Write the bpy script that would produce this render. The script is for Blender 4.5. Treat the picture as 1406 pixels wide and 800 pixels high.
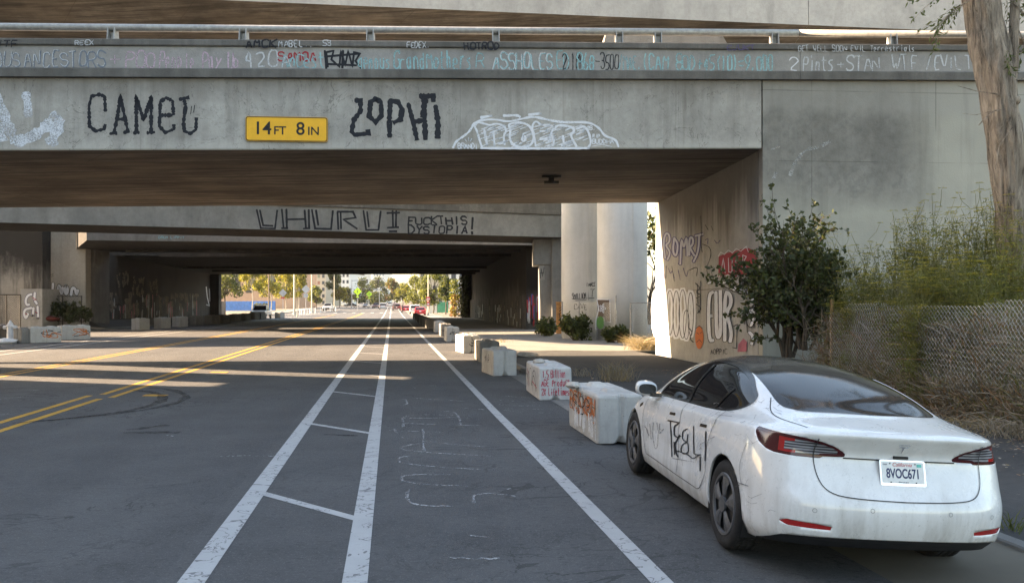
import bpy, bmesh, math, random
from mathutils import Vector, Matrix, noise
from mathutils.geometry import tessellate_polygon
from mathutils.bvhtree import BVHTree

# ------------------------------------------------------------------ camera, sky, sun
for _o in list(bpy.data.objects):
    bpy.data.objects.remove(_o)
SC = bpy.context.scene
COL = SC.collection
F, CX, HY, H = 1130.0, 703.0, 418.0, 1.9        # focal length in photo pixels, principal column, eye-level row, eye height
cam = bpy.data.cameras.new('camera')
cam.sensor_width = 36.0
cam.lens = 36.0 * F / 1406.0
cam.shift_y = (HY - 400.0) / 1406.0
cam.clip_start, cam.clip_end = 0.05, 6000.0
camo = bpy.data.objects.new('camera', cam)
COL.objects.link(camo)
camo.location = (0, 0, H)
camo.rotation_euler = (math.pi / 2, 0, 0)
SC.camera = camo

SUN = Vector((2.4, -0.16, -1.0)).normalized()    # the way the light travels: from the left and a little ahead
world = bpy.data.worlds.new('World')
SC.world = world
world.use_nodes = True
_w = world.node_tree
_bg = _w.nodes['Background']
_sky = _w.nodes.new('ShaderNodeTexSky')
_sky.sky_type = 'NISHITA'
_sky.sun_disc = False
_sky.sun_elevation = math.asin(-SUN.z)
_sky.sun_rotation = math.atan2(-SUN.x, -SUN.y)
_sky.air_density = 1.2
_sky.dust_density = 1.5
_w.links.new(_sky.outputs[0], _bg.inputs[0])
_bg.inputs[1].default_value = 0.085
sun = bpy.data.lights.new('sun', 'SUN')
sun.energy = 5.0
sun.angle = math.radians(0.5)
sun.color = (1.0, 0.79, 0.58)
suno = bpy.data.objects.new('sun', sun)
COL.objects.link(suno)
suno.rotation_euler = SUN.to_track_quat('-Z', 'Y').to_euler()
suno.location = (-40, 30, 40)
SC.view_settings.view_transform = 'Standard'
SC.view_settings.look = 'None'
SC.view_settings.gamma = 1.0
SC.view_settings.exposure = 3.0
SC.view_settings.use_white_balance = True
SC.view_settings.white_balance_temperature = 7450
SC.view_settings.white_balance_tint = 12
SC.view_settings.use_curve_mapping = False
SC.render.engine = 'CYCLES'
SC.cycles.max_bounces = 6
SC.cycles.diffuse_bounces = 4
SC.cycles.transparent_max_bounces = 12
SC.cycles.use_denoising = True
SC.cycles.denoising_input_passes = 'RGB_ALBEDO_NORMAL'
SC.cycles.denoising_prefilter = 'NONE'

# ------------------------------------------------------------------ helpers
rnd = random.Random(7)
U = rnd.uniform
SL = -0.146                                       # the road runs off to the left of the view by this much per metre


def gz(Y):                                        # height of the road: level, then climbing gently past the bridges
    return 0.0 if Y < 125 else (Y - 125) ** 2 * 0.0001 if Y < 160 else 0.1225 + (Y - 160) * 0.007


def at(px, py, Y):
    return Vector(((px - CX) * Y / F, Y, H + (HY - py) * Y / F))


def gnd(px, py, z=0.0):
    return at(px, py, (H - z) * F / (py - HY))


def onG(px, Y):
    return Vector(((px - CX) * Y / F, Y, gz(Y)))


def R(u, v, z=0.0):
    return Vector((u + SL * v, v, z + gz(v)))


def onplane(px, py, P0, n):
    d = Vector(((px - CX) / F, 1.0, (HY - py) / F))
    C = Vector((0, 0, H))
    return C + d * ((P0 - C).dot(n) / d.dot(n))


class MB:
    def __init__(self):
        self.v, self.f, self.m = [], [], []

    def add(self, vs, fs, mi=0):
        b = len(self.v)
        self.v += [Vector(p) for p in vs]
        self.f += [tuple(b + i for i in q) for q in fs]
        self.m += [mi] * len(fs)
        return self

    def quad(self, a, b, c, d, mi=0):
        return self.add((a, b, c, d), ((0, 1, 2, 3),), mi)

    def box(self, c, s, rz=0.0, mi=0, M=None):
        hx, hy, hz = s[0] / 2, s[1] / 2, s[2] / 2
        ps = [Vector((x, y, z)) for x in (-hx, hx) for y in (-hy, hy) for z in (-hz, hz)]
        T = Matrix.Translation(Vector(c)) @ (M or Matrix.Rotation(rz, 4, 'Z'))
        return self.add([T @ p for p in ps], ((0, 1, 3, 2), (4, 6, 7, 5), (0, 4, 5, 1), (2, 3, 7, 6), (0, 2, 6, 4), (1, 5, 7, 3)), mi)

    def hexa(self, ps, mi=0):                    # eight corners: bottom loop then top loop
        return self.add(ps, ((3, 2, 1, 0), (4, 5, 6, 7), (0, 1, 5, 4), (1, 2, 6, 5), (2, 3, 7, 6), (3, 0, 4, 7)), mi)

    def prism(self, poly, z0, z1, mi=0):
        n = len(poly)
        vs = [Vector((p[0], p[1], z0)) for p in poly] + [Vector((p[0], p[1], z1)) for p in poly]
        fs = [tuple(range(n - 1, -1, -1)), tuple(range(n, 2 * n))] + [(i, (i + 1) % n, n + (i + 1) % n, n + i) for i in range(n)]
        return self.add(vs, fs, mi)

    def loft(self, rings, closed=True, caps=True, mi=0):
        n = len(rings[0])
        vs = [p for r in rings for p in r]
        fs = []
        for k in range(len(rings) - 1):
            for i in range(n if closed else n - 1):
                j = (i + 1) % n
                fs.append((k * n + i, k * n + j, (k + 1) * n + j, (k + 1) * n + i))
        if caps and closed:
            fs.append(tuple(range(n - 1, -1, -1)))
            fs.append(tuple((len(rings) - 1) * n + i for i in range(n)))
        return self.add(vs, fs, mi)

    def tube(self, pts, r, n=6, mi=0, caps=True):
        pts = [Vector(p) for p in pts]
        rs = r if isinstance(r, (list, tuple)) else [r] * len(pts)
        rings = []
        ref = None
        for i, p in enumerate(pts):
            d = (pts[min(i + 1, len(pts) - 1)] - pts[max(i - 1, 0)])
            d = d.normalized() if d.length > 1e-9 else Vector((0, 0, 1))
            if ref is None:
                ref = d.orthogonal().normalized()
            ref = (ref - d * ref.dot(d))
            ref = ref.normalized() if ref.length > 1e-6 else d.orthogonal().normalized()
            b = d.cross(ref)
            rings.append([p + (ref * math.cos(2 * math.pi * k / n) + b * math.sin(2 * math.pi * k / n)) * rs[i] for k in range(n)])
        return self.loft(rings, True, caps, mi)

    def build(self, name, mats, parent=None, smooth=False, org=None):
        me = bpy.data.meshes.new(name)
        o0 = Vector(org) if org is not None else (parent_loc(parent) if parent else Vector((0, 0, 0)))
        me.from_pydata([p - o0 for p in self.v], [], self.f)
        if not isinstance(mats, (list, tuple)):
            mats = [mats]
        for m_ in mats:
            me.materials.append(m_)
        me.polygons.foreach_set('material_index', self.m)
        if smooth:
            me.polygons.foreach_set('use_smooth', [True] * len(self.f))
        me.update()
        o = bpy.data.objects.new(name, me)
        COL.objects.link(o)
        if parent:
            o.parent = parent
        elif org is not None:
            o.location = o0
        return o


def parent_loc(o):
    p = Vector((0, 0, 0))
    while o:
        p += o.location
        o = o.parent
    return p


def bevel(o, w, seg=2, ang=35):
    m = o.modifiers.new('bevel', 'BEVEL')
    m.width, m.segments, m.limit_method, m.angle_limit = w, seg, 'ANGLE', math.radians(ang)
    return o


def tag(o, label=None, cat=None, group=None, kind=None):
    if label:
        o['label'] = label
    if cat:
        o['category'] = cat
    if group:
        o['group'] = group
    if kind:
        o['kind'] = kind
    return o


def thing(name, loc, label, cat, group=None, rz=0.0):
    o = bpy.data.objects.new(name, None)
    COL.objects.link(o)
    o.empty_display_size = 0.2
    o.location = loc
    o.rotation_euler.z = rz
    return tag(o, label, cat, group)


def structure(o, label=None):
    return tag(o, label, None, None, 'structure')


def copy_tree(o, parent=None):
    c = o.copy()
    COL.objects.link(c)
    if parent:
        c.parent = parent
    for ch in list(o.children):
        copy_tree(ch, c)
    return c


# ------------------------------------------------------------------ materials
MATS = {}


class NT:
    def __init__(self, name):
        self.m = bpy.data.materials.new(name)
        self.m.use_nodes = True
        self.t = self.m.node_tree
        self.b = self.t.nodes['Principled BSDF']
        self.out = self.t.nodes['Material Output']
        self.tc = self.t.nodes.new('ShaderNodeTexCoord')

    def n(self, typ, **kw):
        x = self.t.nodes.new(typ)
        for k, v in kw.items():
            if k.startswith('_'):
                setattr(x, k[1:], v)
            else:
                self.set(x.inputs[k.replace('__', ' ')], v)
        return x

    def set(self, inp, v):
        if hasattr(v, 'is_output') or isinstance(v, bpy.types.NodeSocket):
            self.t.links.new(v, inp)
        else:
            inp.default_value = v

    def co(self, scale=(1, 1, 1), kind='Object', loc=(0, 0, 0)):
        mp = self.n('ShaderNodeMapping', Vector=self.tc.outputs[kind])
        mp.inputs['Scale'].default_value = scale
        mp.inputs['Location'].default_value = loc
        return mp.outputs[0]

    def noise(self, scale, detail=4, rough=0.6, co=None, dist=0.0):
        x = self.n('ShaderNodeTexNoise', Scale=scale, Detail=detail, Roughness=rough, Distortion=dist)
        self.t.links.new(co if co is not None else self.tc.outputs['Object'], x.inputs['Vector'])
        return x.outputs['Fac']

    def ramp(self, fac, stops):
        r = self.n('ShaderNodeValToRGB', Fac=fac)
        e = r.color_ramp.elements
        while len(e) < len(stops):
            e.new(0.5)
        for el, (p, c) in zip(e, stops):
            el.position = p
            el.color = (c, c, c, 1) if isinstance(c, (int, float)) else (*c, 1)
        return r.outputs[0]

    def mix(self, fac, a, b, mode='MIX'):
        x = self.n('ShaderNodeMix', _data_type='RGBA', _blend_type=mode)
        self.set(x.inputs[0], fac)
        for i, v in ((6, a), (7, b)):
            self.set(x.inputs[i], (*v, 1) if isinstance(v, (tuple, list)) and len(v) == 3 else v)
        return x.outputs[2]

    def math(self, op, a, b=0.0, c=None):
        x = self.n('ShaderNodeMath', _operation=op)
        self.set(x.inputs[0], a)
        self.set(x.inputs[1], b)
        if c is not None:
            self.set(x.inputs[2], c)
        return x.outputs[0]

    def sep(self, co=None):
        x = self.n('ShaderNodeSeparateXYZ')
        self.t.links.new(co if co is not None else self.n('ShaderNodeNewGeometry').outputs['Position'], x.inputs[0])
        return x.outputs

    def bump(self, h, strength=0.3, dist=0.02):
        x = self.n('ShaderNodeBump', Strength=strength, Distance=dist, Height=h)
        self.t.links.new(x.outputs[0], self.b.inputs['Normal'])

    def done(self, color=None, rough=0.8, metal=0.0, spec=0.5, alpha=None, **kw):
        if color is not None:
            self.set(self.b.inputs['Base Color'], (*color, 1) if isinstance(color, (tuple, list)) and len(color) == 3 else color)
        self.set(self.b.inputs['Roughness'], rough)
        self.set(self.b.inputs['Metallic'], metal)
        self.set(self.b.inputs['Specular IOR Level'], spec)
        if alpha is not None:
            self.set(self.b.inputs['Alpha'], alpha)
        for k, v in kw.items():
            self.set(self.b.inputs[k.replace('__', ' ')], v)
        return self.m


def plain(name, c, rough=0.7, metal=0.0, var=0.25, sc=6.0, spec=0.4, bump=0.0):
    if name in MATS:
        return MATS[name]
    t = NT(name)
    f = t.noise(sc, 5, 0.65)
    d = tuple(x * (1 - var) for x in c)
    e = tuple(min(1, x * (1 + var)) for x in c)
    col = t.mix(t.ramp(f, ((0.3, 0.0), (0.7, 1.0))), d, e)
    if bump:
        t.bump(t.noise(sc * 6, 4), bump, 0.01)
    MATS[name] = t.done(col, rough, metal, spec)
    return MATS[name]


def concrete(name, lo, hi, stain=(0.08, 0.075, 0.07), streak=0.5, sax=(2.2, 2.2, 0.18), sth=(0.5, 0.75), pits=0.6, patch=0.5, extra=None):
    t = NT(name)
    n1 = t.noise(0.55, 7, 0.62)
    n2 = t.noise(5.0, 8, 0.7)
    col = t.mix(t.ramp(n1, ((0.3, 0.0), (0.72, 1.0))), lo, hi)
    col = t.mix(t.math('MULTIPLY', t.ramp(n2, ((0.42, 0.0), (0.75, 1.0))), patch), col, tuple(x * 0.72 for x in lo))
    st = t.noise(1.0, 7, 0.66, t.co(sax), 0.4)
    col = t.mix(t.math('MULTIPLY', t.ramp(st, ((sth[0], 0.0), (sth[1], 1.0))), streak), col, stain)
    # efflorescence
    ef = t.noise(2.3, 9, 0.75, None, 0.8)
    col = t.mix(t.math('MULTIPLY', t.ramp(ef, ((0.62, 0.0), (0.74, 1.0))), 0.35), col, tuple(min(0.7, x * 1.5) for x in hi))
    pv = t.noise(34.0, 3, 0.6)
    col = t.mix(t.math('MULTIPLY', t.ramp(pv, ((0.66, 0.0), (0.73, 1.0))), pits), col, tuple(x * 0.4 for x in lo))
    if extra:
        col = extra(t, col)
    t.bump(t.mix(0.5, t.noise(22.0, 7, 0.7), t.noise(3.0, 5)), 0.35, 0.03)
    return t.done(col, 0.92, 0, 0.25)


def paint(name, c, cover=0.5, rough=0.7, sc=28.0, soft=0.12, var=0.15):
    """sprayed or chalked paint: grainy, so the concrete shows through where the cover is thin"""
    t = NT(name)
    f = t.noise(sc, 6, 0.75)
    g = t.noise(2.5, 4)
    a = t.ramp(t.math('ADD', f, t.math('MULTIPLY', t.math('SUBTRACT', g, 0.5), 0.5)), ((0.62 - cover * 0.5 - soft, 0.0), (0.62 - cover * 0.5 + soft, 1.0)))
    col = t.mix(t.noise(6.0), tuple(x * (1 - var) for x in c), tuple(min(1, x * (1 + var)) for x in c))
    return t.done(col, rough, 0, 0.3, alpha=a)


# ------------------------------------------------------------------ hand lettering
GL = {'A': '00 26 40|12 32', 'B': '00 06 36 45 44 33 03|33 42 41 30 00', 'C': '45 36 16 05 01 10 30 41', 'D': '00 06 26 44 42 20 00',
      'E': '46 06 00 40|03 33', 'F': '46 06 00|03 33', 'G': '45 36 16 05 01 10 30 41 43 23', 'H': '00 06|40 46|03 43', 'I': '20 26',
      'J': '46 41 30 10 01', 'K': '00 06|46 03 40', 'L': '06 00 40', 'M': '00 06 23 46 40', 'N': '00 06 40 46',
      'O': '16 05 01 10 30 41 45 36 16', 'P': '00 06 36 45 44 33 03', 'R': '00 06 36 45 44 33 03|23 40',
      'S': '45 36 16 05 04 13 33 42 41 30 10 01', 'T': '06 46|26 20', 'U': '06 01 10 30 41 46', 'V': '06 20 46', 'W': '06 10 23 30 46',
      'X': '00 46|06 40', 'Y': '06 23 46|23 20', 'Z': '06 46 00 40', '0': '16 05 01 10 30 41 45 36 16', '1': '15 26 20', '2': '05 16 36 45 44 00 40',
      '3': '05 16 36 45 44 33 13|33 42 41 30 10 01', '4': '30 36 02 42', '5': '46 06 03 33 42 41 30 00', '6': '36 14 01 10 30 41 42 33 03',
      '7': '06 46 10', '8': '13 04 05 16 36 45 44 33 13 02 01 10 30 41 42 33', '9': '10 32 45 36 16 05 04 13 43', '+': '21 25|03 43', '=': '02 42|04 44',
      '/': '00 46', '!': '26 22|21 20', '.': '20 21', ',': '21 10', '(': '36 24 22 30', ')': '16 24 22 10', '-': '03 43',
      'a': '34 14 03 01 10 20 33|34 30', 'e': '02 32 33 24 14 03 01 10 30', 'g': '34 14 03 02 11 31|34 30 0', 'h': '06 00|02 14 24 33 30',
      'i': '20 24|25 26', 'k': '06 00|34 02 30', 'l': '26 20 30', 'm': '00 04|03 14 23 20|23 34 43 40', 'n': '00 04|02 14 24 33 30',
      'o': '14 03 01 10 20 31 33 24 14', 'p': '04 00|03 14 24 33 32 21 01', 'r': '00 04|02 14 34', 's': '34 14 03 22 31 20 00',
      't': '16 11 20 30|04 34', 'u': '04 01 10 20 33|34 30', 'y': '04 22|44 00', 'd': '36 30|33 24 14 03 01 10 20 31', 'f': '36 26 15 10|03 33',
      'L_': '06 01 20'}


def glyph(ch):
    s = GL.get(ch) or GL.get(ch.upper())
    if not s:
        return []
    return [[(int(q[0]), int(q[1])) for q in st.split() if len(q) == 2] for st in s.split('|')]


def chaikin(p, n=1):
    for _ in range(n):
        q = [p[0]]
        for a, b in zip(p, p[1:]):
            q += [tuple(a[i] * .75 + b[i] * .25 for i in range(len(a))), tuple(a[i] * .25 + b[i] * .75 for i in range(len(a)))]
        p = q + [p[-1]]
    return p


def text_strokes(text, x0, y0, x1, y1, jit=0.25, smooth=1, adv=5.2, slant=0.0, seed=1):
    r = random.Random(seed)
    W = max(1, len(text)) * adv - (adv - 4)
    out = []
    for i, ch in enumerate(text):
        dy = r.uniform(-.3, .3) * jit * 2
        sx_, sy_, sk_ = r.uniform(.82, 1.12), r.uniform(.86, 1.10), r.uniform(-.10, .10)
        for st in glyph(ch):
            p = [(i * adv + a * sx_ + b * sk_ + r.uniform(-jit, jit), b * sy_ + dy + r.uniform(-jit, jit)) for a, b in st]
            p = chaikin(p, smooth) if len(p) > 2 else p
            out.append([(x0 + (a + slant * b) / W * (x1 - x0), y1 + (y0 - y1) * b / 6) for a, b in p])
    return out


LAYER = [0]


def ribbon(mb, pts, w, proj, mi=0, wob=0.0, cap=True, r=rnd):
    """a flat stroke: pts and w in plane units, proj(point, lift) puts it on the surface"""
    LAYER[0] = (LAYER[0] + 1) % 60
    lift = 0.003 + LAYER[0] * 0.00006
    P = [Vector(p) for p in pts]
    P = [P[0]] + [b for a, b in zip(P, P[1:]) if (b - a).length > 1e-6]
    if len(P) < 2:
        return
    L, Rr = [], []
    for i, p in enumerate(P):
        d0 = (P[i] - P[i - 1]).normalized() if i else None
        d1 = (P[i + 1] - P[i]).normalized() if i < len(P) - 1 else None
        d = (d0 + d1) if d0 and d1 else (d0 or d1)
        d = d.normalized() if d.length > 1e-3 else (d0 or d1)
        k = 1.0
        if d0 and d1:
            k = min(1.6, 1 / max(0.4, d.dot(d1)))
        nrm = Vector((-d.y, d.x)) * w * 0.5 * k * (1 + r.uniform(-wob, wob))
        L.append(p + nrm)
        Rr.append(p - nrm)
    if cap:
        for e, s in ((0, 1), (len(P) - 1, -1)):
            q = P[1] - P[0] if e == 0 else P[-2] - P[-1]
            q = -q.normalized() * w * 0.35
            a, b = L[e] * 0.75 + Rr[e] * 0.25 + q, L[e] * 0.25 + Rr[e] * 0.75 + q
            if e == 0:
                L.insert(0, a); Rr.insert(0, b)
            else:
                L.append(a); Rr.append(b)
    vs = [proj(p, lift) for p in L] + [proj(p, lift) for p in Rr]
    n = len(L)
    mb.add(vs, [(i, i + 1, n + i + 1, n + i) for i in range(n - 1)], mi)


def blob(mb, poly, proj, mi=0):
    LAYER[0] = (LAYER[0] + 1) % 60
    lift = 0.0025 + LAYER[0] * 0.00006
    tr = tessellate_polygon([[Vector((p[0], p[1], 0)) for p in poly]])
    mb.add([proj(Vector(p), lift) for p in poly], [tuple(t) for t in tr], mi)


def planeproj(P0, n):
    n = Vector(n).normalized()
    if n.y > 0 and abs(n.y) > abs(n.x):
        n = -n
    return lambda p, lift: onplane(p[0], p[1], P0 + n * lift, n)
# ------------------------------------------------------------------ ground and road
def asphalt():
    t = NT('asphalt')
    fine = t.noise(90.0, 4, 0.8)
    mid = t.noise(1.3, 7, 0.7)
    big = t.noise(0.16, 4)
    col = t.mix(t.ramp(mid, ((0.3, 0.0), (0.75, 1.0))), (0.052, 0.052, 0.053), (0.080, 0.080, 0.081))
    col = t.mix(t.math('MULTIPLY', t.ramp(big, ((0.45, 0.0), (0.60, 1.0))), 0.55), col, (0.098, 0.097, 0.096))
    oil = t.noise(0.5, 6, .7, t.co((1, .3, 1), loc=(4, 2, 0)))
    col = t.mix(t.math('MULTIPLY', t.ramp(oil, ((.58, 0), (.72, 1))), .5), col, (0.032, 0.032, 0.034))
    # worn wheel tracks run with the road
    s = t.sep()
    u = t.math('ADD', s[0], t.math('MULTIPLY', s[1], -SL))
    tr = t.math('SINE', t.math('MULTIPLY', t.math('ADD', u, 0.35), 2 * math.pi / 1.85))
    tr = t.math('MULTIPLY', t.math('MULTIPLY', tr, t.math('LESS_THAN', u, -1.6)), t.noise(0.35, 4))
    col = t.mix(t.math('MULTIPLY', t.math('MAXIMUM', tr, 0.0), 0.55), col, (0.04, 0.04, 0.042))
    # stones of the aggregate
    v = t.n('ShaderNodeTexVoronoi', Scale=120.0)
    t.t.links.new(t.tc.outputs['Object'], v.inputs['Vector'])
    g = t.ramp(v.outputs['Color'], ((0.0, 0.0), (0.75, 0.0), (1.0, 1.0)))
    col = t.mix(t.math('MULTIPLY', g, 0.7), col, (0.17, 0.168, 0.165))
    cl = t.noise(1.0, 6, .75, t.co((9, 20, 9)))
    col = t.mix(t.math('MULTIPLY', t.ramp(cl, ((.54, 0), (.70, 1))), .75), col, (0.022, 0.022, 0.024))
    c2 = t.noise(1.0, 5, .8, t.co((26, 34, 20), loc=(3, 1, 2)))
    col = t.mix(t.math('MULTIPLY', t.ramp(c2, ((.56, 0), (.70, 1))), .65), col, (0.15, 0.15, 0.155))
    pit = t.ramp(t.noise(55.0, 3, .7), ((.30, 1), (.42, 0)))
    col = t.mix(t.math('MULTIPLY', pit, .7), col, (0.018, 0.018, 0.019))
    # cracks: thin seams where a stretched noise crosses its middle
    for sc, wd, dist in ((0.22, 0.0045, 1.5), (0.5, 0.005, 2.2)):
        k = t.math('ABSOLUTE', t.math('SUBTRACT', t.noise(sc, 5, 0.6, None, dist), 0.5))
        br = t.ramp(t.noise(0.15, 2), ((0.46, 0.0), (0.54, 1.0)))
        col = t.mix(t.math('MULTIPLY', t.math('MULTIPLY', t.math('LESS_THAN', k, wd), br), 0.6), col, (0.02, 0.02, 0.02))
    sp = t.noise(1.1, 9, 0.8, t.co((1, .35, 1)), 0.6)
    col = t.mix(t.math('MULTIPLY', t.ramp(sp, ((0.66, 0.0), (0.7, 1.0))), 0.55), col, (0.025, 0.025, 0.026))
    t.bump(t.mix(0.6, fine, v.outputs['Distance']), 0.5, 0.012)
    return t.done(col, 0.85, 0, 0.35)


def worn(name, c, wear=0.5, under=(0.055, 0.055, 0.057)):
    t = NT(name)
    w = t.noise(9.0, 9, 0.8)
    k = t.noise(0.8, 4)
    a = t.ramp(t.math('ADD', w, t.math('MULTIPLY', t.math('SUBTRACT', k, 0.5), 0.45)), ((0.30 + wear * 0.18, 0.0), (0.40 + wear * 0.18, 1.0)))
    col = t.mix(t.noise(3.0, 5), tuple(x * 0.72 for x in c), c)
    col = t.mix(a, under, col)
    kk = t.math('ABSOLUTE', t.math('SUBTRACT', t.noise(1.1, 4, 0.6, None, 2.0), 0.5))
    col = t.mix(t.math('MULTIPLY', t.math('LESS_THAN', kk, 0.007), 0.7), col, under)
    t.bump(t.noise(90.0, 3), 0.3, 0.01)
    return t.done(col, 0.75, 0, 0.35)


M_ASPH = asphalt()
M_WHITE = worn('road_paint_white', (0.42, 0.42, 0.415), 0.02)
M_YELL = worn('road_paint_yellow', (0.55, 0.29, 0.035), 0.1)
M_WALK = concrete('sidewalk_concrete', (0.17, 0.16, 0.145), (0.27, 0.25, 0.22), streak=0.35, sax=(0.5, 0.5, 1), pits=0.4)
M_PATH = concrete('old_tar_path', (0.05, 0.049, 0.047), (0.085, 0.082, 0.077), streak=0.3, sax=(0.6, 0.6, 1), pits=0.3, patch=0.6)
M_KERB = concrete('kerb_concrete', (0.15, 0.145, 0.135), (0.25, 0.24, 0.22), streak=0.6)
M_DIRT = plain('dry_dirt', (0.135, 0.105, 0.075), 0.95, 0, 0.45, 3.0, 0.2, 0.6)
M_GROUND = plain('open_ground', (0.16, 0.14, 0.11), 0.95, 0, 0.3, 0.3, 0.2, 0.2)

VS = [-30, -12, -4] + list(range(0, 126, 3)) + list(range(126, 170, 4)) + list(range(170, 420, 14)) + [440, 500, 600, 750, 900]


def sheet(name, mat, u0, u1, vs, z, nu=2, zf=None):
    """a strip of ground between two lines that run with the road"""
    mb = MB()
    f0 = u0 if callable(u0) else (lambda v: u0)
    f1 = u1 if callable(u1) else (lambda v: u1)
    for v in vs:
        for i in range(nu):
            k = i / (nu - 1)
            u = f0(v) * (1 - k) + f1(v) * k
            p = R(u, v, z)
            if zf:
                p.z = zf(u, v, k) + gz(v)
            mb.v.append(p)
    for j in range(len(vs) - 1):
        for i in range(nu - 1):
            a = j * nu + i
            mb.f.append((a, a + 1, a + nu + 1, a + nu))
            mb.m.append(0)
    return structure(mb.build(name, mat))


sheet('ground', M_GROUND, -1800, 1800, [-300, -60] + VS[1:-1] + [900, 1600, 3500], -0.05, 2)
KU = lambda v: 4.95 if v < 10.2 else 3.65 if v > 14.2 else 4.95 - 1.3 * (0.5 - 0.5 * math.cos(math.pi * (v - 10.2) / 4.0))
VR = [-30, -12, -4, 0, 3, 6, 9] + [10 + .5 * i for i in range(10)] + VS[8:]
VR = sorted(set(VR))


def cz(u, v):                                     # the parking lane falls away towards the gutter by the car
    k = 1.0 if v < 11 else max(0.0, 1 - (v - 11) / 4.0)
    k = k * k * (3 - 2 * k)
    return k * (0.03 * min(1, max(0, (u - 1.0) / 1.1)) - 0.0628 * max(0, u - 2.25))


def road_sheet():
    mb = MB()
    n = 0
    for v in VR:
        us = [-21.3, -10, -3, 1.0, 1.4, 1.8, 2.1, 2.25, 3.2, KU(v)]
        n = len(us)
        mb.v += [R(u, v, cz(u, v)) for u in us]
    for j in range(len(VR) - 1):
        for i in range(n - 1):
            a = j * n + i
            mb.f.append((a, a + 1, a + n + 1, a + n))
            mb.m.append(0)
    return structure(mb.build('road', M_ASPH))


road_sheet()
# gutter, kerb, sidewalk on the right
VR2 = [v for v in VR if v <= 330]
sheet('gutter', M_KERB, lambda v: KU(v) - 0.5, lambda v: KU(v) - 0.02, [v for v in VR2 if v >= 14], 0.006)


def kerb(name, uf, vs, w, h, side):
    mb = MB()
    rings = []
    for v in vs:
        u = uf(v)
        c = cz(u, v)
        rings.append([R(u, v, c - 0.03), R(u + side * 0.02, v, c + h - 0.015), R(u + side * 0.035, v, c + h), R(u + side * w, v, c + h), R(u + side * w, v, c - 0.03)])
    mb.loft(rings)
    return structure(mb.build(name, M_KERB))


kerb('kerb', KU, VR2, 0.16, 0.13, 1)
kerb('kerb', lambda v: -21.3, [v for v in VS if -30 <= v <= 330], 0.16, 0.14, -1)
sheet('path', M_PATH, lambda v: KU(v) + 0.16, 9.3, [v for v in VR if -30 <= v <= 30] + [31.5], 0.127, 8,
      zf=lambda u, v, k: 0.127 + cz(KU(v), v) * (1 - k) ** 2 + 0.02 * k * noise.noise((u * .8, v * .5, 3)))
sheet('sidewalk', M_WALK, lambda v: KU(v) + 0.16, lambda v: 11.0 if v < 115 else 7.5, [31.5] + [v for v in VR2 if v > 31.5], 0.135)
sheet('sidewalk', M_WALK, -21.46, -26.0, [v for v in VS if -30 <= v <= 330], 0.135)

# painted lines
UA, UB, UC = -1.373, -0.254, 1.826


def paint_line(name, u, w, v0, v1, mat, n=40, z=0.004, gaps=()):
    mb = MB()
    for i in range(n):
        a, b = v0 + (v1 - v0) * i / n, v0 + (v1 - v0) * (i + 1) / n
        mb.quad(R(u - w / 2, a, z + cz(u - w / 2, a)), R(u + w / 2, a, z + cz(u + w / 2, a)), R(u + w / 2, b, z + cz(u + w / 2, b)), R(u - w / 2, b, z + cz(u - w / 2, b)))
    return mb


mk = MB()
for u, w in ((UA, .19), (UB, .175), (UC, .15)):
    m_ = paint_line('x', u, w, 3, 300, M_WHITE, 300)
    mk.add(m_.v, m_.f)
for u, w in ((-14.8, .14), (-15.95, .14)):
    m_ = paint_line('x', u, w, 14, 300, M_WHITE, 100)
    mk.add(m_.v, m_.f)
v = 8.35
while v < 120:
    w = 0.16
    a, b = UA + .09, UB - .08
    mk.quad(R(a, v - w, .0045), R(b, v - .95 - w, .0045), R(b, v - .95, .0045), R(a, v, .0045))
    v += 4.85
for i in range(7):                                # stop bar and crossing far ahead
    mk.quad(R(-12 + i * 1.9, 168, .006), R(-11.3 + i * 1.9, 168, .006), R(-11.3 + i * 1.9, 172, .006), R(-12 + i * 1.9, 172, .006))
structure(mk.build('road_marking', M_WHITE))
mk = MB()
for u, w, v0, v1 in ((-6.12, .14, 17.4, 170), (-5.74, .14, 16.8, 170), (-6.31, .14, 6, 17.2), (-5.89, .14, 6, 16.6), (-10.62, .13, 8, 150), (-10.28, .13, 8, 150)):
    m_ = paint_line('x', u, w, v0, v1, M_YELL, 60)
    mk.add(m_.v, m_.f)
for uu, vv in ((-5.2, 17.1), (-5.1, 23.0)):        # stray dabs of yellow
    mk.quad(R(uu, vv, .005), R(uu + .5, vv - .1, .005), R(uu + .5, vv + .25, .005), R(uu, vv + .3, .005))
structure(mk.build('road_marking', M_YELL))

# chalk writing in the bicycle lane and tyre marks (photo rows onto the road plane)
M_CHALK = paint('road_chalk', (0.40, 0.40, 0.40), 0.16, sc=22)
M_SKID = paint('tyre_rubber_mark', (0.022, 0.022, 0.022), 0.16, sc=6, soft=.25)


def road_strokes(name, strokes, ox, oy, sc, w, mat):
    mb = MB()
    for st in strokes:
        p = [gnd(ox + x / sc, oy + y / sc) for x, y in st]
        q = chaikin([(a.x, a.y) for a in p], 2)
        q = [(a[0] + U(-.012, .012), a[1] + U(-.02, .02)) for a in q]
        ribbon(mb, q, w, lambda p, l: Vector((p.x, p.y, 0.003 + l)), wob=.45)
    return structure(mb.build(name, mat))


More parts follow.
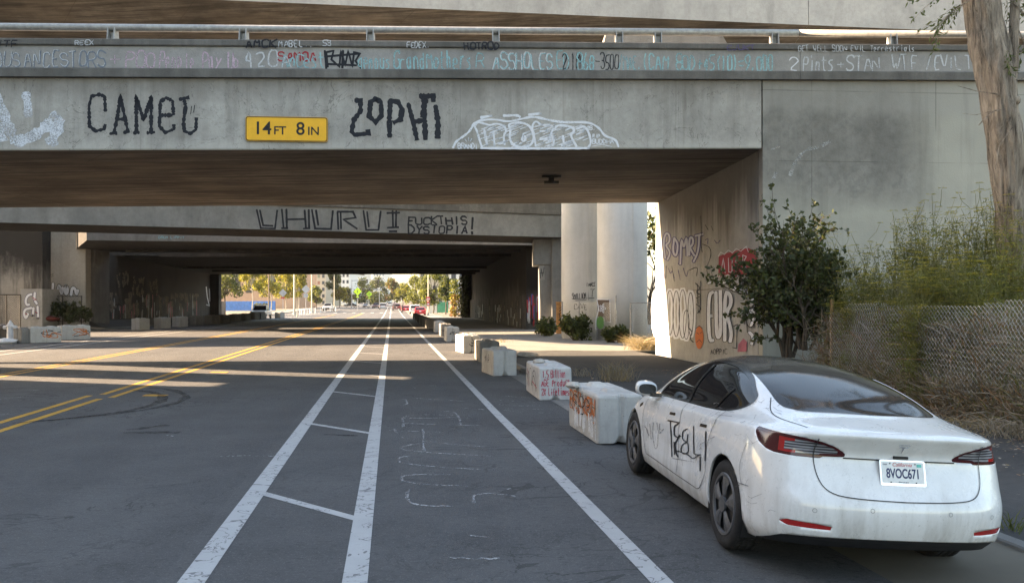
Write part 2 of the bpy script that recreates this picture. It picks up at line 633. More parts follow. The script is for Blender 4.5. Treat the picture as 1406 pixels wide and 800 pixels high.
CH = [[(345, 530), (335, 545), (340, 575), (465, 580)], [(545, 580), (520, 560), (530, 545), (600, 542), (740, 565)],
      [(460, 488), (335, 488), (318, 497), (330, 513), (515, 522)], [(625, 530), (690, 526), (716, 518)],
      [(345, 435), (312, 437), (308, 447), (330, 460), (600, 476)], [(615, 455), (655, 464), (640, 473)],
      [(395, 396), (320, 404), (318, 419), (605, 437)], [(285, 360), (440, 366)], [(297, 355), (305, 368)], [(320, 380), (440, 398), (560, 408)],
      [(325, 350), (318, 312), (520, 318)], [(320, 325), (535, 322), (545, 333)], [(330, 340), (555, 346)], [(325, 268), (340, 283), (320, 288)],
      [(335, 265), (500, 276)], [(350, 235), (360, 238)], [(400, 230), (450, 232)], [(410, 240), (440, 243)], [(575, 258), (640, 262), (690, 266)],
      [(600, 272), (730, 280)], [(600, 285), (650, 290), (720, 288)], [(612, 300), (640, 305), (748, 310)], [(620, 297), (760, 300)], [(520, 665), (560, 670)],
      [(465, 730), (600, 733)], [(380, 355), (385, 420)], [(430, 305), (480, 306), (490, 345)], [(560, 300), (500, 296)]]
road_strokes('road_chalk', CH, 400, 420, 2.106, .032, M_CHALK)
road_strokes('road_chalk', [[(0, 245), (60, 240), (150, 246)], [(0, 270), (100, 258)], [(90, 210), (200, 212)], [(0, 315), (25, 312)], [(0, 330), (10, 331)],
                            [(640, 435), (700, 433), (790, 434)], [(620, 272), (645, 273)], [(480, 375), (500, 376)]], 0, 420, 2.104, .04, M_CHALK)
road_strokes('tyre_mark', [[(60, 338), (300, 315), (430, 292), (480, 268), (450, 250), (385, 243)], [(150, 330), (400, 305), (520, 280), (545, 258), (490, 240), (430, 236)],
                           [(370, 366), (520, 366)], [(380, 358), (480, 345)]], 0, 420, 2.104, .17, M_SKID)
road_strokes('tyre_mark', [[(635, 425), (700, 428), (760, 440)], [(100, 372), (190, 376)]], 400, 420, 2.106, .08, M_SKID)

# ------------------------------------------------------------------ near bridge
BS, BZ = 0.0734, 0.0164
bY = lambda X: 20.0 + BS * (X - 6.09)
bZ = lambda X: BZ * (X - 6.09)


def fascia_extra(t, col):
    # dark run-off just under the ledge, rust-brown drips at the bottom
    s = t.sep()
    zz = t.math('SUBTRACT', s[2], t.math('MULTIPLY', t.math('SUBTRACT', s[0], 6.09), BZ))
    n = t.noise(1.2, 6, 0.7, t.co((1.2, 1, 0.5)))
    k = t.math('ADD', zz, t.math('MULTIPLY', t.math('SUBTRACT', n, 0.5), 0.7))
    f = t.ramp(k, ((0.0, 0.0), (1.0, 0.0)))
    m = t.n('ShaderNodeMapRange', Value=k)
    m.inputs[1].default_value, m.inputs[2].default_value = 6.75, 7.36
    col = t.mix(t.math('MULTIPLY', m.outputs[0], 0.62), col, (0.13, 0.117, 0.098))
    dr = t.noise(1.0, 5, .6, t.co((5.5, 5.5, .10)))
    col = t.mix(t.math('MULTIPLY', t.math('MULTIPLY', t.ramp(dr, ((.56, 0), (.66, 1))), t.ramp(n, ((.35, 0), (.7, 1)))), .55), col, (0.13, 0.115, 0.095))
    b2 = t.n('ShaderNodeMapRange', Value=t.math('ADD', zz, t.math('MULTIPLY', t.math('SUBTRACT', t.noise(3.0, 7, .75), .5), .9)))
    b2.inputs[1].default_value, b2.inputs[2].default_value = 6.0, 5.72
    col = t.mix(t.math('MULTIPLY', b2.outputs[0], .4), col, (0.52, 0.50, 0.46))
    # faint joints of the formwork
    jx = t.math('ABSOLUTE', t.math('SUBTRACT', t.math('FRACT', t.math('DIVIDE', s[0], 2.44)), 0.5))
    col = t.mix(t.math('MULTIPLY', t.math('LESS_THAN', jx, 0.004), 0.22), col, (0.13, 0.125, 0.115))
    kk = t.math('ABSOLUTE', t.math('SUBTRACT', t.noise(0.8, 6, 0.6, None, 1.2), 0.5))
    col = t.mix(t.math('MULTIPLY', t.math('LESS_THAN', kk, 0.003), 0.45), col, (0.06, 0.057, 0.05))
    return col


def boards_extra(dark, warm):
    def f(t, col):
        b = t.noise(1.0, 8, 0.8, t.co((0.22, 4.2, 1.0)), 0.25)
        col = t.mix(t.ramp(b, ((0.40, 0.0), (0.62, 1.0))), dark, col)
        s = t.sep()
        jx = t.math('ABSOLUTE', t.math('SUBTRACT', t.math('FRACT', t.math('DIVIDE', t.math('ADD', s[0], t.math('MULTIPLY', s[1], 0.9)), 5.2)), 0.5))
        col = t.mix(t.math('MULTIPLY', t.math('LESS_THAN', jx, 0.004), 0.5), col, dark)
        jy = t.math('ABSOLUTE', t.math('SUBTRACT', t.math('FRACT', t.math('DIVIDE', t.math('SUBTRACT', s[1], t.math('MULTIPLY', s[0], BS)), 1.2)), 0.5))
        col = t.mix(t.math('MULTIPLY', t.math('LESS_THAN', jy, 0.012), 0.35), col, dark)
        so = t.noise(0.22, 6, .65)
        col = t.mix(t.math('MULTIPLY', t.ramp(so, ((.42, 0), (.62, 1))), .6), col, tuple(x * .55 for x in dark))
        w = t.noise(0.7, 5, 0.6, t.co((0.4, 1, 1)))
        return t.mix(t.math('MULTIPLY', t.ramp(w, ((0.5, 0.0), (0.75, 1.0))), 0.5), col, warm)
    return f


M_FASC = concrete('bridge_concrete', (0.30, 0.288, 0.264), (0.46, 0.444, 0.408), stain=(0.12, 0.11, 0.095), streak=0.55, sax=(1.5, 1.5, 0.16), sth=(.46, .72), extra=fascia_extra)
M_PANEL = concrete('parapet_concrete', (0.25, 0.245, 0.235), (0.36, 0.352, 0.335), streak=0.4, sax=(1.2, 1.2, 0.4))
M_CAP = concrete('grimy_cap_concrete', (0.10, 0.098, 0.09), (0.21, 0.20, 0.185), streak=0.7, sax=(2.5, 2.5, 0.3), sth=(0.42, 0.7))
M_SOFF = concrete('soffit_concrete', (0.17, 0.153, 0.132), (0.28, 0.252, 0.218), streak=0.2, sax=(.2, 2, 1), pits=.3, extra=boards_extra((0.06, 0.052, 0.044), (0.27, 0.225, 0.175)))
M_STEEL = plain('galvanised_steel', (0.33, 0.325, 0.31), 0.55, 0.35, 0.25, 9.0, 0.5)
M_DARKST = plain('dark_weathered_steel', (0.05, 0.045, 0.04), 0.7, 0.3, 0.4, 9.0)


def span(mb, xs, yf, zf, prof, mi=0):
    rings = [[Vector((x, yf(x) + dy, zf(x) + z)) for dy, z in prof] for x in xs]
    return mb.loft(rings, True, True, mi)


def span2(mb, xs, yf, yb, z0, z1, mi=0):
    rings = [[Vector((x, yf(x), z0(x))), Vector((x, yb(x), z0(x))), Vector((x, yb(x), z1(x))), Vector((x, yf(x), z1(x)))] for x in xs]
    return mb.loft(rings, True, True, mi)


nb = thing('road_bridge', (6.09, 20.0, 5.69), 'nearest concrete bridge with graffiti on its face and a steel rail along its parapet', 'bridge')
XS = [-15.5, -12, -6, 0, 6.06]
g = MB()
WB = 10.6                                         # width of the deck
span(g, XS, bY, bZ, [(0.02, 5.69), (WB - .02, 5.69), (WB - .02, 7.34), (0.0, 7.34), (0.0, 5.72)])
# out of view, slots added in the deck let sun strips onto the road
slot_f = lambda x: min(WB - .8, 20.75 - .33 * (x + 15.5) - bY(x))
slot_b = lambda x: min(WB - .3, slot_f(x) + 1.75 + .09 * (-15.5 - x))
XL = [-60, -46, -38, -34, -30, -26, -20, -15.51]
span2(g, [-19.6, -15.51], bY, lambda x: bY(x) + slot_f(x), lambda x: bZ(x) + 5.69, lambda x: bZ(x) + 7.34)
XM = [-60, -46, -38, -34, -30, -26, -19.62]
span2(g, XM, bY, lambda x: bY(x) + slot_f(x) - 3.35, lambda x: bZ(x) + 5.69, lambda x: bZ(x) + 7.34)
span2(g, XM, lambda x: bY(x) + slot_f(x) - 1.3, lambda x: bY(x) + slot_f(x), lambda x: bZ(x) + 5.69, lambda x: bZ(x) + 7.34)
span2(g, XL, lambda x: bY(x) + slot_b(x), lambda x: bY(x) + WB, lambda x: bZ(x) + 5.69, lambda x: bZ(x) + 7.34)
# soffit faces carry the board-marked concrete
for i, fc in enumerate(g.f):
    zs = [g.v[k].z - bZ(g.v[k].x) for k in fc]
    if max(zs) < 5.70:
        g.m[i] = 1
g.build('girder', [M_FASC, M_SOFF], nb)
g = MB()
XP = [-15.5, -12, -6, 0, 5, 7.0]
XQ = [7.012, 12, 18, 26, 40]
for X_ in (XP, XQ):
    span(g, X_, bY, bZ, [(-.10, 7.345), (-.10, 7.53), (-.06, 7.56), (-.06, 8.055), (.24, 8.055), (.24, 7.60), (WB - .25, 7.60), (WB - .25, 8.21), (WB + .08, 8.21), (WB + .08, 7.345)], 0)
    for i, fc in enumerate(g.f):
        zs = [g.v[k].z - bZ(g.v[k].x) for k in fc]
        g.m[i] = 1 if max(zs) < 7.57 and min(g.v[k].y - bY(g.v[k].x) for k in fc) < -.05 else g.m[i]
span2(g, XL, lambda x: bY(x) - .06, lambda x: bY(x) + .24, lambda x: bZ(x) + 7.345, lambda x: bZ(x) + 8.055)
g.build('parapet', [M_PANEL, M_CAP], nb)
g = MB()
for X_ in ([-60, -30] + XP, XQ):
    span(g, X_, bY, bZ, [(-.105, 8.06), (-.12, 8.08), (-.12, 8.19), (-.10, 8.21), (.28, 8.21), (.28, 8.06)])
g.build('coping', M_CAP, nb)
g = MB()
for X_ in ([-60, -30, -12, 0, 7.0], [7.02, 14, 26, 40]):
    g.tube([(x, bY(x) + .08, bZ(x) + 8.52) for x in X_], .085, 12)
rail = g.build('rail', M_STEEL, nb, True)
for px in (-195, -20, 155, 335, 509, 681, 850, 903, 1063, 1225, 1385, 1540):
    x = (px - CX) / F * 20.0
    for _ in range(3):
        x = (px - CX) / F * (bY(x) + .08)
    g = MB()
    y, z = bY(x) + .08, bZ(x) + 8.205
    for dx in (-.075, .075):
        g.add([Vector((x + dx + a, y + b, z + c)) for a in (-.012, .012) for b, c in ((-.13, 0), (.13, 0), (.09, .30), (-.09, .30))],
              ((0, 1, 2, 3), (7, 6, 5, 4), (0, 4, 5, 1), (1, 5, 6, 2), (2, 6, 7, 3), (3, 7, 4, 0)))
    g.box((x, y + .01, z + .012), (.24, .28, .02))
    g.box((x, y + .04, z + .16), (.14, .03, .27))
    g.build('rail_post', M_STEEL, nb)
# light fitting under the deck
g = MB()
c = at(757, 243, 23.8)
zb = 5.69 + bZ(c.x)
g.box((c.x, c.y, zb - .03), (.55, .30, .05), 0)
g.box((c.x, c.y, zb - .11), (.16, .12, .12), 0)
g.box((c.x, c.y, zb - .19), (.42, .26, .07), 0)
g.build('soffit_lamp', M_DARKST, nb)
# block of the bent cap seen between rail and parapet
g = MB()
a = at(868, 52, 24.0)
g.hexa([Vector((a.x + dx, 23.5 + dy, z)) for z, w in ((8.0, 1.15), (9.75, .8)) for dx, dy in ((-w, 0), (w * 3, 0), (w * 3, 1.2), (-w, 1.2))])
g.build('deck_block', M_FASC, nb)

# abutment and wing wall on the right
def wing_extra(t, col):
    s = t.sep()
    n = t.noise(0.55, 5, 0.6)
    n2 = t.noise(0.35, 4, 0.6, t.co((1, 1, 1), loc=(7, 3, 1)))
    # rough dark old band; below and to the right a smooth coat that covers old graffiti
    k1 = t.math('DIVIDE', t.math('SUBTRACT', t.math('ADD', s[2], t.math('MULTIPLY', t.math('SUBTRACT', n, .5), 2.2)), 4.1), 1.0)
    k2 = t.math('DIVIDE', t.math('SUBTRACT', 10.6, t.math('ADD', s[0], t.math('MULTIPLY', t.math('SUBTRACT', n2, .5), 2.0))), 1.3)
    m = t.n('ShaderNodeClamp', Value=t.math('SUBTRACT', 1.0, t.math('MULTIPLY', t.math('MINIMUM', t.math('MAXIMUM', k1, 0.0), 1.0), t.math('MINIMUM', t.math('MAXIMUM', k2, 0.0), 1.0))))
    coat = t.mix(t.ramp(n2, ((0.35, 0.0), (0.7, 1.0))), (0.34, 0.328, 0.28), (0.45, 0.435, 0.37))
    col = t.mix(t.math('MULTIPLY', m.outputs[0], 0.93), col, coat)
    tb_ = t.n('ShaderNodeMapRange', Value=s[2])
    t.set(tb_.inputs[0], t.math('ADD', s[2], t.math('MULTIPLY', t.math('SUBTRACT', t.noise(2.0, 6, .7), .5), .5)))
    tb_.inputs[1].default_value, tb_.inputs[2].default_value = 6.45, 6.75
    col = t.mix(t.math('MULTIPLY', tb_.outputs[0], .55), col, (0.33, 0.32, 0.29))
    vs_ = t.noise(1.0, 6, .65, t.co((2.2, 2.2, .15)))
    col = t.mix(t.math('MULTIPLY', t.ramp(vs_, ((.5, 0), (.7, 1))), .35), col, (0.12, 0.115, 0.10))
    for ax, per, off, w in ((0, 3.15, .55, .004), (2, 1.72, .62, .006)):
        j = t.math('ABSOLUTE', t.math('SUBTRACT', t.math('FRACT', t.math('DIVIDE', t.math('ADD', s[ax], off), per)), 0.5))
        gate = t.ramp(t.noise(0.5, 3, .5, t.co((1, 1, 1), loc=(ax * 9, 2, 4))), ((.45, 0), (.6, 1)))
        col = t.mix(t.math('MULTIPLY', t.math('MULTIPLY', t.math('LESS_THAN', j, w), gate), 0.45), col, (0.07, 0.068, 0.06))
    return col


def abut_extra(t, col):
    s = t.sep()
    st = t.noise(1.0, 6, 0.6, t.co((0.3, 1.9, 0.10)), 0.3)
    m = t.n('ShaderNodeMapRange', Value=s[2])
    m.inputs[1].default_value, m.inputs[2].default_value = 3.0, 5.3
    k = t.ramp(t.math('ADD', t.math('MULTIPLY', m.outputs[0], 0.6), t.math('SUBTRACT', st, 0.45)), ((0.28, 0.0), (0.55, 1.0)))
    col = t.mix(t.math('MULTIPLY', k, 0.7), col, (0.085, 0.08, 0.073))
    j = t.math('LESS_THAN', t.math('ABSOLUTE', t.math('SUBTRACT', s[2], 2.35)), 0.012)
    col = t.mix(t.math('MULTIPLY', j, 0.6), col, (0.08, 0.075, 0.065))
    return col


M_WING = concrete('old_wall_concrete', (0.165, 0.158, 0.142), (0.29, 0.28, 0.252), streak=0.3, sax=(1.2, 1.2, 0.3), extra=wing_extra, patch=.7)
M_ABUT = concrete('abutment_concrete', (0.34, 0.33, 0.305), (0.45, 0.44, 0.41), streak=0.25, extra=abut_extra)
aF, aB = Vector((6.10, 20.06, 0)), Vector((5.40, 30.95, 0))
rw = thing('retaining_wall', (6.1, 20.1, 0), 'tall concrete abutment and wing wall under the right end of the near bridge, painted with graffiti on its side', 'retaining wall')
g = MB()
g.prism([(aF.x, aF.y + .35), (aF.x + 1.3, aF.y + .35), (aB.x + 1.3, aB.y), (aB.x, aB.y)], -.1, 5.72)
g.build('abutment', M_ABUT, rw)
g = MB()
rings = []
for x in (6.10, 9, 12, 16, 20, 26, 34):
    y = bY(x) + .02
    rings.append([Vector((x, y, -.1)), Vector((x, y + .34, -.1)), Vector((x, y + .34, 7.36 + bZ(x))), Vector((x, y, 7.36 + bZ(x)))])
g.loft(rings)
g.build('wing', M_WING, rw)

# ------------------------------------------------------------------ the ramp high above and its columns
M_RAMP = concrete('ramp_concrete', (0.31, 0.30, 0.28), (0.42, 0.41, 0.38), streak=0.3, sax=(1.5, 1.5, 0.3))
M_COLM = concrete('column_concrete', (0.46, 0.455, 0.43), (0.55, 0.54, 0.51), streak=0.18, patch=.2, pits=.2,
                  extra=lambda t, col: t.mix(t.math('MULTIPLY', t.ramp(t.noise(0.5, 4, .6, t.co((.6, .6, .35))), ((.45, 0), (.7, 1))), .35), col, (0.20, 0.19, 0.165)))
rp = thing('elevated_ramp', (7, 42, 0), 'curved concrete freeway ramp high above the near bridge', 'elevated ramp')
SEC = [(0, 15.0), (0, 17.3), (.3, 17.3), (.3, 16.5), (8.7, 16.5), (8.7, 17.3), (9.0, 17.3), (9.0, 15.9), (6.6, 14.4), (2.0, 14.4)]


def ramp_pt(x):                                   # front edge of the ramp and its heading
    if x >= -20:
        return Vector((x, 36.95 + 0.12 * (x - 0), 0)), Vector((-.12, 1, 0)).normalized()
    a = (-20 - x) / 16.0                          # bends to the rear out of view, shaped to let the sun past
    c = Vector((-20, 34.55, 0)) + Vector((-.12, 1, 0)).normalized() * 15
    rot = Matrix.Rotation(-a, 3, 'Z')
    d = rot @ (Vector((-20, 34.55, 0)) - c)
    return c + d, -d.normalized()


g = MB()
sof = []
rings = []
for x in (-48, -44, -40, -36, -32, -28, -24, -20, -8, 0, 6.9, 13.9):
    p, nn = ramp_pt(x)
    rings.append([p + nn * a + Vector((0, 0, b)) for a, b in SEC])
g.loft(rings)
rings = []
for x in (13.93, 20, 28, 40, 55):
    p, nn = ramp_pt(x)
    rings.append([p + nn * a + Vector((0, 0, b)) for a, b in SEC])
g.loft(rings)
for i, fc in enumerate(g.f):
    if max(g.v[k].z for k in fc) < 15.95:
        g.m[i] = 1
g.build('ramp_girder', [M_RAMP, M_SOFF], rp)
for cx_, cw, cy in ((797.0, 52.0, 44.2), (854.0, 67.0, 41.6)):
    c = onG(cx_, cy)
    r = cw / F * cy / 2
    g = MB()
    ring = []
    for k in range(40):
        a = 2 * math.pi * (k + .5) / 40
        ring.append(Vector((c.x + r * math.copysign(abs(math.cos(a)) ** .72, math.cos(a)), c.y + r * math.copysign(abs(math.sin(a)) ** .72, math.sin(a)), 0)))
    g.loft([[p + Vector((0, 0, z)) for p in ring] for z in (0.0, 2.4, 4.9, 14.45)], mi=0)
    g.build('column', M_COLM, rp, True)
    g = MB()
    for sx_ in (.30,):
        g.box((c.x + r * sx_, c.y - r * .985, 7.2), (.05, .05, 14.4))
    g.build('form_seam', M_COLM, rp)

# ------------------------------------------------------------------ the bridges behind
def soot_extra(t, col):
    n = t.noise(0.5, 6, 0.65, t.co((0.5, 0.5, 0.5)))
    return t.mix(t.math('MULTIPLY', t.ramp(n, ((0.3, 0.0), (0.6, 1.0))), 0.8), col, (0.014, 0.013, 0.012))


M_SOOT_SHADE = concrete('soot_and_shade_concrete', (0.014, 0.013, 0.012), (0.030, 0.028, 0.026), streak=0.7, sth=(.4, .65), extra=soot_extra)
M_BFAC = concrete('second_bridge_concrete', (0.17, 0.172, 0.168), (0.27, 0.27, 0.26), streak=0.45, sax=(1.2, 1.2, .4))
aYf = lambda X: 41.2 + 0.318 * (X + 25.5)         # skewed front of the second bridge
X2 = [-60, -45, -30, -20, -10, 0, 3.2]
sb = thing('overpass', (0, 49, 0), 'second grey bridge behind the near one, tall black letters across its face', 'bridge')
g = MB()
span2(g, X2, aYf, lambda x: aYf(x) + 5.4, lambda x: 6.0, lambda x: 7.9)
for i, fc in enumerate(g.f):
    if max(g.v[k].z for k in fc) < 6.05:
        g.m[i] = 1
g.build('girder', [M_BFAC, M_SOOT_SHADE], sb)
g = MB()
span2(g, X2, lambda x: aYf(x) - .22, lambda x: aYf(x) + 5.6, lambda x: 7.36, lambda x: 7.62)
span2(g, X2, lambda x: aYf(x) - .1, lambda x: aYf(x) + .2, lambda x: 7.625, lambda x: 8.5)
g.build('parapet', M_CAP, sb)
# pier that carries its right end
g = MB()
a, b = at(737, 400, 51.5), at(772, 400, 51.5)
g.box(((a.x + b.x) / 2 + .2, 53.3, 3.0), (b.x - a.x, 3.0, 6.0))
g.box(((a.x + b.x) / 2 - .25, 53.2, 5.2), (b.x - a.x - .1, 3.06, 1.6))
g.box((b.x - .2, 53.1, 3.7), (.9, 3.2, 7.38))
bevel(g.build('pier', M_BFAC, sb), .03)

tb = thing('tunnel_bridge', (-14, 57, 0), 'broad low bridge beyond the black-lettered one, dark underneath, with graffiti-covered side walls', 'bridge')
bYf = lambda X: 53.2 + 0.15 * (X + 27.5)
g = MB()
lw = lambda Y: -32.2 - 0.178 * (Y - 62)           # line of the left wall
rwl = lambda Y: 0.97 - 0.1216 * (Y - 59)          # line of the right wall
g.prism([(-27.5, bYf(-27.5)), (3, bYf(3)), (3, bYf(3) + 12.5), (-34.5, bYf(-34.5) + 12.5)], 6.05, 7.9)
g.m = [1 if max(g.v[k].z for k in fc) < 6.1 or max(g.v[k].x for k in fc) < -27 else 0 for fc in g.f]  # soffit is sooty; left end face coloured dark in place of shade
g.build('front_deck', [M_BFAC, M_SOOT_SHADE], tb)
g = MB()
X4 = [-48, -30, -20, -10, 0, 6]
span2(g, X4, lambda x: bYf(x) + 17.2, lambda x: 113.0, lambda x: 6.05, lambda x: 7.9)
g.build('rear_deck', M_SOOT_SHADE, tb)
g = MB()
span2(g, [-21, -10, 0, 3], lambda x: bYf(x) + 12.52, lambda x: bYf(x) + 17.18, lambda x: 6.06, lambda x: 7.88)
g.build('filler_deck', M_SOOT_SHADE, tb)  # filler added over the gap to keep sun off the right wall
g = MB()
for Y in (62, 68, 90, 99, 106):                    # cross-beams under the decks
    g.box((-14, Y, 5.98), (44 if Y > 80 else 30, .5, .3))
g.build('cross_beam', M_SOOT_SHADE, tb)


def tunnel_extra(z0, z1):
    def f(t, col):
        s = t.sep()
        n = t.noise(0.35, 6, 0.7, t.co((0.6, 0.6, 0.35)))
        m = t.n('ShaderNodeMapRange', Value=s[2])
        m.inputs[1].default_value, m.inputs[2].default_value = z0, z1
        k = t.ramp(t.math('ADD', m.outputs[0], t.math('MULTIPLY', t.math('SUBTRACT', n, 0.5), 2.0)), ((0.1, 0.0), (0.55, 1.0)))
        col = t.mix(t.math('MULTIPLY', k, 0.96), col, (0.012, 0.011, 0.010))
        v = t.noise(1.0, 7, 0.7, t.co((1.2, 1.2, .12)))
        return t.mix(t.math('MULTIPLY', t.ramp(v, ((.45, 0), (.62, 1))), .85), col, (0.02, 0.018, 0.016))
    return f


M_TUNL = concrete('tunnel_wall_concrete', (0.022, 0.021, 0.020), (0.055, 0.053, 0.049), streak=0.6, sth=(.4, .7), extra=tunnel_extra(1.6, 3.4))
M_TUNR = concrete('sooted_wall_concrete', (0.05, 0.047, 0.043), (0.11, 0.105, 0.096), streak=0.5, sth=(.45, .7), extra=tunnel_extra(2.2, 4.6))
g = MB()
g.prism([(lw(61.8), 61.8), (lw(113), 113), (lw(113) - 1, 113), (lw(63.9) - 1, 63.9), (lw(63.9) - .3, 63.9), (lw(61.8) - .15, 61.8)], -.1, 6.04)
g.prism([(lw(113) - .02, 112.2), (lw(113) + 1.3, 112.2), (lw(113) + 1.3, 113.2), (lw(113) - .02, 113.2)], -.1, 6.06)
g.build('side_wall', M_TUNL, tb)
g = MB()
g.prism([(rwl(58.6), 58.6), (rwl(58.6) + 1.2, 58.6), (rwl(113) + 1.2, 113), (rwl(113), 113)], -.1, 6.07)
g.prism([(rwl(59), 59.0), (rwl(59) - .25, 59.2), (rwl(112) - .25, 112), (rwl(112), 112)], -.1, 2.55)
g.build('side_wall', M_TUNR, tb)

# left: pale pillar and blank wall that stand in the open gap
M_PILL = concrete('pale_pillar_concrete', (0.30, 0.285, 0.25), (0.40, 0.38, 0.335), streak=0.25)
M_LWAL = concrete('left_wall_concrete', (0.17, 0.162, 0.148), (0.23, 0.22, 0.20), streak=0.25, extra=tunnel_extra(3.2, 7.0))  # upper part blackened in colour for the shade under the bridge
p = thing('bridge_pillar', (at(87, 441, 62).x, 62, 0.0), 'broad pale concrete pillar at the left with bubble letters low on its face', 'pillar')
a, b = at(60, 430, 61), at(114, 430, 61)
g = MB()
g.box(((a.x + b.x) / 2, 62.6, 4.6), (b.x - a.x, 2.4, 9.4))
bevel(g.build('shaft', M_PILL, p), .06)
g = MB()
g.box((b.x + .14, 63.3, 4.4), (.27, 2.3, 9.0))
g.build('edge_strip', M_CAP, p)
lwall = thing('concrete_wall', (at(20, 430, 60).x, 60, 0), 'blank concrete wall at the far left edge, coloured black above in place of shade', 'wall')
a, b = at(-90, 430, 60), at(57.5, 430, 60)
g = MB()
g.box(((a.x + b.x) / 2, 60.6, 4.6), (b.x - a.x, 1.1, 9.4))
g.build('wall_panel', M_LWAL, lwall)
a, b = at(28, 430, 57.6), at(58, 430, 57.6)
g = MB()
g.box(((a.x + b.x) / 2, 58.7, 1.45), (b.x - a.x, 2.2, 3.1))
g.build('buttress', M_PANEL, lwall)
# rising bank in front of them
sheet('bank', M_PATH, -21.46, lambda v: lw(max(v, 61.8)) - SL * v + .3 if v > 61.7 else -42.0, [20, 30, 40, 46, 54.5, 61.7, 61.9, 75, 90, 113], .14, 6,
      zf=lambda u, v, k: 0.14 + (0.62 * k * (1 - max(0, v - 56) / 57.0) if v < 113 else 0) * min(1, v / 40))
sheet('bank', M_DIRT, 8.9, 40, [-4, 0, 4, 8, 12, 16, 19.9], .13, 8, zf=lambda u, v, k: 0.12 + min(1.5, (u - 8.9) * .30) * (0.9 + .3 * noise.noise((u * .4, v * .4, 0))))

# unseen block added left of the street to shade its near half
M_SHADE_BLK = concrete('shade_block_wall', (0.25, 0.2, 0.17), (0.33, 0.27, 0.23))
wh = thing('shade_block', (-40, -10, 0), 'unseen plain block added left of the street to shade its near half', 'building')
g = MB()
g.box((-47, -21.0, 13.5), (30, 83.6, 27))
g.build('wall', M_SHADE_BLK, wh)

tw = thing('shade_tower', (-39, 47, 0), 'tall blank tower standing left of the street between the bridges', 'building')  # added out of view to keep the sun off the columns
g = MB()
g.box((-39, 46.9, 12), (6, 4.8, 24))
g.build('wall', M_SHADE_BLK, tw)
# ------------------------------------------------------------------ the parked white car
import numpy as np


def car_paint():
    t = NT('white_car_paint')
    n = t.noise(2.2, 6, 0.7)
    sp = t.noise(55.0, 4, 0.7)
    dr = t.noise(1.0, 6, 0.7, t.co((6, 6, .8)))
    s = t.sep(t.tc.outputs['Object'])
    low = t.n('ShaderNodeMapRange', Value=s[2])
    low.inputs[1].default_value, low.inputs[2].default_value = 0.75, 0.2
    col = t.mix(t.ramp(n, ((.35, 0), (.75, 1))), (0.70, 0.70, 0.69), (0.60, 0.60, 0.585))
    dirt = t.math('MULTIPLY', t.ramp(dr, ((.45, 0), (.7, 1))), t.math('ADD', t.math('MULTIPLY', low.outputs[0], .60), .18))
    col = t.mix(dirt, col, (0.30, 0.27, 0.23))
    spot = t.math('MULTIPLY', t.ramp(sp, ((.62, 0), (.67, 1))), t.ramp(n, ((.4, .15), (.65, .8))))
    col = t.mix(t.math('MULTIPLY', spot, .75), col, (0.20, 0.19, 0.17))
    # scuffs and hairline scratches
    k = t.math('ABSOLUTE', t.math('SUBTRACT', t.noise(2.2, 7, .7, None, 2.5), .5))
    m2 = t.ramp(t.noise(1.3, 3, .5, t.co((1, 1, 1), loc=(3, 1, 0))), ((.52, 0), (.6, 1)))
    col = t.mix(t.math('MULTIPLY', t.math('MULTIPLY', t.math('LESS_THAN', k, .004), m2), .7), col, (0.16, 0.15, 0.14))
    return t.done(col, t.ramp(n, ((.3, .22), (.8, .42))), 0, 0.5, Coat__Weight=0.85, Coat__Roughness=0.03)


def dusty_glass(name, dust):
    t = NT(name)
    n = t.noise(1.6, 7, .7)
    f = t.noise(70.0, 3, .7)
    a = t.math('MULTIPLY', t.math('ADD', t.math('MULTIPLY', t.ramp(n, ((.3, .25), (.7, 1))), .8), t.math('MULTIPLY', f, .3)), dust)
    col = t.mix(a, (0.010, 0.011, 0.013), (0.17, 0.145, 0.115))
    return t.done(col, t.math('ADD', t.math('MULTIPLY', a, .55), .03), 0, 0.30)


M_CAR = car_paint()
M_CGLS = dusty_glass('dark_car_glass', 0.03)
M_RGLS = dusty_glass('dusty_rear_glass', 0.13)
M_ROOFG = dusty_glass('dusty_roof_glass', 0.42)
M_BLKP = plain('black_trim_plastic', (0.015, 0.015, 0.016), 0.55, 0, .3, 20)
M_GLOSS = plain('gloss_black_trim', (0.012, 0.012, 0.013), 0.2, 0, .1, 20, .5)
M_TYRE = plain('tyre_rubber', (0.022, 0.021, 0.021), 0.85, 0, .4, 14, .25, .3)
M_RIM = plain('grey_wheel_cover', (0.075, 0.078, 0.085), 0.5, .2, .3, 12, .5)
M_REDL = plain('red_lens', (0.34, 0.018, 0.018), 0.12, 0, .25, 9, .6)
M_DRED = plain('dark_red_lens', (0.055, 0.008, 0.010), 0.12, 0, .2, 9, .6)
M_BADGE = plain('chrome_badge', (0.62, 0.63, 0.65), 0.25, 1.0, .05, 9)
M_PLATE = plain('plate_white', (0.66, 0.67, 0.66), 0.5, 0, .08, 30)
M_INK = plain('plate_dark_blue', (0.018, 0.025, 0.09), 0.5)
M_RINK = plain('plate_red', (0.5, 0.05, 0.05), 0.5)
M_TEAL = plain('plate_teal_sticker', (0.08, 0.42, 0.36), 0.5)


def lens_clear():
    t = NT('clear_lens')
    s = t.sep(t.tc.outputs['Object'])
    w = t.math('SINE', t.math('MULTIPLY', s[2], 330.0))
    n = t.noise(5.0, 4, .6, t.co((1, 1, 8)))
    col = t.mix(t.ramp(t.math('ADD', t.math('MULTIPLY', w, .25), n), ((.3, 0), (.75, 1))), (0.035, 0.035, 0.04), (0.36, 0.36, 0.38))
    return t.done(col, 0.1, 0.2, 0.6)


M_CLEAR = lens_clear()

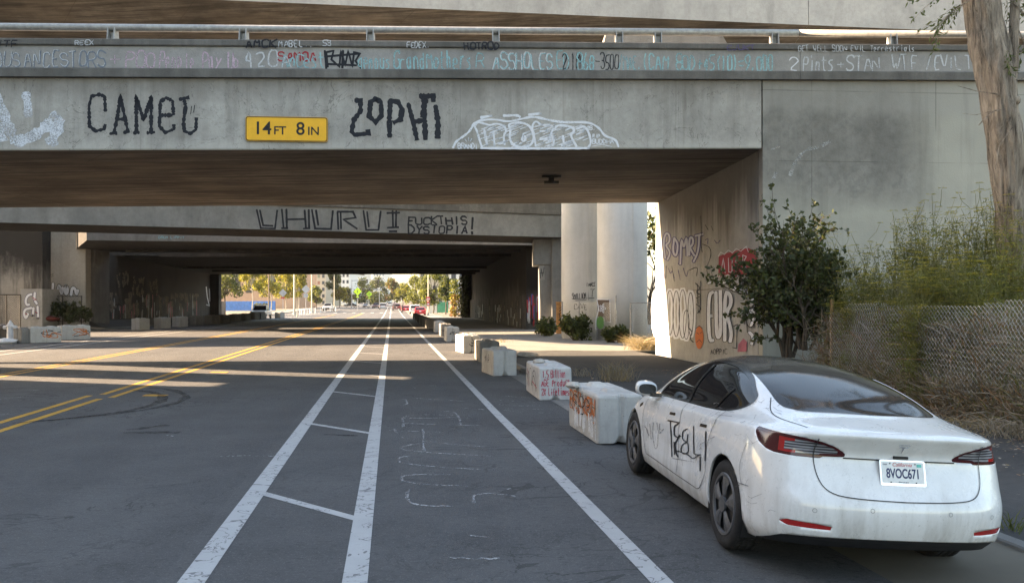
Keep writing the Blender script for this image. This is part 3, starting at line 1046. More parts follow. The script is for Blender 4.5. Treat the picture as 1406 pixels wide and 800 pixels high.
CARW = 2.875
CAR_M = Matrix.Translation(Vector((2.608, 5.472, 0.03))) @ Matrix.Rotation(0.0954, 4, 'Z') @ Matrix.Translation(Vector((-.9, 0, 0))) @ Matrix.Rotation(0.0626, 4, 'Y') @ Matrix.Translation(Vector((.9, 0, 0)))
CAR_I = CAR_M.inverted()


def local(g, name, mat, parent):
    o = g.build(name, mat, None)
    o.parent = parent
    return o


def car_surface():
    prof = lambda y: float(np.interp(y, [1.2, 1.45, 1.7, 1.95, 2.2, 2.4, 2.6, 2.8, 2.95], [1.325, 1.388, 1.423, 1.439, 1.443, 1.440, 1.430, 1.408, 1.375]))
    r0 = [(0, .13, .25), (.35, .145, .25), (.62, .19, .25), (.76, .29, .24), (.83, .47, .22), (.85, .98, .20), (.86, 1.55, .185), (.86, 2.2, .185), (.86, 2.9, .185), (.86, 3.5, .19), (.84, 3.95, .19), (.72, 4.3, .19), (.48, 4.5, .19), (0, 4.58, .19)]
    r1 = [(0, .045, .33), (.35, .06, .33), (.62, .112, .33), (.79, .222, .325), (.878, .43, .32), (.905, .98, .31), (.895, 1.55, .29), (.893, 2.2, .285), (.893, 2.9, .285), (.90, 3.5, .29), (.90, 3.93, .3), (.81, 4.35, .3), (.54, 4.59, .3), (0, 4.68, .3)]
    r2 = [(0, .0, .54), (.35, .014, .54), (.62, .066, .54), (.80, .185, .54), (.892, .42, .54), (.924, .98, .54), (.902, 1.55, .52), (.895, 2.2, .51), (.897, 2.9, .51), (.918, 3.5, .52), (.92, 3.92, .52), (.83, 4.36, .5), (.55, 4.61, .5), (0, 4.694, .5)]
    r3 = [(0, .075, .70), (.35, .088, .70), (.62, .132, .70), (.795, .228, .70), (.892, .44, .71), (.925, .98, .72), (.912, 1.55, .69), (.906, 2.2, .68), (.908, 2.9, .67), (.92, 3.5, .67), (.915, 3.9, .66), (.80, 4.32, .63), (.5, 4.54, .62), (0, 4.62, .62)]
    r4 = [(0, .142, .885), (.35, .153, .885), (.60, .186, .888), (.772, .265, .89), (.872, .46, .885), (.912, .98, .87), (.898, 1.55, .83), (.892, 2.2, .815), (.894, 2.9, .80), (.908, 3.5, .78), (.89, 3.88, .77), (.75, 4.24, .71), (.45, 4.45, .69), (0, 4.52, .69)]
    r5 = [(0, .060, 1.022), (.35, .075, 1.022), (.60, .136, 1.018), (.755, .285, 1.005), (.848, .50, .985), (.885, .98, .965), (.868, 1.55, .935), (.862, 2.2, .915), (.864, 2.9, .893), (.872, 3.5, .868), (.83, 3.83, .85), (.68, 4.12, .80), (.40, 4.30, .785), (0, 4.36, .785)]
    r5b = [(0, .088, 1.040), (.35, .103, 1.040), (.585, .175, 1.038), (.73, .32, 1.028), (.82, .54, 1.012), (.853, 1.0, .99), (.842, 1.56, .958), (.838, 2.2, .938), (.84, 2.9, .914), (.84, 3.48, .895), (.79, 3.78, .872), (.64, 4.04, .83), (.37, 4.21, .82), (0, 4.27, .82)]
    r6 = [(0, .51, 1.118), (.33, .53, 1.118), (.55, .60, 1.112), (.665, .76, 1.108), (.735, 1.0, 1.075), (.775, 1.28, 1.035), (.797, 1.66, .992), (.805, 2.2, .97), (.807, 2.9, .948), (.79, 3.35, .94), (.72, 3.62, .945), (.55, 3.8, .96), (.3, 3.9, .972), (0, 3.93, .977)]
    r9 = [(0, 1.36, 1.366), (.24, 1.38, 1.362), (.41, 1.45, 1.352), (.495, 1.58, 1.348), (.53, 1.72, 1.352), (.553, 1.88, 1.357), (.566, 2.04, 1.36), (.57, 2.24, 1.36), (.565, 2.46, 1.35), (.55, 2.64, 1.332), (.5, 2.78, 1.328), (.38, 2.86, 1.34), (.2, 2.90, 1.352), (0, 2.92, 1.356)]
    N = len(r0)
    r7, r8 = [], []
    for j in range(N):
        a, b = Vector(r6[j]), Vector(r9[j])
        bul = [.012, .012, .018, .026, .03, .032, .034, .036, .034, .03, .028, .02, .016, .014][j]
        nn = (b - a).cross(Vector((0, 1, 0)) if 4 <= j <= 9 else Vector((-1, 0, 0)) if j < 4 else Vector((1, 0, 0)))
        nn = nn.normalized()
        if nn.z < 0:
            nn = -nn
        r7.append(a.lerp(b, .34) + nn * bul)
        r8.append(a.lerp(b, .68) + nn * bul)
    ys = np.linspace(1.78, 2.55, N)
    r11 = [(0, y, prof(y)) for y in ys]
    r10 = []
    for j in range(N):
        y = (r9[j][1] + ys[j]) / 2
        x = r9[j][0] * .52
        r10.append((x, y, prof(y) - .045 * (x / .5) ** 2 - .004))
    rows = [r0, r1, r2, r3, r4, r5, r5b, r6, r7, r8, r9, r10, r11]
    P = np.array([[tuple(p) for p in r] for r in rows])          # rows x cols x 3
    # ghosts: mirrored columns at the two ends, extrapolated rows
    mir = np.array([-1, 1, 1])
    P = np.concatenate([P[:, 1:2] * mir, P, P[:, -2:-1] * mir], 1)
    P = np.concatenate([2 * P[:1] - P[1:2], P, (P[-2:-1] * mir)], 0)

    def cr(p0, p1, p2, p3, t):
        a = 0.5
        t = t[:, None]
        k = [np.maximum(np.linalg.norm(d, axis=-1, keepdims=True), 1e-5) ** a for d in (p1 - p0, p2 - p1, p3 - p2)]
        m1 = k[1] * ((p1 - p0) / k[0] - (p2 - p0) / (k[0] + k[1]) + (p2 - p1) / k[1])
        m2 = k[1] * ((p2 - p1) / k[1] - (p3 - p1) / (k[1] + k[2]) + (p3 - p2) / k[2])
        return ((2 * t**3 - 3 * t**2 + 1) * p1 + (t**3 - 2 * t**2 + t) * m1 + (-2 * t**3 + 3 * t**2) * p2 + (t**3 - t**2) * m2)

    nc, nr = 14, 9
    rowsN, colsN = P.shape[0] - 2, P.shape[1] - 2
    fine = []
    for i in range(P.shape[0]):
        out = []
        for j in range(1, colsN):
            t = np.arange(nc) / nc
            out.append(cr(P[i, j - 1][None], P[i, j][None], P[i, j + 1][None], P[i, j + 2][None], t))
        out.append(P[i, colsN][None])
        fine.append(np.concatenate(out))
    fine = np.array(fine)
    res = []
    for i in range(1, rowsN):
        for t in np.arange(nr) / nr:
            tt = np.full(fine.shape[1], t)
            res.append(cr(fine[i - 1], fine[i], fine[i + 1], fine[i + 2], tt))
    res.append(fine[rowsN])
    G = np.array(res)
    return G


G = car_surface()
nR, nC = G.shape[:2]
du = np.gradient(G, axis=0)
dv = np.gradient(G, axis=1)
Nn = np.cross(dv, du)
ln = np.linalg.norm(Nn, axis=2, keepdims=True)
Nn = Nn / np.maximum(ln, 1e-9)
Nn[-1] = (0, 0, 1)
if Nn[40, 60, 0] < 0:
    Nn = -Nn
Nn[:, 0, 0] = 0
Nn[:, -1, 0] = 0
Nn /= np.maximum(np.linalg.norm(Nn, axis=2, keepdims=True), 1e-9)
V = G.reshape(-1, 3)
NV = Nn.reshape(-1, 3)


def sdpoly(pts, poly):
    """signed distance to a polygon, positive inside"""
    poly = np.array(poly, float)
    d = np.full(len(pts), 1e9)
    inside = np.zeros(len(pts), bool)
    for a, b in zip(poly, np.roll(poly, -1, 0)):
        e = b - a
        w = pts - a
        t = np.clip((w @ e) / max(e @ e, 1e-12), 0, 1)
        d = np.minimum(d, np.linalg.norm(w - t[:, None] * e, axis=1))
        c = ((a[1] > pts[:, 1]) != (b[1] > pts[:, 1]))
        with np.errstate(divide='ignore', invalid='ignore'):
            xx = (b[0] - a[0]) * (pts[:, 1] - a[1]) / (b[1] - a[1] + 1e-15) + a[0]
        inside ^= c & (pts[:, 0] < xx)
    return np.where(inside, d, -d)


def closed_cr(pts, n=6):
    pts = [np.array(p, float) for p in pts]
    out = []
    L = len(pts)
    for i in range(L):
        p0, p1, p2, p3 = pts[i - 1], pts[i], pts[(i + 1) % L], pts[(i + 2) % L]
        for k in range(n):
            t = k / n
            out.append(.5 * ((2 * p1) + (-p0 + p2) * t + (2 * p0 - 5 * p1 + 4 * p2 - p3) * t * t + (-p0 + 3 * p1 - 3 * p2 + p3) * t**3))
    return out


x, y, z = V[:, 0], V[:, 1], V[:, 2]
YZ, XZ, XY = V[:, [1, 2]], V[:, [0, 2]], V[:, [0, 1]]
wcoord = np.stack([x + np.maximum(0, y - .12) * .9, z], 1)
side = x > .42
rear = y < .75
WIN = closed_cr([(3.28, .962), (2.9, .966), (2.2, .988), (1.7, 1.006), (1.35, 1.032), (1.12, 1.08), (1.03, 1.14), (1.13, 1.195), (1.4, 1.285), (1.8, 1.352), (2.2, 1.366), (2.5, 1.347), (2.75, 1.29), (3.05, 1.12)], 8)
RG = closed_cr([(-.56, .66), (-.42, .565), (0, .525), (.42, .565), (.56, .66), (.60, .80), (.575, 1.1), (.535, 1.5), (.51, 2.0), (.515, 2.5), (.56, 2.9), (.66, 3.4), (.60, 3.62), (0, 3.85), (-.60, 3.62), (-.66, 3.4), (-.56, 2.9), (-.515, 2.5), (-.51, 2.0), (-.535, 1.5), (-.575, 1.1), (-.60, .80)], 6)
TL = [(.40, .868), (.43, .902), (.49, .94), (.58, .968), (.72, .985), (.90, .992), (1.05, .998), (1.24, 1.003), (1.245, .965), (1.19, .91), (1.09, .872), (1.0, .858), (.80, .852), (.60, .850), (.595, .862)]
sd = {}
sd['arch'] = np.where((x > .55) & (z < .8), np.maximum(.378 - np.hypot(y - .978, z - .334), .378 - np.hypot(y - .978 - CARW, z - .334)), -1)
w_ = sdpoly(YZ, WIN)
sd['win'] = np.where(side, w_, -1)
sd['wtrim'] = np.where(side, w_ + .022, -1)
g_ = sdpoly(XY, RG)
sd['glass'] = np.where(z > .97, g_, -1)
t_ = sdpoly(wcoord, TL)
sd['tail'] = np.where(rear, t_, -1)
DIF = closed_cr([(-.80, .30), (-.62, .335), (0, .345), (.62, .335), (.80, .30), (.76, .15), (0, .15), (-.76, .15)], 4)
sd['diff'] = np.where(y < .5, sdpoly(XZ, DIF), -1)
sd['refl'] = np.where(y < .5, sdpoly(wcoord, [(.46, .412), (.50, .392), (.80, .392), (.90, .42), (.80, .436), (.6, .43)]), -1)
keys = list(sd)
S = np.stack([sd[k] for k in keys], 1)
D = np.concatenate([V, NV, S], 1)
polys = []
for i in range(nR - 1):
    for j in range(nC - 1):
        polys.append([D[i * nC + j], D[i * nC + j + 1], D[(i + 1) * nC + j + 1], D[(i + 1) * nC + j]])


def clip(polys, key, off=0.0):
    k = 6 + keys.index(key)
    ins, outs = [], []
    for p in polys:
        s = [q[k] - off for q in p]
        if min(s) >= 0:
            ins.append(p)
        elif max(s) < 0:
            outs.append(p)
        else:
            a, b = [], []
            n = len(p)
            for i in range(n):
                p0, p1, s0, s1 = p[i], p[(i + 1) % n], s[i], s[(i + 1) % n]
                (a if s0 >= 0 else b).append(p0)
                if (s0 >= 0) != (s1 >= 0):
                    c = p0 + (p1 - p0) * (s0 / (s0 - s1))
                    a.append(c)
                    b.append(c)
            if len(a) > 2:
                ins.append(a)
            if len(b) > 2:
                outs.append(b)
    return ins, outs


car = thing('parked_car', (0, 0, 0), 'white electric sedan with black glass roof and scrawled black tag, parked at the right kerb', 'car')
car.matrix_world = CAR_M
bpy.context.view_layer.update()


def polymesh(name, polys, mat, inset=0.0, parent=None, mirror=True):
    vs, ns, fs = [], [], []
    idx = {}

    def vid(q, s):
        key = (round(q[0] * s, 5), round(q[1], 5), round(q[2], 5))
        if key not in idx:
            idx[key] = len(vs)
            n = Vector((q[3] * s, q[4], q[5])).normalized()
            vs.append(Vector((q[0] * s, q[1], q[2])) + n * inset)
            ns.append(n)
        return idx[key]
    for s in ((1, -1) if mirror is True else (mirror,)):
        for p in polys:
            f = []
            for q in p:
                i = vid(q, s)
                if i not in f:
                    f.append(i)
            if len(f) > 2:
                fs.append(f if s == 1 else f[::-1])
    me = bpy.data.meshes.new(name)
    me.from_pydata(vs, [], fs)
    me.materials.append(mat)
    me.polygons.foreach_set('use_smooth', [True] * len(me.polygons))
    me.update()
    # outward winding
    if me.polygons and sum(1 for p_ in me.polygons if p_.normal.dot(ns[p_.vertices[0]]) < 0) > len(me.polygons) / 2:
        me.flip_normals()
    me.normals_split_custom_set_from_vertices([tuple(n) for n in ns])
    o = bpy.data.objects.new(name, me)
    COL.objects.link(o)
    o.parent = parent or car
    return o


_, polys = clip(polys, 'arch')
win, polys = clip(polys, 'win')
trim, polys = clip(polys, 'wtrim')
gls, polys = clip(polys, 'glass')
tail, polys = clip(polys, 'tail')
dif, polys = clip(polys, 'diff')
refl, polys = clip(polys, 'refl')
# body shell with a thickness turned inwards along its openings
body = polymesh('body', polys, M_CAR)
body.data.materials.append(M_BLKP)
so = body.modifiers.new('shell', 'SOLIDIFY')
so.thickness = 0.02
so.offset = -1
so.material_offset = 1
so.material_offset_rim = 0
for s_ in (1, -1):
    polymesh('window_trim', trim, M_GLOSS, -.002, None, s_)
div = {1: [], -1: []}
for s_, nm in ((1, 'side_window'), (-1, 'side_window')):
    polymesh(nm, win, M_CGLS, -.006, None, s_)
rg = [p for p in gls if np.mean([q[1] for q in p]) < 1.62]
rf = [p for p in gls if np.mean([q[1] for q in p]) >= 1.62 and np.mean([q[1] for q in p]) < 2.72]
ws = [p for p in gls if np.mean([q[1] for q in p]) >= 2.72]
polymesh('rear_window', rg, M_RGLS, -.003)
polymesh('glass_roof', rf, M_ROOFG, -.003)
polymesh('windscreen', ws, M_CGLS, -.003)
polymesh('rear_diffuser', dif, M_BLKP, -.012)
for s_ in (1, -1):
    polymesh('reflector', refl, M_REDL, -.004, None, s_)
    core, rim_ = clip(tail, 'tail', .020)
    inner = [p for p in core if np.mean([q[0] + max(0, q[1] - .12) * .9 for q in p]) < .965]
    outer = [p for p in core if p not in inner] if False else [p for p in core if np.mean([q[0] + max(0, q[1] - .12) * .9 for q in p]) >= .965]
    tl = polymesh('tail_light', rim_, M_DRED, -.002, None, s_)
    redb = [p for p in inner if np.mean([q[0] + max(0, q[1] - .12) * .9 for q in p]) > .80 and not (np.mean([q[2] for q in p]) > .895 and np.mean([q[2] for q in p]) < .945 and np.mean([q[0] + max(0, q[1] - .12) * .9 for q in p]) < .90)]
    ids = {id(p) for p in redb}
    polymesh('clear_lens', [p for p in inner if id(p) not in ids], M_CLEAR, -.006, tl, s_)
    polymesh('red_lens', redb, M_REDL, -.006, tl, s_)
    polymesh('outer_lens', outer, M_DRED, -.006, tl, s_)

# projection of strokes on the body
_bm_v = [Vector(p) for p in V] + [Vector((-p[0], p[1], p[2])) for p in V]
_bm_f = []
for i in range(nR - 1):
    for j in range(nC - 1):
        a = i * nC + j
        _bm_f.append((a, a + 1, a + nC + 1, a + nC))
        _bm_f.append(tuple(len(V) + q for q in (a, a + nC, a + nC + 1, a + 1)))
BVH = BVHTree.FromPolygons(_bm_v, _bm_f)
CEYE = CAR_I @ Vector((0, 0, H))


def carpix(p, lift):
    """photo pixel onto the skin of the car, local coordinates"""
    tgt = CAR_I @ Vector(((p[0] - CX) / F * 5, 5, H + (HY - p[1]) / F * 5))
    d = (tgt - CEYE).normalized()
    h, n, i_, dist = BVH.ray_cast(CEYE, d)
    if h is None:
        h, n, i_, dist = BVH.find_nearest(CEYE + d * 7)
    if n.dot(d) > 0:
        n = -n
    return h + n * lift


def side_proj(sx):
    def f(p, lift):                                # (y, z) on the flank
        h, n, i_, dist = BVH.ray_cast(Vector((sx * 2, p[0], p[1])), Vector((-sx, 0, 0)))
        if h is None:
            h, n, i_, dist = BVH.find_nearest(Vector((sx * .9, p[0], p[1])))
        n = n if n.x * sx > 0 else -n
        return h + n * (lift - .0015)
    return f


def rear_proj(p, lift):                            # (x, z) on the tail
    h, n, i_, dist = BVH.ray_cast(Vector((p[0], -2, p[1])), Vector((0, 1, 0)))
    if h is None:
        h, n, i_, dist = BVH.find_nearest(Vector((p[0], .2, p[1])))
    n = n if n.y < 0 else -n
    return h + n * (lift - .0015)


def top_proj(p, lift):                             # (x, y) from above
    h, n, i_, dist = BVH.ray_cast(Vector((p[0], p[1], 3)), Vector((0, 0, -1)))
    n = n if n.z > 0 else -n
    return h + n * (lift - .0015)


def dens(p, step):
    out = [Vector(p[0])]
    for a, b in zip(p, p[1:]):
        a, b = Vector(a), Vector(b)
        k = max(1, int((b - a).length / step))
        out += [a.lerp(b, i / k) for i in range(1, k + 1)]
    return [tuple(q) for q in out]


def lines(name, sets, mat, parent=car):
    g = MB()
    for proj, pts, w in sets:
        ribbon(g, dens(pts, .03), w, proj, cap=False)
    me_o = g.build(name, mat, None)
    me_o.parent = parent
    return me_o


SETS = []
for sx in (-1, 1):
    sp_ = side_proj(sx)
    SETS += [(sp_, chaikin([(3.42, .90), (3.46, .70), (3.40, .45), (3.30, .31)], 2), .0075),                      # front door, front edge
             (sp_, chaikin([(2.28, .968), (2.22, .80), (2.20, .5), (2.24, .31)], 2), .0075),                       # between the doors
             (sp_, chaikin([(1.33, 1.02), (1.30, .93), (1.36, .80), (1.43, .62), (1.42, .48), (1.55, .33), (1.62, .31)], 2), .0075),
             (sp_, [(1.62, .305), (2.24, .30), (3.3, .305)], .006),
             (sp_, chaikin([(.60, .86), (.66, .70), (.64, .62), (.60, .56)], 2), .004), (sp_, [(.66, .565), (.50, .575)], .004),
             (sp_, [(.72, .52), (.62, .56)], .004)]
for s_ in (1, -1):
    SETS += [(rear_proj, chaikin([(.585 * s_, .99), (.60 * s_, .85), (.585 * s_, .72), (.53 * s_, .64), (.40 * s_, .612), (0, .605)], 3), .006)]
SETS += [(rear_proj, [(-.40, .862), (0, .862), (.40, .862)], .010)]
for s_ in (1, -1):
    SETS += [(top_proj, chaikin([(.62 * s_, .24), (.70 * s_, .50), (.69 * s_, .72), (.61 * s_, .90)], 2), .0075)]
for s_ in SETS:
    lines('panel_gap', [s_], M_BLKP)
# window divisions, handles, badge camera
S2 = []
for sx in (-1, 1):
    sp_ = side_proj(sx)
    S2 += [(sp_, [(2.30, .97), (2.20, 1.34)], .055), (sp_, [(1.62, 1.0), (1.42, 1.19)], .03)]
    for hy, hz in ((2.42, .835), (1.50, .855)):
        hg = MB()
        ribbon(hg, dens([(hy, hz), (hy + .17, hz - .012)], .03), .026, sp_, cap=True)
        o = hg.build('door_handle', M_GLOSS, None)
        o.parent = car
    vg = MB()
    ribbon(vg, dens([(3.56, .80), (3.64, .77)], .02), .035, sp_, cap=True)
    o = vg.build('repeater', M_GLOSS, None)
    o.parent = car
for s_ in S2:
    lines('window_divider', [s_], M_GLOSS)
# long scratches and the black and grey scrawl on the doors (traced from the photograph, zoom 2.857 from 840,480)
ZC = lambda L: [(840 + a / 2.857, 480 + b / 2.857) for a, b in L]
M_TAGB = paint('black_spray_on_car', (0.012, 0.012, 0.014), .75, .35, 40)
M_TAGG = paint('thin_grey_spray', (0.22, 0.22, 0.23), .3, .5, 40)


def scrawl(name, strokes, mat, wpx):
    g = MB()
    for st in strokes:
        q = ZC(chaikin(dens(st, 14), 1))
        ribbon(g, q, wpx * U(.8, 1.2), lambda p, l: carpix(p, l), wob=.15)
    o = g.build(name, mat, None)
    o.parent = car
    return o


scrawl('door_graffiti', [[(231, 282), (234, 340), (237, 420)], [(221, 277), (245, 281), (268, 287)],
                         [(262, 290), (246, 300), (246, 335), (262, 345), (272, 330), (262, 345), (248, 370), (256, 410), (262, 420)], [(248, 410), (246, 360)],
                         [(298, 310), (280, 318), (278, 350), (300, 365), (302, 400), (284, 410), (270, 395), (278, 370), (296, 362), (300, 330)],
                         [(322, 300), (322, 360), (324, 410), (350, 412)], [(256, 395), (300, 410), (320, 428), (350, 408)], [(348, 420), (348, 475)],
                         [(370, 320), (368, 435)]], M_TAGB, 1.7)
scrawl('scratch', [[(352, 390), (346, 372), (375, 355), (405, 340)], [(130, 300), (140, 310), (148, 340), (132, 300)], [(165, 285), (160, 330), (172, 390), (180, 380), (184, 320), (178, 285)],
                   [(190, 290), (186, 330), (200, 318), (190, 310)], [(205, 310), (190, 325)], [(150, 290), (156, 350)], [(240, 425), (330, 440)]], M_TAGG, 1.2)
r2_ = random.Random(5)
for k in range(22):                                # scuffs over the rear wing and bumper corner
    cx_, cy_ = r2_.choice([(520, 350), (520, 420), (450, 250), (560, 300), (550, 620), (540, 560), (610, 210), (500, 300), (580, 250)])
    a = (cx_ + r2_.gauss(0, 28), cy_ + r2_.gauss(0, 22))
    b = (a[0] + r2_.gauss(10, 22), a[1] + r2_.gauss(-8, 16))
    g = MB()
    ribbon(g, ZC([a, ((a[0] + b[0]) / 2 + r2_.gauss(0, 4), (a[1] + b[1]) / 2 + r2_.gauss(0, 4)), b]), .45, lambda p, l: carpix(p, l - .002), wob=.4)
    local(g, 'scuff', M_TAGG, car)
# small round sensors on the bumper
for sx_, sz_ in ((-.62, .52), (-.25, .545), (.30, .54), (.64, .52)):
    g = MB()
    ring = [(sx_ + .013 * math.cos(k * math.pi / 8), sz_ + .013 * math.sin(k * math.pi / 8)) for k in range(17)]
    ribbon(g, ring, .002, rear_proj, cap=False)
    o = g.build('parking_sensor', M_BLKP, None)
    o.parent = car


def onrear(px_, pz_, off):
    p = rear_proj((px_, pz_), off)
    return p


# number plate
PLZ = .782
pc = rear_proj((0, PLZ), .012)
tiltp = math.radians(14)
PM = Matrix.Translation(pc + Vector((0, -.006, 0))) @ Matrix.Rotation(-tiltp, 4, 'X')


def rrect(w, h, r, n=5):
    out = []
    for cx_, cy_, a0 in ((w / 2 - r, h / 2 - r, 0), (-w / 2 + r, h / 2 - r, 90), (-w / 2 + r, -h / 2 + r, 180), (w / 2 - r, -h / 2 + r, 270)):
        for k in range(n + 1):
            a = math.radians(a0 + 90 * k / n)
            out.append((cx_ + r * math.cos(a), cy_ + r * math.sin(a)))
    return out


def plate_slab(w, h, r, y0, y1, M_):
    g = MB()
    p = rrect(w, h, r)
    g.loft([[M_ @ Vector((a, y0, b)) for a, b in p], [M_ @ Vector((a, y1, b)) for a, b in p]])
    return g


def text_mesh(txt, size, M_, mat, name, parent, xs=1.0, align='CENTER', thick=.0006, shear=0.0, org=None, bold=0.0):
    cu = bpy.data.curves.new(name, 'FONT')
    cu.body = txt
    cu.size = size
    cu.align_x = align
    cu.align_y = 'CENTER'
    cu.extrude = thick
    cu.shear = shear
    cu.offset = bold * size
    to = bpy.data.objects.new('tmp', cu)
    COL.objects.link(to)
    bpy.context.view_layer.update()
    me = bpy.data.meshes.new_from_object(to)
    bpy.data.objects.remove(to)
    me.materials.append(mat)
    T = M_ @ Matrix.Rotation(math.radians(90), 4, 'X') @ Matrix.Diagonal((xs, 1, 1, 1))
    me.transform(T)
    if org is not None:
        me.transform(Matrix.Translation(-Vector(org)))
    o = bpy.data.objects.new(name, me)
    COL.objects.link(o)
    o.parent = parent
    return o


npl = local(plate_slab(.325, .172, .012, -.004, .004, PM), 'number_plate', M_BADGE, car)
local(plate_slab(.300, .142, .008, -.0055, -.0038, PM @ Matrix.Translation((0, 0, .004))), 'plate_face', M_PLATE, npl)
FR = PM @ Matrix.Translation((0, -.0062, 0))
text_mesh('8VOC671', .088, FR @ Matrix.Translation((0, 0, -.006)), M_INK, 'plate_number', npl, .66, bold=.022)
text_mesh('California', .036, FR @ Matrix.Translation((-.005, 0, .055)), M_RINK, 'plate_state', npl, 1.0, shear=.3)
text_mesh('dmv.ca.gov', .014, FR @ Matrix.Translation((0, 0, -.060)), M_INK, 'plate_web', npl, 1.2)
local(plate_slab(.034, .020, .001, -.0006, .0006, FR @ Matrix.Translation((.118, 0, .053))), 'plate_sticker', M_TEAL, npl)
text_mesh('MAR', .014, FR @ Matrix.Translation((-.125, 0, .055)), M_INK, 'plate_month', npl)
for a, b in ((-.09, .062), (.09, .062), (-.09, -.062), (.09, -.062)):
    g = MB()
    g.tube([FR @ Vector((a, -.001, b)), FR @ Vector((a, .002, b))], .005, 8)
    local(g, 'plate_screw', M_DARKST, npl)
g = MB()
g.box(rear_proj((0, .885), .004), (.10, .03, .018))
local(g, 'reversing_camera', M_BLKP, car)
# T-shaped badge
bz = .948
g = MB()


def bp(a, b, l):
    return rear_proj((a, bz + b), l)


arc = [(-.042 + .084 * k / 10, .030 - 3.0 * (-.042 + .084 * k / 10) ** 2) for k in range(11)]
g.add([bp(a, b + .005, .004) for a, b in arc] + [bp(a, b - .001, .004) for a, b in arc], [(i, i + 1, 12 + i, 11 + i) for i in range(10)])
low_ = [(-.034, .016), (-.020, .0205), (-.008, .021), (0, .017), (.008, .021), (.020, .0205), (.034, .016), (.030, .008), (.012, .012), (.008, .011), (0, -.036), (-.008, .011), (-.012, .012), (-.030, .008)]
tr = tessellate_polygon([[Vector((a, b, 0)) for a, b in low_]])
g.add([bp(a, b, .004) for a, b in low_], [tuple(q) for q in tr])
local(g, 'badge', M_BADGE, car)
# wheels
for sx in (-1, 1):
    for wy in (.978, .978 + CARW):
        wt = MB()
        xc = sx * .795
        prof = [(-.105, .236), (-.118, .27), (-.117, .30), (-.105, .325), (-.085, .334), (-.03, .335), (.03, .335), (.085, .334), (.105, .325), (.117, .30), (.118, .27), (.105, .236)]
        rings = []
        for k in range(49):
            a = 2 * math.pi * k / 48
            rings.append([Vector((xc + p, wy + r * math.cos(a), .334 + r * math.sin(a))) for p, r in prof])
        wt.loft(rings, False, False)
        for k in range(72):                        # tread blocks
            a = 2 * math.pi * k / 72
            for q in (-.07, -.025, .025, .07):
                c = Vector((xc + q, wy + .335 * math.cos(a + q), .334 + .335 * math.sin(a + q)))
                wt.box(c, (.036, .022, .006), M=Matrix.Rotation(a + q + math.pi / 2, 4, 'X'))
        wh_ = wt.build('wheel', M_TYRE, None, True)
        wh_.parent = car
        dk = MB()
        c0 = Vector((xc + sx * .085, wy, .334))
        dk.tube([c0 - Vector((sx * .06, 0, 0)), c0], .235, 40)
        local(dk, 'shadow_backing_disc', M_BLKP, wh_).name = 'backing_disc'  # black disc stands in for the shade between the cover's blades
        rm = MB()
        rr = []
        for k in range(49):
            a = 2 * math.pi * k / 48
            rr.append([Vector((c0.x + sx * dx, wy + r * math.cos(a), .334 + r * math.sin(a))) for dx, r in ((.022, .240), (.030, .232), (.028, .214), (.010, .208))])
        rm.loft(rr, False, False)
        for k in range(5):                         # five broad blades of the cover
            a0 = 2 * math.pi * k / 5 + .35
            vs = []
            for r, wd, dx in ((.055, .30, .034), (.12, .33, .038), (.17, .36, .036), (.213, .385, .028)):
                for s2 in (-1, -.35, .35, 1):
                    a = a0 + s2 * wd + .12 * (r - .1)
                    vs.append(Vector((c0.x + sx * (dx - (.014 if abs(s2) == 1 else 0)), wy + r * math.cos(a), .334 + r * math.sin(a))))
            fs = [(i * 4 + j, i * 4 + j + 1, i * 4 + j + 5, i * 4 + j + 4) for i in range(3) for j in range(3)]
            rm.add(vs, fs)
        rm.tube([c0 + Vector((sx * .02, 0, 0)), c0 + Vector((sx * .040, 0, 0))], .062, 20)
        local(rm, 'rim', M_RIM, wh_)
    # arch liners
    for wy in (.978, .978 + CARW):
        g = MB()
        ring0 = [Vector((sx * .895, wy + .382 * math.cos(a), .334 + .382 * math.sin(a))) for a in [math.radians(-25 + 230 * k / 24) for k in range(25)]]
        ring1 = [p - Vector((sx * .36, 0, 0)) for p in ring0]
        g.loft([ring0, ring1], False, False)
        ctr = Vector((sx * .535, wy, .334))
        g.add(ring1 + [ctr], [(i, i + 1, 25) for i in range(24)])
        local(g, 'wheel_arch', M_BLKP, car)
    # door mirror
    g = MB()
    rings = []
    for k, (dy, sc_) in enumerate(((-.0, .55), (.012, .92), (.05, 1.0), (.10, .9), (.14, .62), (.16, .2))):
        c = Vector((sx * .985, 3.10 + dy, 1.0 + .015 * (k > 2)))
        rings.append([c + Vector((sx * .115 * sc_ * math.copysign(abs(math.cos(a)) ** .7, math.cos(a)), 0, .072 * sc_ * math.copysign(abs(math.sin(a)) ** .75, math.sin(a)))) for a in [2 * math.pi * q / 20 for q in range(20)]])
    g.loft(rings)
    mo = local(g, 'door_mirror', M_CAR, car)
    for p_ in mo.data.polygons:
        p_.use_smooth = True
    g = MB()
    c = Vector((sx * .985, 3.097, 1.0))
    ring = [c + Vector((.09 * math.copysign(abs(math.cos(a)) ** .7, math.cos(a)), 0, .052 * math.copysign(abs(math.sin(a)) ** .75, math.sin(a)))) for a in [2 * math.pi * q / 20 for q in range(20)]]
    g.add(ring, [tuple(range(20))])
    local(g, 'mirror_glass', M_GLOSS, mo)
    g = MB()
    g.hexa([Vector((sx * a, b, c_)) for c_, w in ((.925, .0), (.965, .01)) for a, b in ((.84, 3.07), (.95, 3.08), (.95, 3.17), (.84, 3.19))])
    local(g, 'mirror_arm', M_GLOSS, mo)
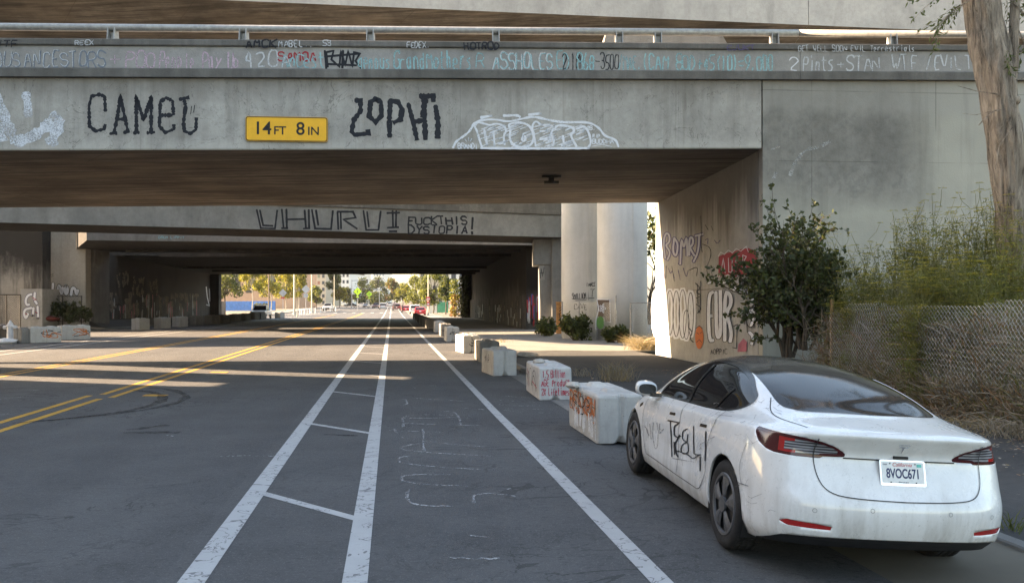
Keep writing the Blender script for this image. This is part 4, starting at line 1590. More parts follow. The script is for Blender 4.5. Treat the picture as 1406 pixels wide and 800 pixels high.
# underside and dark cabin
g = MB()
g.box((0, 2.5, .25), (1.3, 3.7, .08))
local(g, 'underbody', M_BLKP, car)
g = MB()
g.box((0, 2.25, .72), (1.45, 2.7, .5))
for sx in (-.38, .38):
    g.box((sx, 2.30, 1.03), (.46, .14, .52), M=Matrix.Rotation(.2, 4, 'X'))
    g.box((sx, 2.20, 1.30 - .06), (.24, .08, .14))
local(g, 'cabin', M_BLKP, car)
# ------------------------------------------------------------------ concrete blocks along the bicycle lane
M_BLK = concrete('block_concrete', (0.36, 0.35, 0.33), (0.50, 0.485, 0.455), streak=0.35, sax=(3, 3, .6), pits=.8, patch=.6)
M_BLKW = concrete('whitewashed_block', (0.42, 0.41, 0.40), (0.56, 0.55, 0.53), streak=0.25, sax=(4, 4, .8), pits=.6)
M_BLKD = concrete('dark_block_concrete', (0.15, 0.145, 0.135), (0.26, 0.25, 0.235), streak=0.6, sax=(3, 3, .6), pits=.8)  # darker copy of the block concrete


def block_mesh(L=1.8, W=.66, Hh=.66, seed=0):
    """cast block: chamfered, a V groove down the middle of both ends and across its middle, a lifting notch, a ridge on top"""
    r = random.Random(seed)
    g = MB()
    w = W / 2

    def ring(z, e, gd, gw):
        p = [(-w + e, .03 + e), (-w + .03 + e, e), (-gw, e), (0, gd + e), (gw, e), (w - .03 - e, e), (w - e, .03 + e),
             (w - e, L * .5 - .035), (w - e - .018, L * .5), (w - e, L * .5 + .035),
             (w - e, L - .03 - e), (w - .03 - e, L - e), (gw, L - e), (0, L - gd - e), (-gw, L - e), (-w + .03 + e, L - e), (-w + e, L - .03 - e),
             (-w + e, L * .5 + .035), (-w + e + .018, L * .5), (-w + e, L * .5 - .035)]
        return [Vector((a + r.uniform(-.005, .005), b + r.uniform(-.005, .005), z + (r.uniform(-.007, .007) if z > .1 else 0))) for a, b in p]
    g.loft([ring(0, .004, .14, .10), ring(.06, 0, .09, .06), ring(.11, 0, .05, .045), ring(Hh * .5, 0, .05, .045), ring(Hh - .035, 0, .05, .045), ring(Hh, .03, .055, .05)])
    for y0 in (L * .25, L * .75):                  # low pyramids of the interlock
        b = [(-.16, -.2), (.16, -.2), (.16, .2), (-.16, .2)]
        t_ = [(a * .55, d * .6) for a, d in b]
        g.hexa([Vector((a, y0 + d, Hh - .02)) for a, d in b] + [Vector((a + r.uniform(-.01, .01), y0 + d, Hh + .045)) for a, d in t_])
    return g


DIRR = Vector((SL, 1, 0)).normalized()
RZ = math.atan2(-DIRR.x, DIRR.y)
BLOCKS = []


def block(nearleft, label, mat, L=1.8, Hh=.66, turn=0.0, group='concrete blocks beside the lane', seed=0, z=0.0, W=.66):
    p = Vector(nearleft)
    d = Matrix.Rotation(RZ + turn, 3, 'Z') @ Vector((W / 2, 0, 0))
    g = block_mesh(L, W, Hh, seed)
    o = g.build('concrete_block', mat, None)
    o.location = (p.x + d.x, p.y + d.y, z)
    o.rotation_euler.z = RZ + turn
    bevel(o, .018, 2, 40)
    tag(o, label, 'concrete block', group)
    BLOCKS.append(o)
    return o


BX = {}
BX[1] = block((1.16, 11.2, 0), 'big concrete block right in front of the parked car, orange scrawl on its side', M_BLK, 1.8, .67, 0, seed=1)
BX[2] = block(gnd(740, 549.5), 'whitewashed concrete block with red handwriting on its end', M_BLKW, 1.95, .66, -.03, seed=2)
BX[3] = block(gnd(677, 516), 'bare pale concrete block, stained black on its narrow side, behind the block with red handwriting', M_BLK, 1.5, .68, .10, seed=3)
BX[4] = block(gnd(658.6, 497), 'grey-tagged block tucked behind the bare pale one', M_BLKD, 1.7, .68, 0, seed=4)
BX[5] = block(gnd(636, 485), 'sunlit block with two black squiggles on its shaded end', M_BLK, 1.6, .70, .12, seed=5)
BX[6] = block(gnd(613, 469), 'pale block with a small black tag, next beyond the sunlit one', M_BLK, 1.7, .74, 0, seed=6)
BX[7] = block(gnd(605, 461.5), 'block covered in thin black tags, half hidden in the row', M_BLKD, 1.7, .74, 0, seed=7)
BX[8] = block(gnd(597, 456), 'bright block at the far end of the sunlit row', M_BLKW, 1.7, .74, 0, seed=8)
for k, (px, Y) in enumerate(((592, 66), (588, 73), (584, 81), (581, 90), (577.5, 99), (575, 107))):
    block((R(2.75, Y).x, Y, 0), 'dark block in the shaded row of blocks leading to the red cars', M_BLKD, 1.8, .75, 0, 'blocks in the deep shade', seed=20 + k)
# stones and lumps lying on and by the blocks
M_STON = plain('broken_concrete_lump', (0.40, 0.37, 0.33), .95, 0, .3, 6, .2, .5)


def lump(p, s, label, mat=M_STON, name='stone', cat='stone', group=None, seed=0, flat=.6):
    r = random.Random(seed)
    bm = bmesh.new()
    bmesh.ops.create_icosphere(bm, subdivisions=2, radius=1)
    for v in bm.verts:
        k = 1 + .35 * noise.noise(v.co * 1.3 + Vector((seed, 3, 1)))
        v.co = Vector((v.co.x * s[0] * k, v.co.y * s[1] * k, (v.co.z * k + .6) * s[2] * flat))
    me = bpy.data.meshes.new(name)
    bm.to_mesh(me)
    bm.free()
    me.materials.append(mat)
    o = bpy.data.objects.new(name, me)
    COL.objects.link(o)
    o.location = p
    return tag(o, label, cat, group)


lump((R(2.85, 13.6).x + .05, 12.4, .655), (.11, .16, .10), 'rough stone lying on top of the block in front of the car', seed=1)
lump((R(3.12, 17.4).x, 17.6, .645), (.14, .13, .11), 'rounded pale stone on the whitewashed block', seed=2)
lump((gnd(705, 476).x - .35, 22.9, .665), (.16, .2, .09), 'flat broken stone on the bare pale block', seed=3)
lump(gnd(722, 489, .13) + Vector((0, 0, .0)), (.42, .3, .16), 'sunlit slab of broken concrete on the ground behind the blocks', seed=4)
lump((BX[5].location.x, BX[5].location.y + .5, .69), (.17, .2, .08), 'white stone on top of the sunlit block', M_BLKW, seed=5)
lump((BX[8].location.x - .1, BX[8].location.y + .5, .74), (.2, .2, .09), 'white stone on the bright block at the far end', M_BLKW, seed=6)

# left side of the street
LB = [((gnd(33, 470.5)), 1.5, .78, .25, 'low concrete block at the far left with an orange scribble on its long side', M_BLK),
      ((gnd(18, 471)), .8, .74, .1, 'short tan block at the left end of the left-hand row', M_BLKD),
      ((gnd(78, 466)), 1.5, .76, .35, 'concrete block with a rust-coloured scrawl, second thing in the left-hand row', M_BLK)]
for k, (p, L, h_, t_, lab, m_) in enumerate(LB):
    block(p, lab, m_, L, h_, -t_ - .5, 'blocks on the left side of the street', 30 + k)
for k, (px, py, lab, m_) in enumerate(((180, 452.5, 'small block painted turquoise on one end, far left side', M_BLKW), (211, 450.5, 'plain grey block next to the turquoise one', M_BLK),
                                       (236, 448.5, 'grey block third from the turquoise one', M_BLK), (259, 446.5, 'darker grey block deep in the left-hand row', M_BLKD))):
    block(gnd(px, py), lab, m_, 1.05, .85, -.5, 'blocks on the left side of the street', 40 + k, W=.8)
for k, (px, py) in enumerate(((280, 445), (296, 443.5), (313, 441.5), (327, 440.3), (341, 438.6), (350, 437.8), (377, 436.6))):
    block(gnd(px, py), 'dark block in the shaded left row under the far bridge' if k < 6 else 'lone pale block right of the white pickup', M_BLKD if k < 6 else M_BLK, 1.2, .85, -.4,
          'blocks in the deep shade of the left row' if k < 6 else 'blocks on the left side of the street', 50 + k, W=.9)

# ------------------------------------------------------------------ clearance sign
M_SIGNY = plain('sign_yellow', (0.80, 0.42, 0.02), .55, 0, .08, 4)
M_SIGNK = plain('sign_black', (0.012, 0.012, 0.012), .6)
s0 = onplane(338, 178, Vector((6.09, 20.0, 0)), Vector((BS, -1, 0)))
s1 = onplane(450.5, 178, Vector((6.09, 20.0, 0)), Vector((BS, -1, 0)))
ang = math.atan(BS)
cs = (s0 + s1) / 2
w_s = (s1 - s0).length
h_s = w_s * 34.5 / 112.5
SGM = Matrix.Translation(cs + Vector((0, -.05, 0))) @ Matrix.Rotation(ang, 4, 'Z')
sg = thing('clearance_sign', cs, 'yellow height sign reading 14 ft 8 in on the face of the near bridge', 'road sign')


def sgslab(w, h, r, y0, y1, name, mat, par):
    g = plate_slab(w, h, r, y0, y1, SGM)
    return g.build(name, mat, par)


sgslab(w_s, h_s, .06, 0.0, .012, 'sign_panel', M_SIGNY, sg)
g = MB()
oi = rrect(w_s - .05, h_s - .05, .045, 6)
oo = rrect(w_s - .015, h_s - .015, .055, 6)
g.add([SGM @ Vector((a, -.003, b)) for a, b in oo] + [SGM @ Vector((a, -.003, b)) for a, b in oi], [(i, (i + 1) % len(oo), len(oo) + (i + 1) % len(oo), len(oo) + i) for i in range(len(oo))])
g.build('sign_border', M_SIGNK, sg)
for txt, xx, sz, dz in (('14', -.475, .36, 0), ('FT', -.135, .235, -.045), ('8', .272, .36, 0), ('IN', .53, .235, -.045)):
    text_mesh(txt, sz * w_s / 1.62, SGM @ Matrix.Translation((xx * w_s / 1.62, -.004, dz)), M_SIGNK, 'sign_lettering', sg, 1.0, org=cs, bold=.012)
for a in (-.4, .4):
    g = MB()
    g.tube([SGM @ Vector((a, .012, 0)), SGM @ Vector((a, .055, 0))], .03, 8)
    g.build('sign_bracket', M_STEEL, sg)

# ------------------------------------------------------------------ fences
M_WIRE = plain('fence_wire', (0.42, 0.42, 0.40), .5, .5, .2, 9)
M_POST = plain('rusty_fence_post', (0.24, 0.15, 0.07), .8, .1, .4, 9)
M_GPOST = plain('fence_post_grey', (0.30, 0.30, 0.29), .6, .4, .3, 9)


def chainlink(mb, a, b, z0f, z1f, cell=.075, r=.0022, sag=.05, seed=0):
    """woven wire: each wire zigzags upwards"""
    a, b = Vector(a), Vector(b)
    L = (b - a).length
    d = (b - a) / L
    nrm = Vector((-d.y, d.x, 0))
    n = int(L / cell)
    for k in range(n + 1):
        for ph in (0, 1):
            pts = []
            u0 = k * cell
            m = int((z1f(u0) - z0f(u0)) / (cell * .5)) + 1
            for i in range(m + 1):
                u = u0 + (cell * .5 if (i + ph) % 2 else 0) * (1 if ph == 0 else 1) - (cell * .5 if ph else 0) * 0
                z = z0f(u) + i * cell * .5
                if z > z1f(u) + .03:
                    break
                p = a + d * u + nrm * (sag * noise.noise((u * .9, z * 1.3, seed)) + (.004 if ph else -.004)) + d * (.06 * noise.noise((u * .6, z * .8, seed + 5)))
                p.z = z
                pts.append(p)
            if ph == 1:
                continue
            if len(pts) > 2:
                mb.tube(pts, r, 3, caps=False)
                # its partner wire, shifted half a cell so that diamonds close
                q = [p + d * (cell if j % 2 == 0 else 0) + nrm * .004 for j, p in enumerate(pts)]
                mb.tube(q, r, 3, caps=False)


fa, fb = R(8.83, 16.6), R(8.85, 6.2)
fn = thing('chain_link_fence', fa, 'sagging chain link fence overgrown with dry weeds behind the parked car', 'fence')
g = MB()
top = lambda u: 1.98 - .10 * abs(math.sin(u * .55)) + .03 * noise.noise((u * 1.3, 2, 1)) - .25 * max(0, 1 - u / .8)
chainlink(g, fa, fb, lambda u: .14, top, .085, .0032, .12, 3)
g.build('wire_mesh', M_WIRE, fn)
for k, v_ in enumerate((16.6, 11.4, 6.3)):
    g = MB()
    p = R(8.86, v_)
    g.tube([(p.x, p.y, 0.0), (p.x + .02, p.y, 2.0)], .032, 10)
    g.build('fence_post', M_POST if k == 0 else M_GPOST, fn)
# fence by the columns, sunlit end
f2a, f2b = gnd(866, 471, .13), gnd(900, 474, .13)
f2b = Vector((f2a.x + 1.5, f2a.y - .4, .13))
fn2 = thing('chain_link_fence', f2a, 'short sunlit chain link fence between the columns and the abutment', 'fence')
g = MB()
chainlink(g, f2a, f2b, lambda u: .14, lambda u: 1.95, .09, .006, .05, 4)
g.build('wire_mesh', M_WIRE, fn2)
for p in (f2a, f2b):
    g = MB()
    g.tube([(p.x, p.y, .1), (p.x, p.y, 2.0)], .035, 8)
    g.build('fence_post', M_GPOST, fn2)
g = MB()
g.tube([(f2a.x, f2a.y, 1.98), (f2b.x, f2b.y, 1.98)], .025, 8)
g.build('top_rail', M_GPOST, fn2)
f3a, f3b = at(772, 440, 43.0), at(846, 440, 39.6)
f3a.z = f3b.z = .13
fn3 = thing('chain_link_fence', f3a, 'weedy chain link fence in front of the two tall columns', 'fence')
g = MB()
chainlink(g, f3a, f3b, lambda u: .14, lambda u: 2.0, .12, .006, .05, 6)
g.build('wire_mesh', M_WIRE, fn3)
for k in range(4):
    p = f3a.lerp(f3b, k / 3)
    g = MB()
    g.tube([(p.x, p.y, .1), (p.x, p.y, 2.35 if k == 3 else 2.05)], .035, 8)
    g.build('fence_post', M_GPOST, fn3)
# orange-tagged narrow panel standing by the pier
M_ORNG = paint('orange_panel_paint', (0.50, 0.20, 0.05), .9, .7, 10)
M_ORB = plain('orange_panel', (0.42, 0.19, 0.06), .8, 0, .4, 7)
pp = thing('utility_post', gnd(770, 458, .13), 'narrow orange-painted post covered in black marks beside the columns', 'post')
g = MB()
p = gnd(770, 458, .13)
g.box((p.x, p.y, 1.05), (.55, .3, 1.9))
g.box((p.x, p.y, 2.03), (.6, .34, .07))
g.build('shaft', M_ORB, pp)
# left fence by the blank wall
lfa, lfb = at(-30, 430, 56.0), at(28, 430, 57)
lf = thing('wire_fence', Vector((lfa.x, lfa.y, .4)), 'dark wire fence with thin posts at the far left', 'fence')
g = MB()
chainlink(g, (lfa.x, lfa.y, 0), (lfb.x, lfb.y, 0), lambda u: .5, lambda u: 2.55, .16, .008, .04, 8)
g.build('wire_mesh', M_DARKST, lf)
for k in range(4):
    p = lfa.lerp(lfb, k / 3)
    g = MB()
    g.tube([(p.x, p.y, .3), (p.x, p.y, 2.6)], .04, 6)
    g.build('fence_post', M_DARKST, lf)
g = MB()
g.tube([(lfa.x, lfa.y, 2.58), (lfb.x, lfb.y, 2.58)], .035, 6)
g.build('top_rail', M_DARKST, lf)
lfa, lfb = at(60, 430, 59.5), at(112, 430, 59.5)
lf = thing('wire_fence', Vector((lfa.x, lfa.y, .4)), 'thin dark fence across the foot of the pale pillar', 'fence')
g = MB()
for zz in (2.5, .7):
    g.tube([(lfa.x, lfa.y, zz), (lfb.x, lfb.y, zz)], .03, 6)
g.build('top_rail', M_DARKST, lf)
g = MB()
chainlink(g, (lfa.x, lfa.y, 0), (lfb.x, lfb.y, 0), lambda u: .5, lambda u: 2.5, .2, .006, .04, 8)
g.build('wire_mesh', M_DARKST, lf)
for k in range(3):
    p = lfa.lerp(lfb, k / 2)
    g = MB()
    g.tube([(p.x, p.y, .3), (p.x, p.y, 2.55)], .035, 6)
    g.build('fence_post', M_DARKST, lf)

# rubbish on the left
M_WBAG = plain('white_plastic', (0.55, 0.56, 0.58), .5, 0, .15, 8)
M_BBAG = plain('black_plastic', (0.015, 0.015, 0.016), .4, 0, .3, 8)
M_RTARP = plain('faded_red_tarpaulin', (0.16, 0.035, 0.03), .7, 0, .3, 5)
p = gnd(14, 466, .14)
hy = thing('fire_hydrant', p, 'white fire hydrant at the far left behind the blocks', 'fire hydrant')
g = MB()
for z0, z1, r0_, r1_ in ((0, .06, .24, .24), (.06, .62, .16, .15), (.62, .68, .2, .2), (.68, .86, .17, .07), (.86, .93, .05, .05)):
    g.tube([(p.x, p.y, .14 + z0 * 1.05), (p.x, p.y, .14 + z1 * 1.05)], [r0_, r1_], 12)
g.build('barrel', M_WBAG, hy)
for s_ in (-1, 1):
    g = MB()
    g.tube([(p.x + s_ * .15, p.y, .75), (p.x + s_ * .32, p.y, .75)], [.11, .1], 10)
    g.build('outlet_cap', M_WBAG, hy)
lump(gnd(7, 471.5), (.6, .35, .28), 'white rubbish bag lying by the blocks at the far left', M_WBAG, 'rubbish_bag', 'bag', None, 11)
lump(gnd(-2, 469), (.55, .5, .65), 'black rubbish bag behind the white one at the far left', M_BBAG, 'rubbish_bag', 'bag', None, 12, .9)
lump(gnd(70, 466.2), (.35, .3, .4), 'small white bag between the two tagged blocks on the left', M_WBAG, 'rubbish_bag', 'bag', None, 13, .8)
lump(at(66, 439.5, 58.5), (.8, .5, .32), 'faded red tarpaulin heaped at the foot of the pale pillar', M_RTARP, 'tarpaulin', 'tarpaulin', None, 14)
lump(gnd(128, 443.5, .3), (.28, .25, .3), 'small white scrap on the left bank', M_WBAG, 'litter_scrap', 'litter', None, 15)
# ------------------------------------------------------------------ plants
def leafmat(name, c, var=.35, trans=.25):
    t = NT(name)
    oi = t.n('ShaderNodeObjectInfo')
    n = t.noise(3.0, 3, .6)
    f = t.noise(40.0, 2, .6)
    col = t.mix(t.ramp(n, ((.3, 0), (.7, 1))), tuple(x * (1 - var) for x in c), tuple(x * (1 + var) for x in c))
    col = t.mix(t.math('MULTIPLY', f, .4), col, tuple(x * 1.6 for x in c))
    return t.done(col, .55, 0, .35, Transmission__Weight=0.0, Subsurface__Weight=0.0)


def leafmat2(name, c, var=.35, trans=.35):
    """leaf with light coming through"""
    t = NT(name)
    n = t.noise(2.2, 4, .65)
    f = t.noise(30.0, 2, .6)
    col = t.mix(t.ramp(n, ((.3, 0), (.7, 1))), tuple(x * (1 - var) for x in c), tuple(x * (1 + var) for x in c))
    col = t.mix(t.math('MULTIPLY', f, .4), col, tuple(min(1, x * 1.7) for x in c))
    t.done(col, .6, 0, .3)
    tr = t.n('ShaderNodeBsdfTranslucent', Color=t.mix(.35, col, (0.30, 0.30, 0.03)))
    mx = t.n('ShaderNodeMixShader', Fac=trans)
    t.t.links.new(t.b.outputs[0], mx.inputs[1])
    t.t.links.new(tr.outputs[0], mx.inputs[2])
    t.t.links.new(mx.outputs[0], t.out.inputs['Surface'])
    return t.m


ML_DARK = leafmat2('dark_leaf', (0.034, 0.044, 0.018), .45, .2)
ML_MID = leafmat2('mid_leaf', (0.055, 0.072, 0.022), .4)
ML_PALE = leafmat2('pale_leaf', (0.13, 0.12, 0.06), .35)
ML_FENN = leafmat2('fennel_green', (0.115, 0.122, 0.034), .4)
ML_FENS = leafmat2('fennel_stem', (0.17, 0.17, 0.075), .3)
ML_UMB = leafmat2('fennel_flower', (0.42, 0.35, 0.05), .35)
ML_YEL = leafmat2('yellow_leaf', (0.20, 0.17, 0.025), .4, .45)
ML_YGR = leafmat2('yellow_green_leaf', (0.11, 0.12, 0.025), .4, .45)
ML_GUM = leafmat2('gum_leaf', (0.055, 0.075, 0.028), .4, .3)
ML_RUST = leafmat2('rusty_leaf', (0.17, 0.075, 0.03), .4, .3)
M_TWIG = plain('twig_bark', (0.075, 0.058, 0.042), .9, 0, .3, 12)
M_PBARK = plain('pale_bark', (0.32, 0.29, 0.24), .9, 0, .3, 5)
M_STRAW = leafmat2('dry_straw', (0.25, 0.185, 0.095), .4, .25)
M_WEED = leafmat2('dry_weed_stalk', (0.17, 0.132, 0.092), .45, .15)
M_WEEDG = leafmat2('grey_weed_stalk', (0.22, 0.19, 0.15), .35, .15)
M_WEEDR = leafmat2('russet_weed', (0.20, 0.105, 0.055), .4, .2)


def leaf(mb, p, d, n, L, w, mi=0):
    d = d.normalized()
    s = d.cross(n)
    s = s.normalized() if s.length > 1e-4 else d.orthogonal()
    mb.add([p, p + d * L * .45 + s * w * .5 + n * .02 * L, p + d * L, p + d * L * .45 - s * w * .5 + n * .02 * L], ((0, 1, 2, 3),), mi)


def rv(r):
    while True:
        v = Vector((r.uniform(-1, 1), r.uniform(-1, 1), r.uniform(-1, 1)))
        if .05 < v.length < 1:
            return v.normalized()


def grow(wood, leaves, p, d, L, rad, lev, r, spread, leafL, leafW, nleaf, mats, droop=0.0, kids=4, seg=4, low=.35):
    pts = [p]
    dd = d.normalized()
    for i in range(seg):
        dd = (dd + rv(r) * .22 + Vector((0, 0, -droop if lev == 0 else .05))).normalized()
        pts.append(pts[-1] + dd * L / seg)
    wood.tube(pts, [rad * (1 - .6 * i / seg) for i in range(seg + 1)], 5 if lev else 3, caps=False)
    if lev == 0:
        for k in range(nleaf):
            t = r.uniform(.1, 1) * seg
            i = min(seg - 1, int(t))
            q = pts[i].lerp(pts[i + 1], t - i) + rv(r) * leafL * .35
            leaf(leaves, q, (dd * .4 + rv(r) + Vector((0, 0, -droop * 2))), rv(r), leafL * r.uniform(.6, 1.2), leafW * r.uniform(.7, 1.2), r.choices(range(len(mats)), mats)[0])
        return
    for k in range(kids):
        t = r.uniform(low, 1) * seg if k else seg
        i = min(seg - 1, int(t))
        q = pts[i].lerp(pts[i + 1], t - i)
        nd = (dd + rv(r) * spread).normalized()
        grow(wood, leaves, q, nd, L * r.uniform(.55, .8), rad * .55, lev - 1, r, spread, leafL, leafW, nleaf, mats, droop, kids, max(3, seg - 1), low)


# dark shrub in front of the abutment corner
def shrub(name, p, n, h, spread, label, cat, lmats, weights, seed, leafL=.10, leafW=.065, nleaf=13, lev=3, kids=4, wood_m=None, group=None, droop=0.0, hk=(.38, .5), low=.35):
    r = random.Random(seed)
    root = thing(name, p, label, cat, group)
    wd, lv = MB(), MB()
    for k in range(n):
        a = 2 * math.pi * k / n + r.uniform(-.4, .4)
        d = Vector((math.cos(a) * spread, math.sin(a) * spread, 1))
        grow(wd, lv, Vector(p) + Vector((math.cos(a) * .1, math.sin(a) * .1, 0)), d, h * r.uniform(*hk), .022 * h ** .5, lev, r, .75, leafL, leafW, nleaf, weights, droop, kids, 4, low)
    wd.build('stem', wood_m or M_TWIG, root)
    lv.build('foliage', lmats, root)
    return root


shrub('shrub', at(1082, 490, 18.3), 9, 4.0, .17, 'tall dark-leaved shrub growing against the corner of the abutment', 'shrub', [ML_DARK, ML_MID, ML_PALE], [70, 22, 8], 4, .12, .085, 12, 3, 4, hk=(.27, .40), low=.08)
shrub('shrub', at(1105, 480, 17.6), 5, 2.6, .45, 'low dark shrub at the left end of the overgrown fence', 'shrub', [ML_DARK, ML_MID, ML_PALE], [70, 25, 5], 9, .10, .07, 12, 3, 4, hk=(.3, .4), low=.1)


def fennel(px, Y, top, label, seed, nst=11, tall=False):
    r = random.Random(seed)
    X = (px - CX) / F * Y
    u = X - SL * Y
    z0 = .12 + max(0, min(1.5, (u - 8.9) * .27))
    ztop = H + (HY - top) * Y / F
    p = Vector((X, Y, z0))
    root = thing('fennel_plant', p, label, 'fennel', 'fennel plants behind the chain link fence')
    st, lf_, um = MB(), MB(), MB()
    for k in range(nst):
        a = r.uniform(0, 6.28)
        hh = (ztop - z0) * (r.uniform(.62, 1.0) if k else 1.0)
        base = p + Vector((r.uniform(-.22, .22), r.uniform(-.22, .22), 0))
        lean = Vector((math.cos(a), math.sin(a), 0)) * r.uniform(.02, .26)
        pts = [base + Vector((0, 0, hh * t)) + lean * hh * t * t for t in (0, .25, .5, .75, .92)]
        st.tube(pts, [.011, .010, .008, .006, .004], 4, caps=False)
        tips = [pts[-1]]
        for j in range(r.randint(5, 8)):
            t = r.uniform(.38, .95)
            q = base + Vector((0, 0, hh * t)) + lean * hh * t * t
            b = r.uniform(0, 6.28)
            L = r.uniform(.16, .42)
            e = q + Vector((math.cos(b) * L * .65, math.sin(b) * L * .65, L))
            st.tube([q, q.lerp(e, .5) + Vector((math.cos(b), math.sin(b), 0)) * .04, e], [.005, .004, .003], 3, caps=False)
            tips.append(e)
        for e in tips:                             # flat flower heads
            R_ = r.uniform(.05, .11)
            for q in range(r.randint(14, 22)):
                b = r.uniform(0, 6.28)
                rr = R_ * r.random() ** .5
                c = e + Vector((math.cos(b) * rr, math.sin(b) * rr, .03 + r.uniform(-.008, .012)))
                s = r.uniform(.013, .024)
                um.add([c + Vector((s, 0, 0)), c + Vector((0, s, .004)), c + Vector((-s, 0, 0)), c + Vector((0, -s, .003))], ((0, 1, 2, 3),))
        for j in range(r.randint(12, 17)):         # thread-like leaves
            t = r.uniform(.08, .85)
            q = base + Vector((0, 0, hh * t)) + lean * hh * t * t
            b = r.uniform(0, 6.28)
            ax = Vector((math.cos(b), math.sin(b), r.uniform(.2, .9))).normalized()
            for m in range(32):
                s = q + ax * r.uniform(.03, .38) + rv(r) * .09
                leaf(lf_, s, ax * .4 + rv(r), rv(r), r.uniform(.035, .085), .015)
    st.build('stem', ML_FENS, root)
    lf_.build('foliage', ML_FENN, root)
    um.build('flower_head', ML_UMB, root)
    return root


FEN = [(1150, 17.6, 322, 'small fennel plant at the left end of the fennel, next to the dark shrub'), (1186, 17.0, 312, 'fennel plant second from the dark shrub, against the wall'),
       (1216, 16.8, 298, 'bushy fennel plant left of the tallest clump in the middle'), (1252, 16.6, 266, 'tall fennel clump in the middle of the wall, leaning slightly'),
       (1286, 16.0, 276, 'fennel clump just right of the tallest middle one'), (1318, 15.6, 288, 'fennel clump halfway between the middle clump and the tree'),
       (1345, 15.4, 258, 'high fennel plant left of the tree trunk'), (1372, 15.6, 236, 'tallest fennel plant, rising against the tree trunk'),
       (1302, 14.2, 335, 'lower fennel plant in front, directly above the middle of the fence'), (1240, 14.8, 342, 'low yellow-flowered fennel in front of the middle clump'),
       (1180, 15.9, 352, 'low fennel plant at the fence near its left post'), (1395, 13.8, 290, 'fennel plant in front of the foot of the tree'), (1350, 13.3, 335, 'low fennel plant at the fence below the tree trunk'),
       (1265, 13.9, 360, 'short fennel plant right behind the top of the sagging fence')]
for k, (px, Y, top, lab) in enumerate(FEN):
    fennel(px, Y, top, lab, 100 + k, 15 if k not in (7,) else 11)

# dry weeds tangled through the fence
g = MB()
r = random.Random(77)
for k in range(21000):
    v_ = r.uniform(5.5, 17.4)
    u_ = 8.83 + r.choice((r.uniform(.03, .9), r.uniform(.03, .5), r.uniform(-.05, .03)))
    top = 1.55 + .35 * noise.noise((v_ * .7, 1, 2)) if u_ > 8.85 else .6
    z_ = r.uniform(0, 1) ** 1.15 * top
    p = R(u_, v_, z_ + .05)
    L = r.uniform(.18, .65)
    d = Vector((r.gauss(0, .55), r.gauss(0, .55), r.uniform(-.15, 1.1)))
    d.normalize()
    q = p + d * L
    q.z = max(.08, min(q.z, top + .35))
    m = (p + q) / 2 + Vector((r.gauss(0, .04), r.gauss(0, .04), r.uniform(0, .06)))
    wv = rv(r) * r.uniform(.004, .010)
    zone = noise.noise((v_ * .45, z_ * .9, 7))
    mi = r.choices((0, 1, 2, 3), (60, 40, 14 + 50 * max(0, zone), 12 + 40 * max(0, -zone)))[0]
    g.add([p - wv, p + wv, m + wv, m - wv, q], ((0, 1, 2, 3), (3, 2, 4)), mi)
tag(g.build('dry_weeds', [M_WEED, M_WEEDG, M_WEEDR, ML_FENN], None), 'dense tangle of dry brown weeds along the sagging fence', None, None, 'stuff')


def tuft(p, n, h, w, label, mats, seed, name='dry_grass_tuft', cat='grass tuft', group='dry grass tufts', flat=1.0):
    r = random.Random(seed)
    g = MB()
    for k in range(n):
        a = r.uniform(0, 6.28)
        b = Vector(p) + Vector((r.gauss(0, w * .4), r.gauss(0, w * .4), 0))
        L = h * r.uniform(.4, 1.1)
        d = Vector((math.cos(a) * r.uniform(.1, .9) * flat, math.sin(a) * r.uniform(.1, .9) * flat, 1)).normalized()
        m = b + d * L * .5
        q = b + d * L * .9 + Vector((math.cos(a), math.sin(a), -.35)) * L * .25 * flat
        s = rv(r) * .005
        g.add([b - s, b + s, m + s, m - s, q], ((0, 1, 2, 3), (3, 2, 4)), r.randrange(len(mats)))
    o = g.build(name, mats, None, org=p)
    return tag(o, label, cat, group)


tuft(gnd(1095, 492, .13), 700, 1.35, .55, 'golden dry grass clump by the left post of the fence', [M_STRAW, M_STRAW, M_WEEDG], 1)
tuft(gnd(1062, 494, .13), 420, .9, .45, 'pale dry grass at the foot of the tall dark shrub', [M_STRAW, M_WEEDG], 2)
tuft(gnd(846, 522, .13), 300, .62, .55, 'thin dry tuft growing through the tar path behind the blocks', [M_WEEDG, M_WEED, M_STRAW], 3)
tuft(gnd(800, 516, .13), 90, .35, .5, 'sparse dry stalks left of the thin tuft on the path', [M_WEEDG, M_WEED], 4)
tuft(gnd(884, 480, .13), 1100, .95, .75, 'big heap of golden straw against the sunlit end of the abutment', [M_STRAW, M_STRAW, M_WEEDG], 5, flat=1.6)
tuft(gnd(1352, 590, .13), 260, .34, .55, 'flattened straw in front of the fence right of the car', [M_STRAW, M_WEEDG], 6, flat=2.0)
tuft(gnd(1330, 572, .13), 300, .5, .7, 'brown weeds at the foot of the fence above the car', [M_WEED, M_WEEDG, M_WEEDR], 7, flat=1.4)
tuft(gnd(1392, 600, .13), 160, .45, .5, 'brown stalks at the right edge below the fence', [M_WEED, M_WEEDG], 8, flat=1.3)
tuft(gnd(1393, 728, -.0), 26, .28, .12, 'small green weed at the kerb beside the rear bumper', [ML_MID, ML_FENN], 9)
tuft(gnd(690, 470, .13), 60, .3, .5, 'thin grass at the edge of the sunlit slab behind the blocks', [M_STRAW], 10)

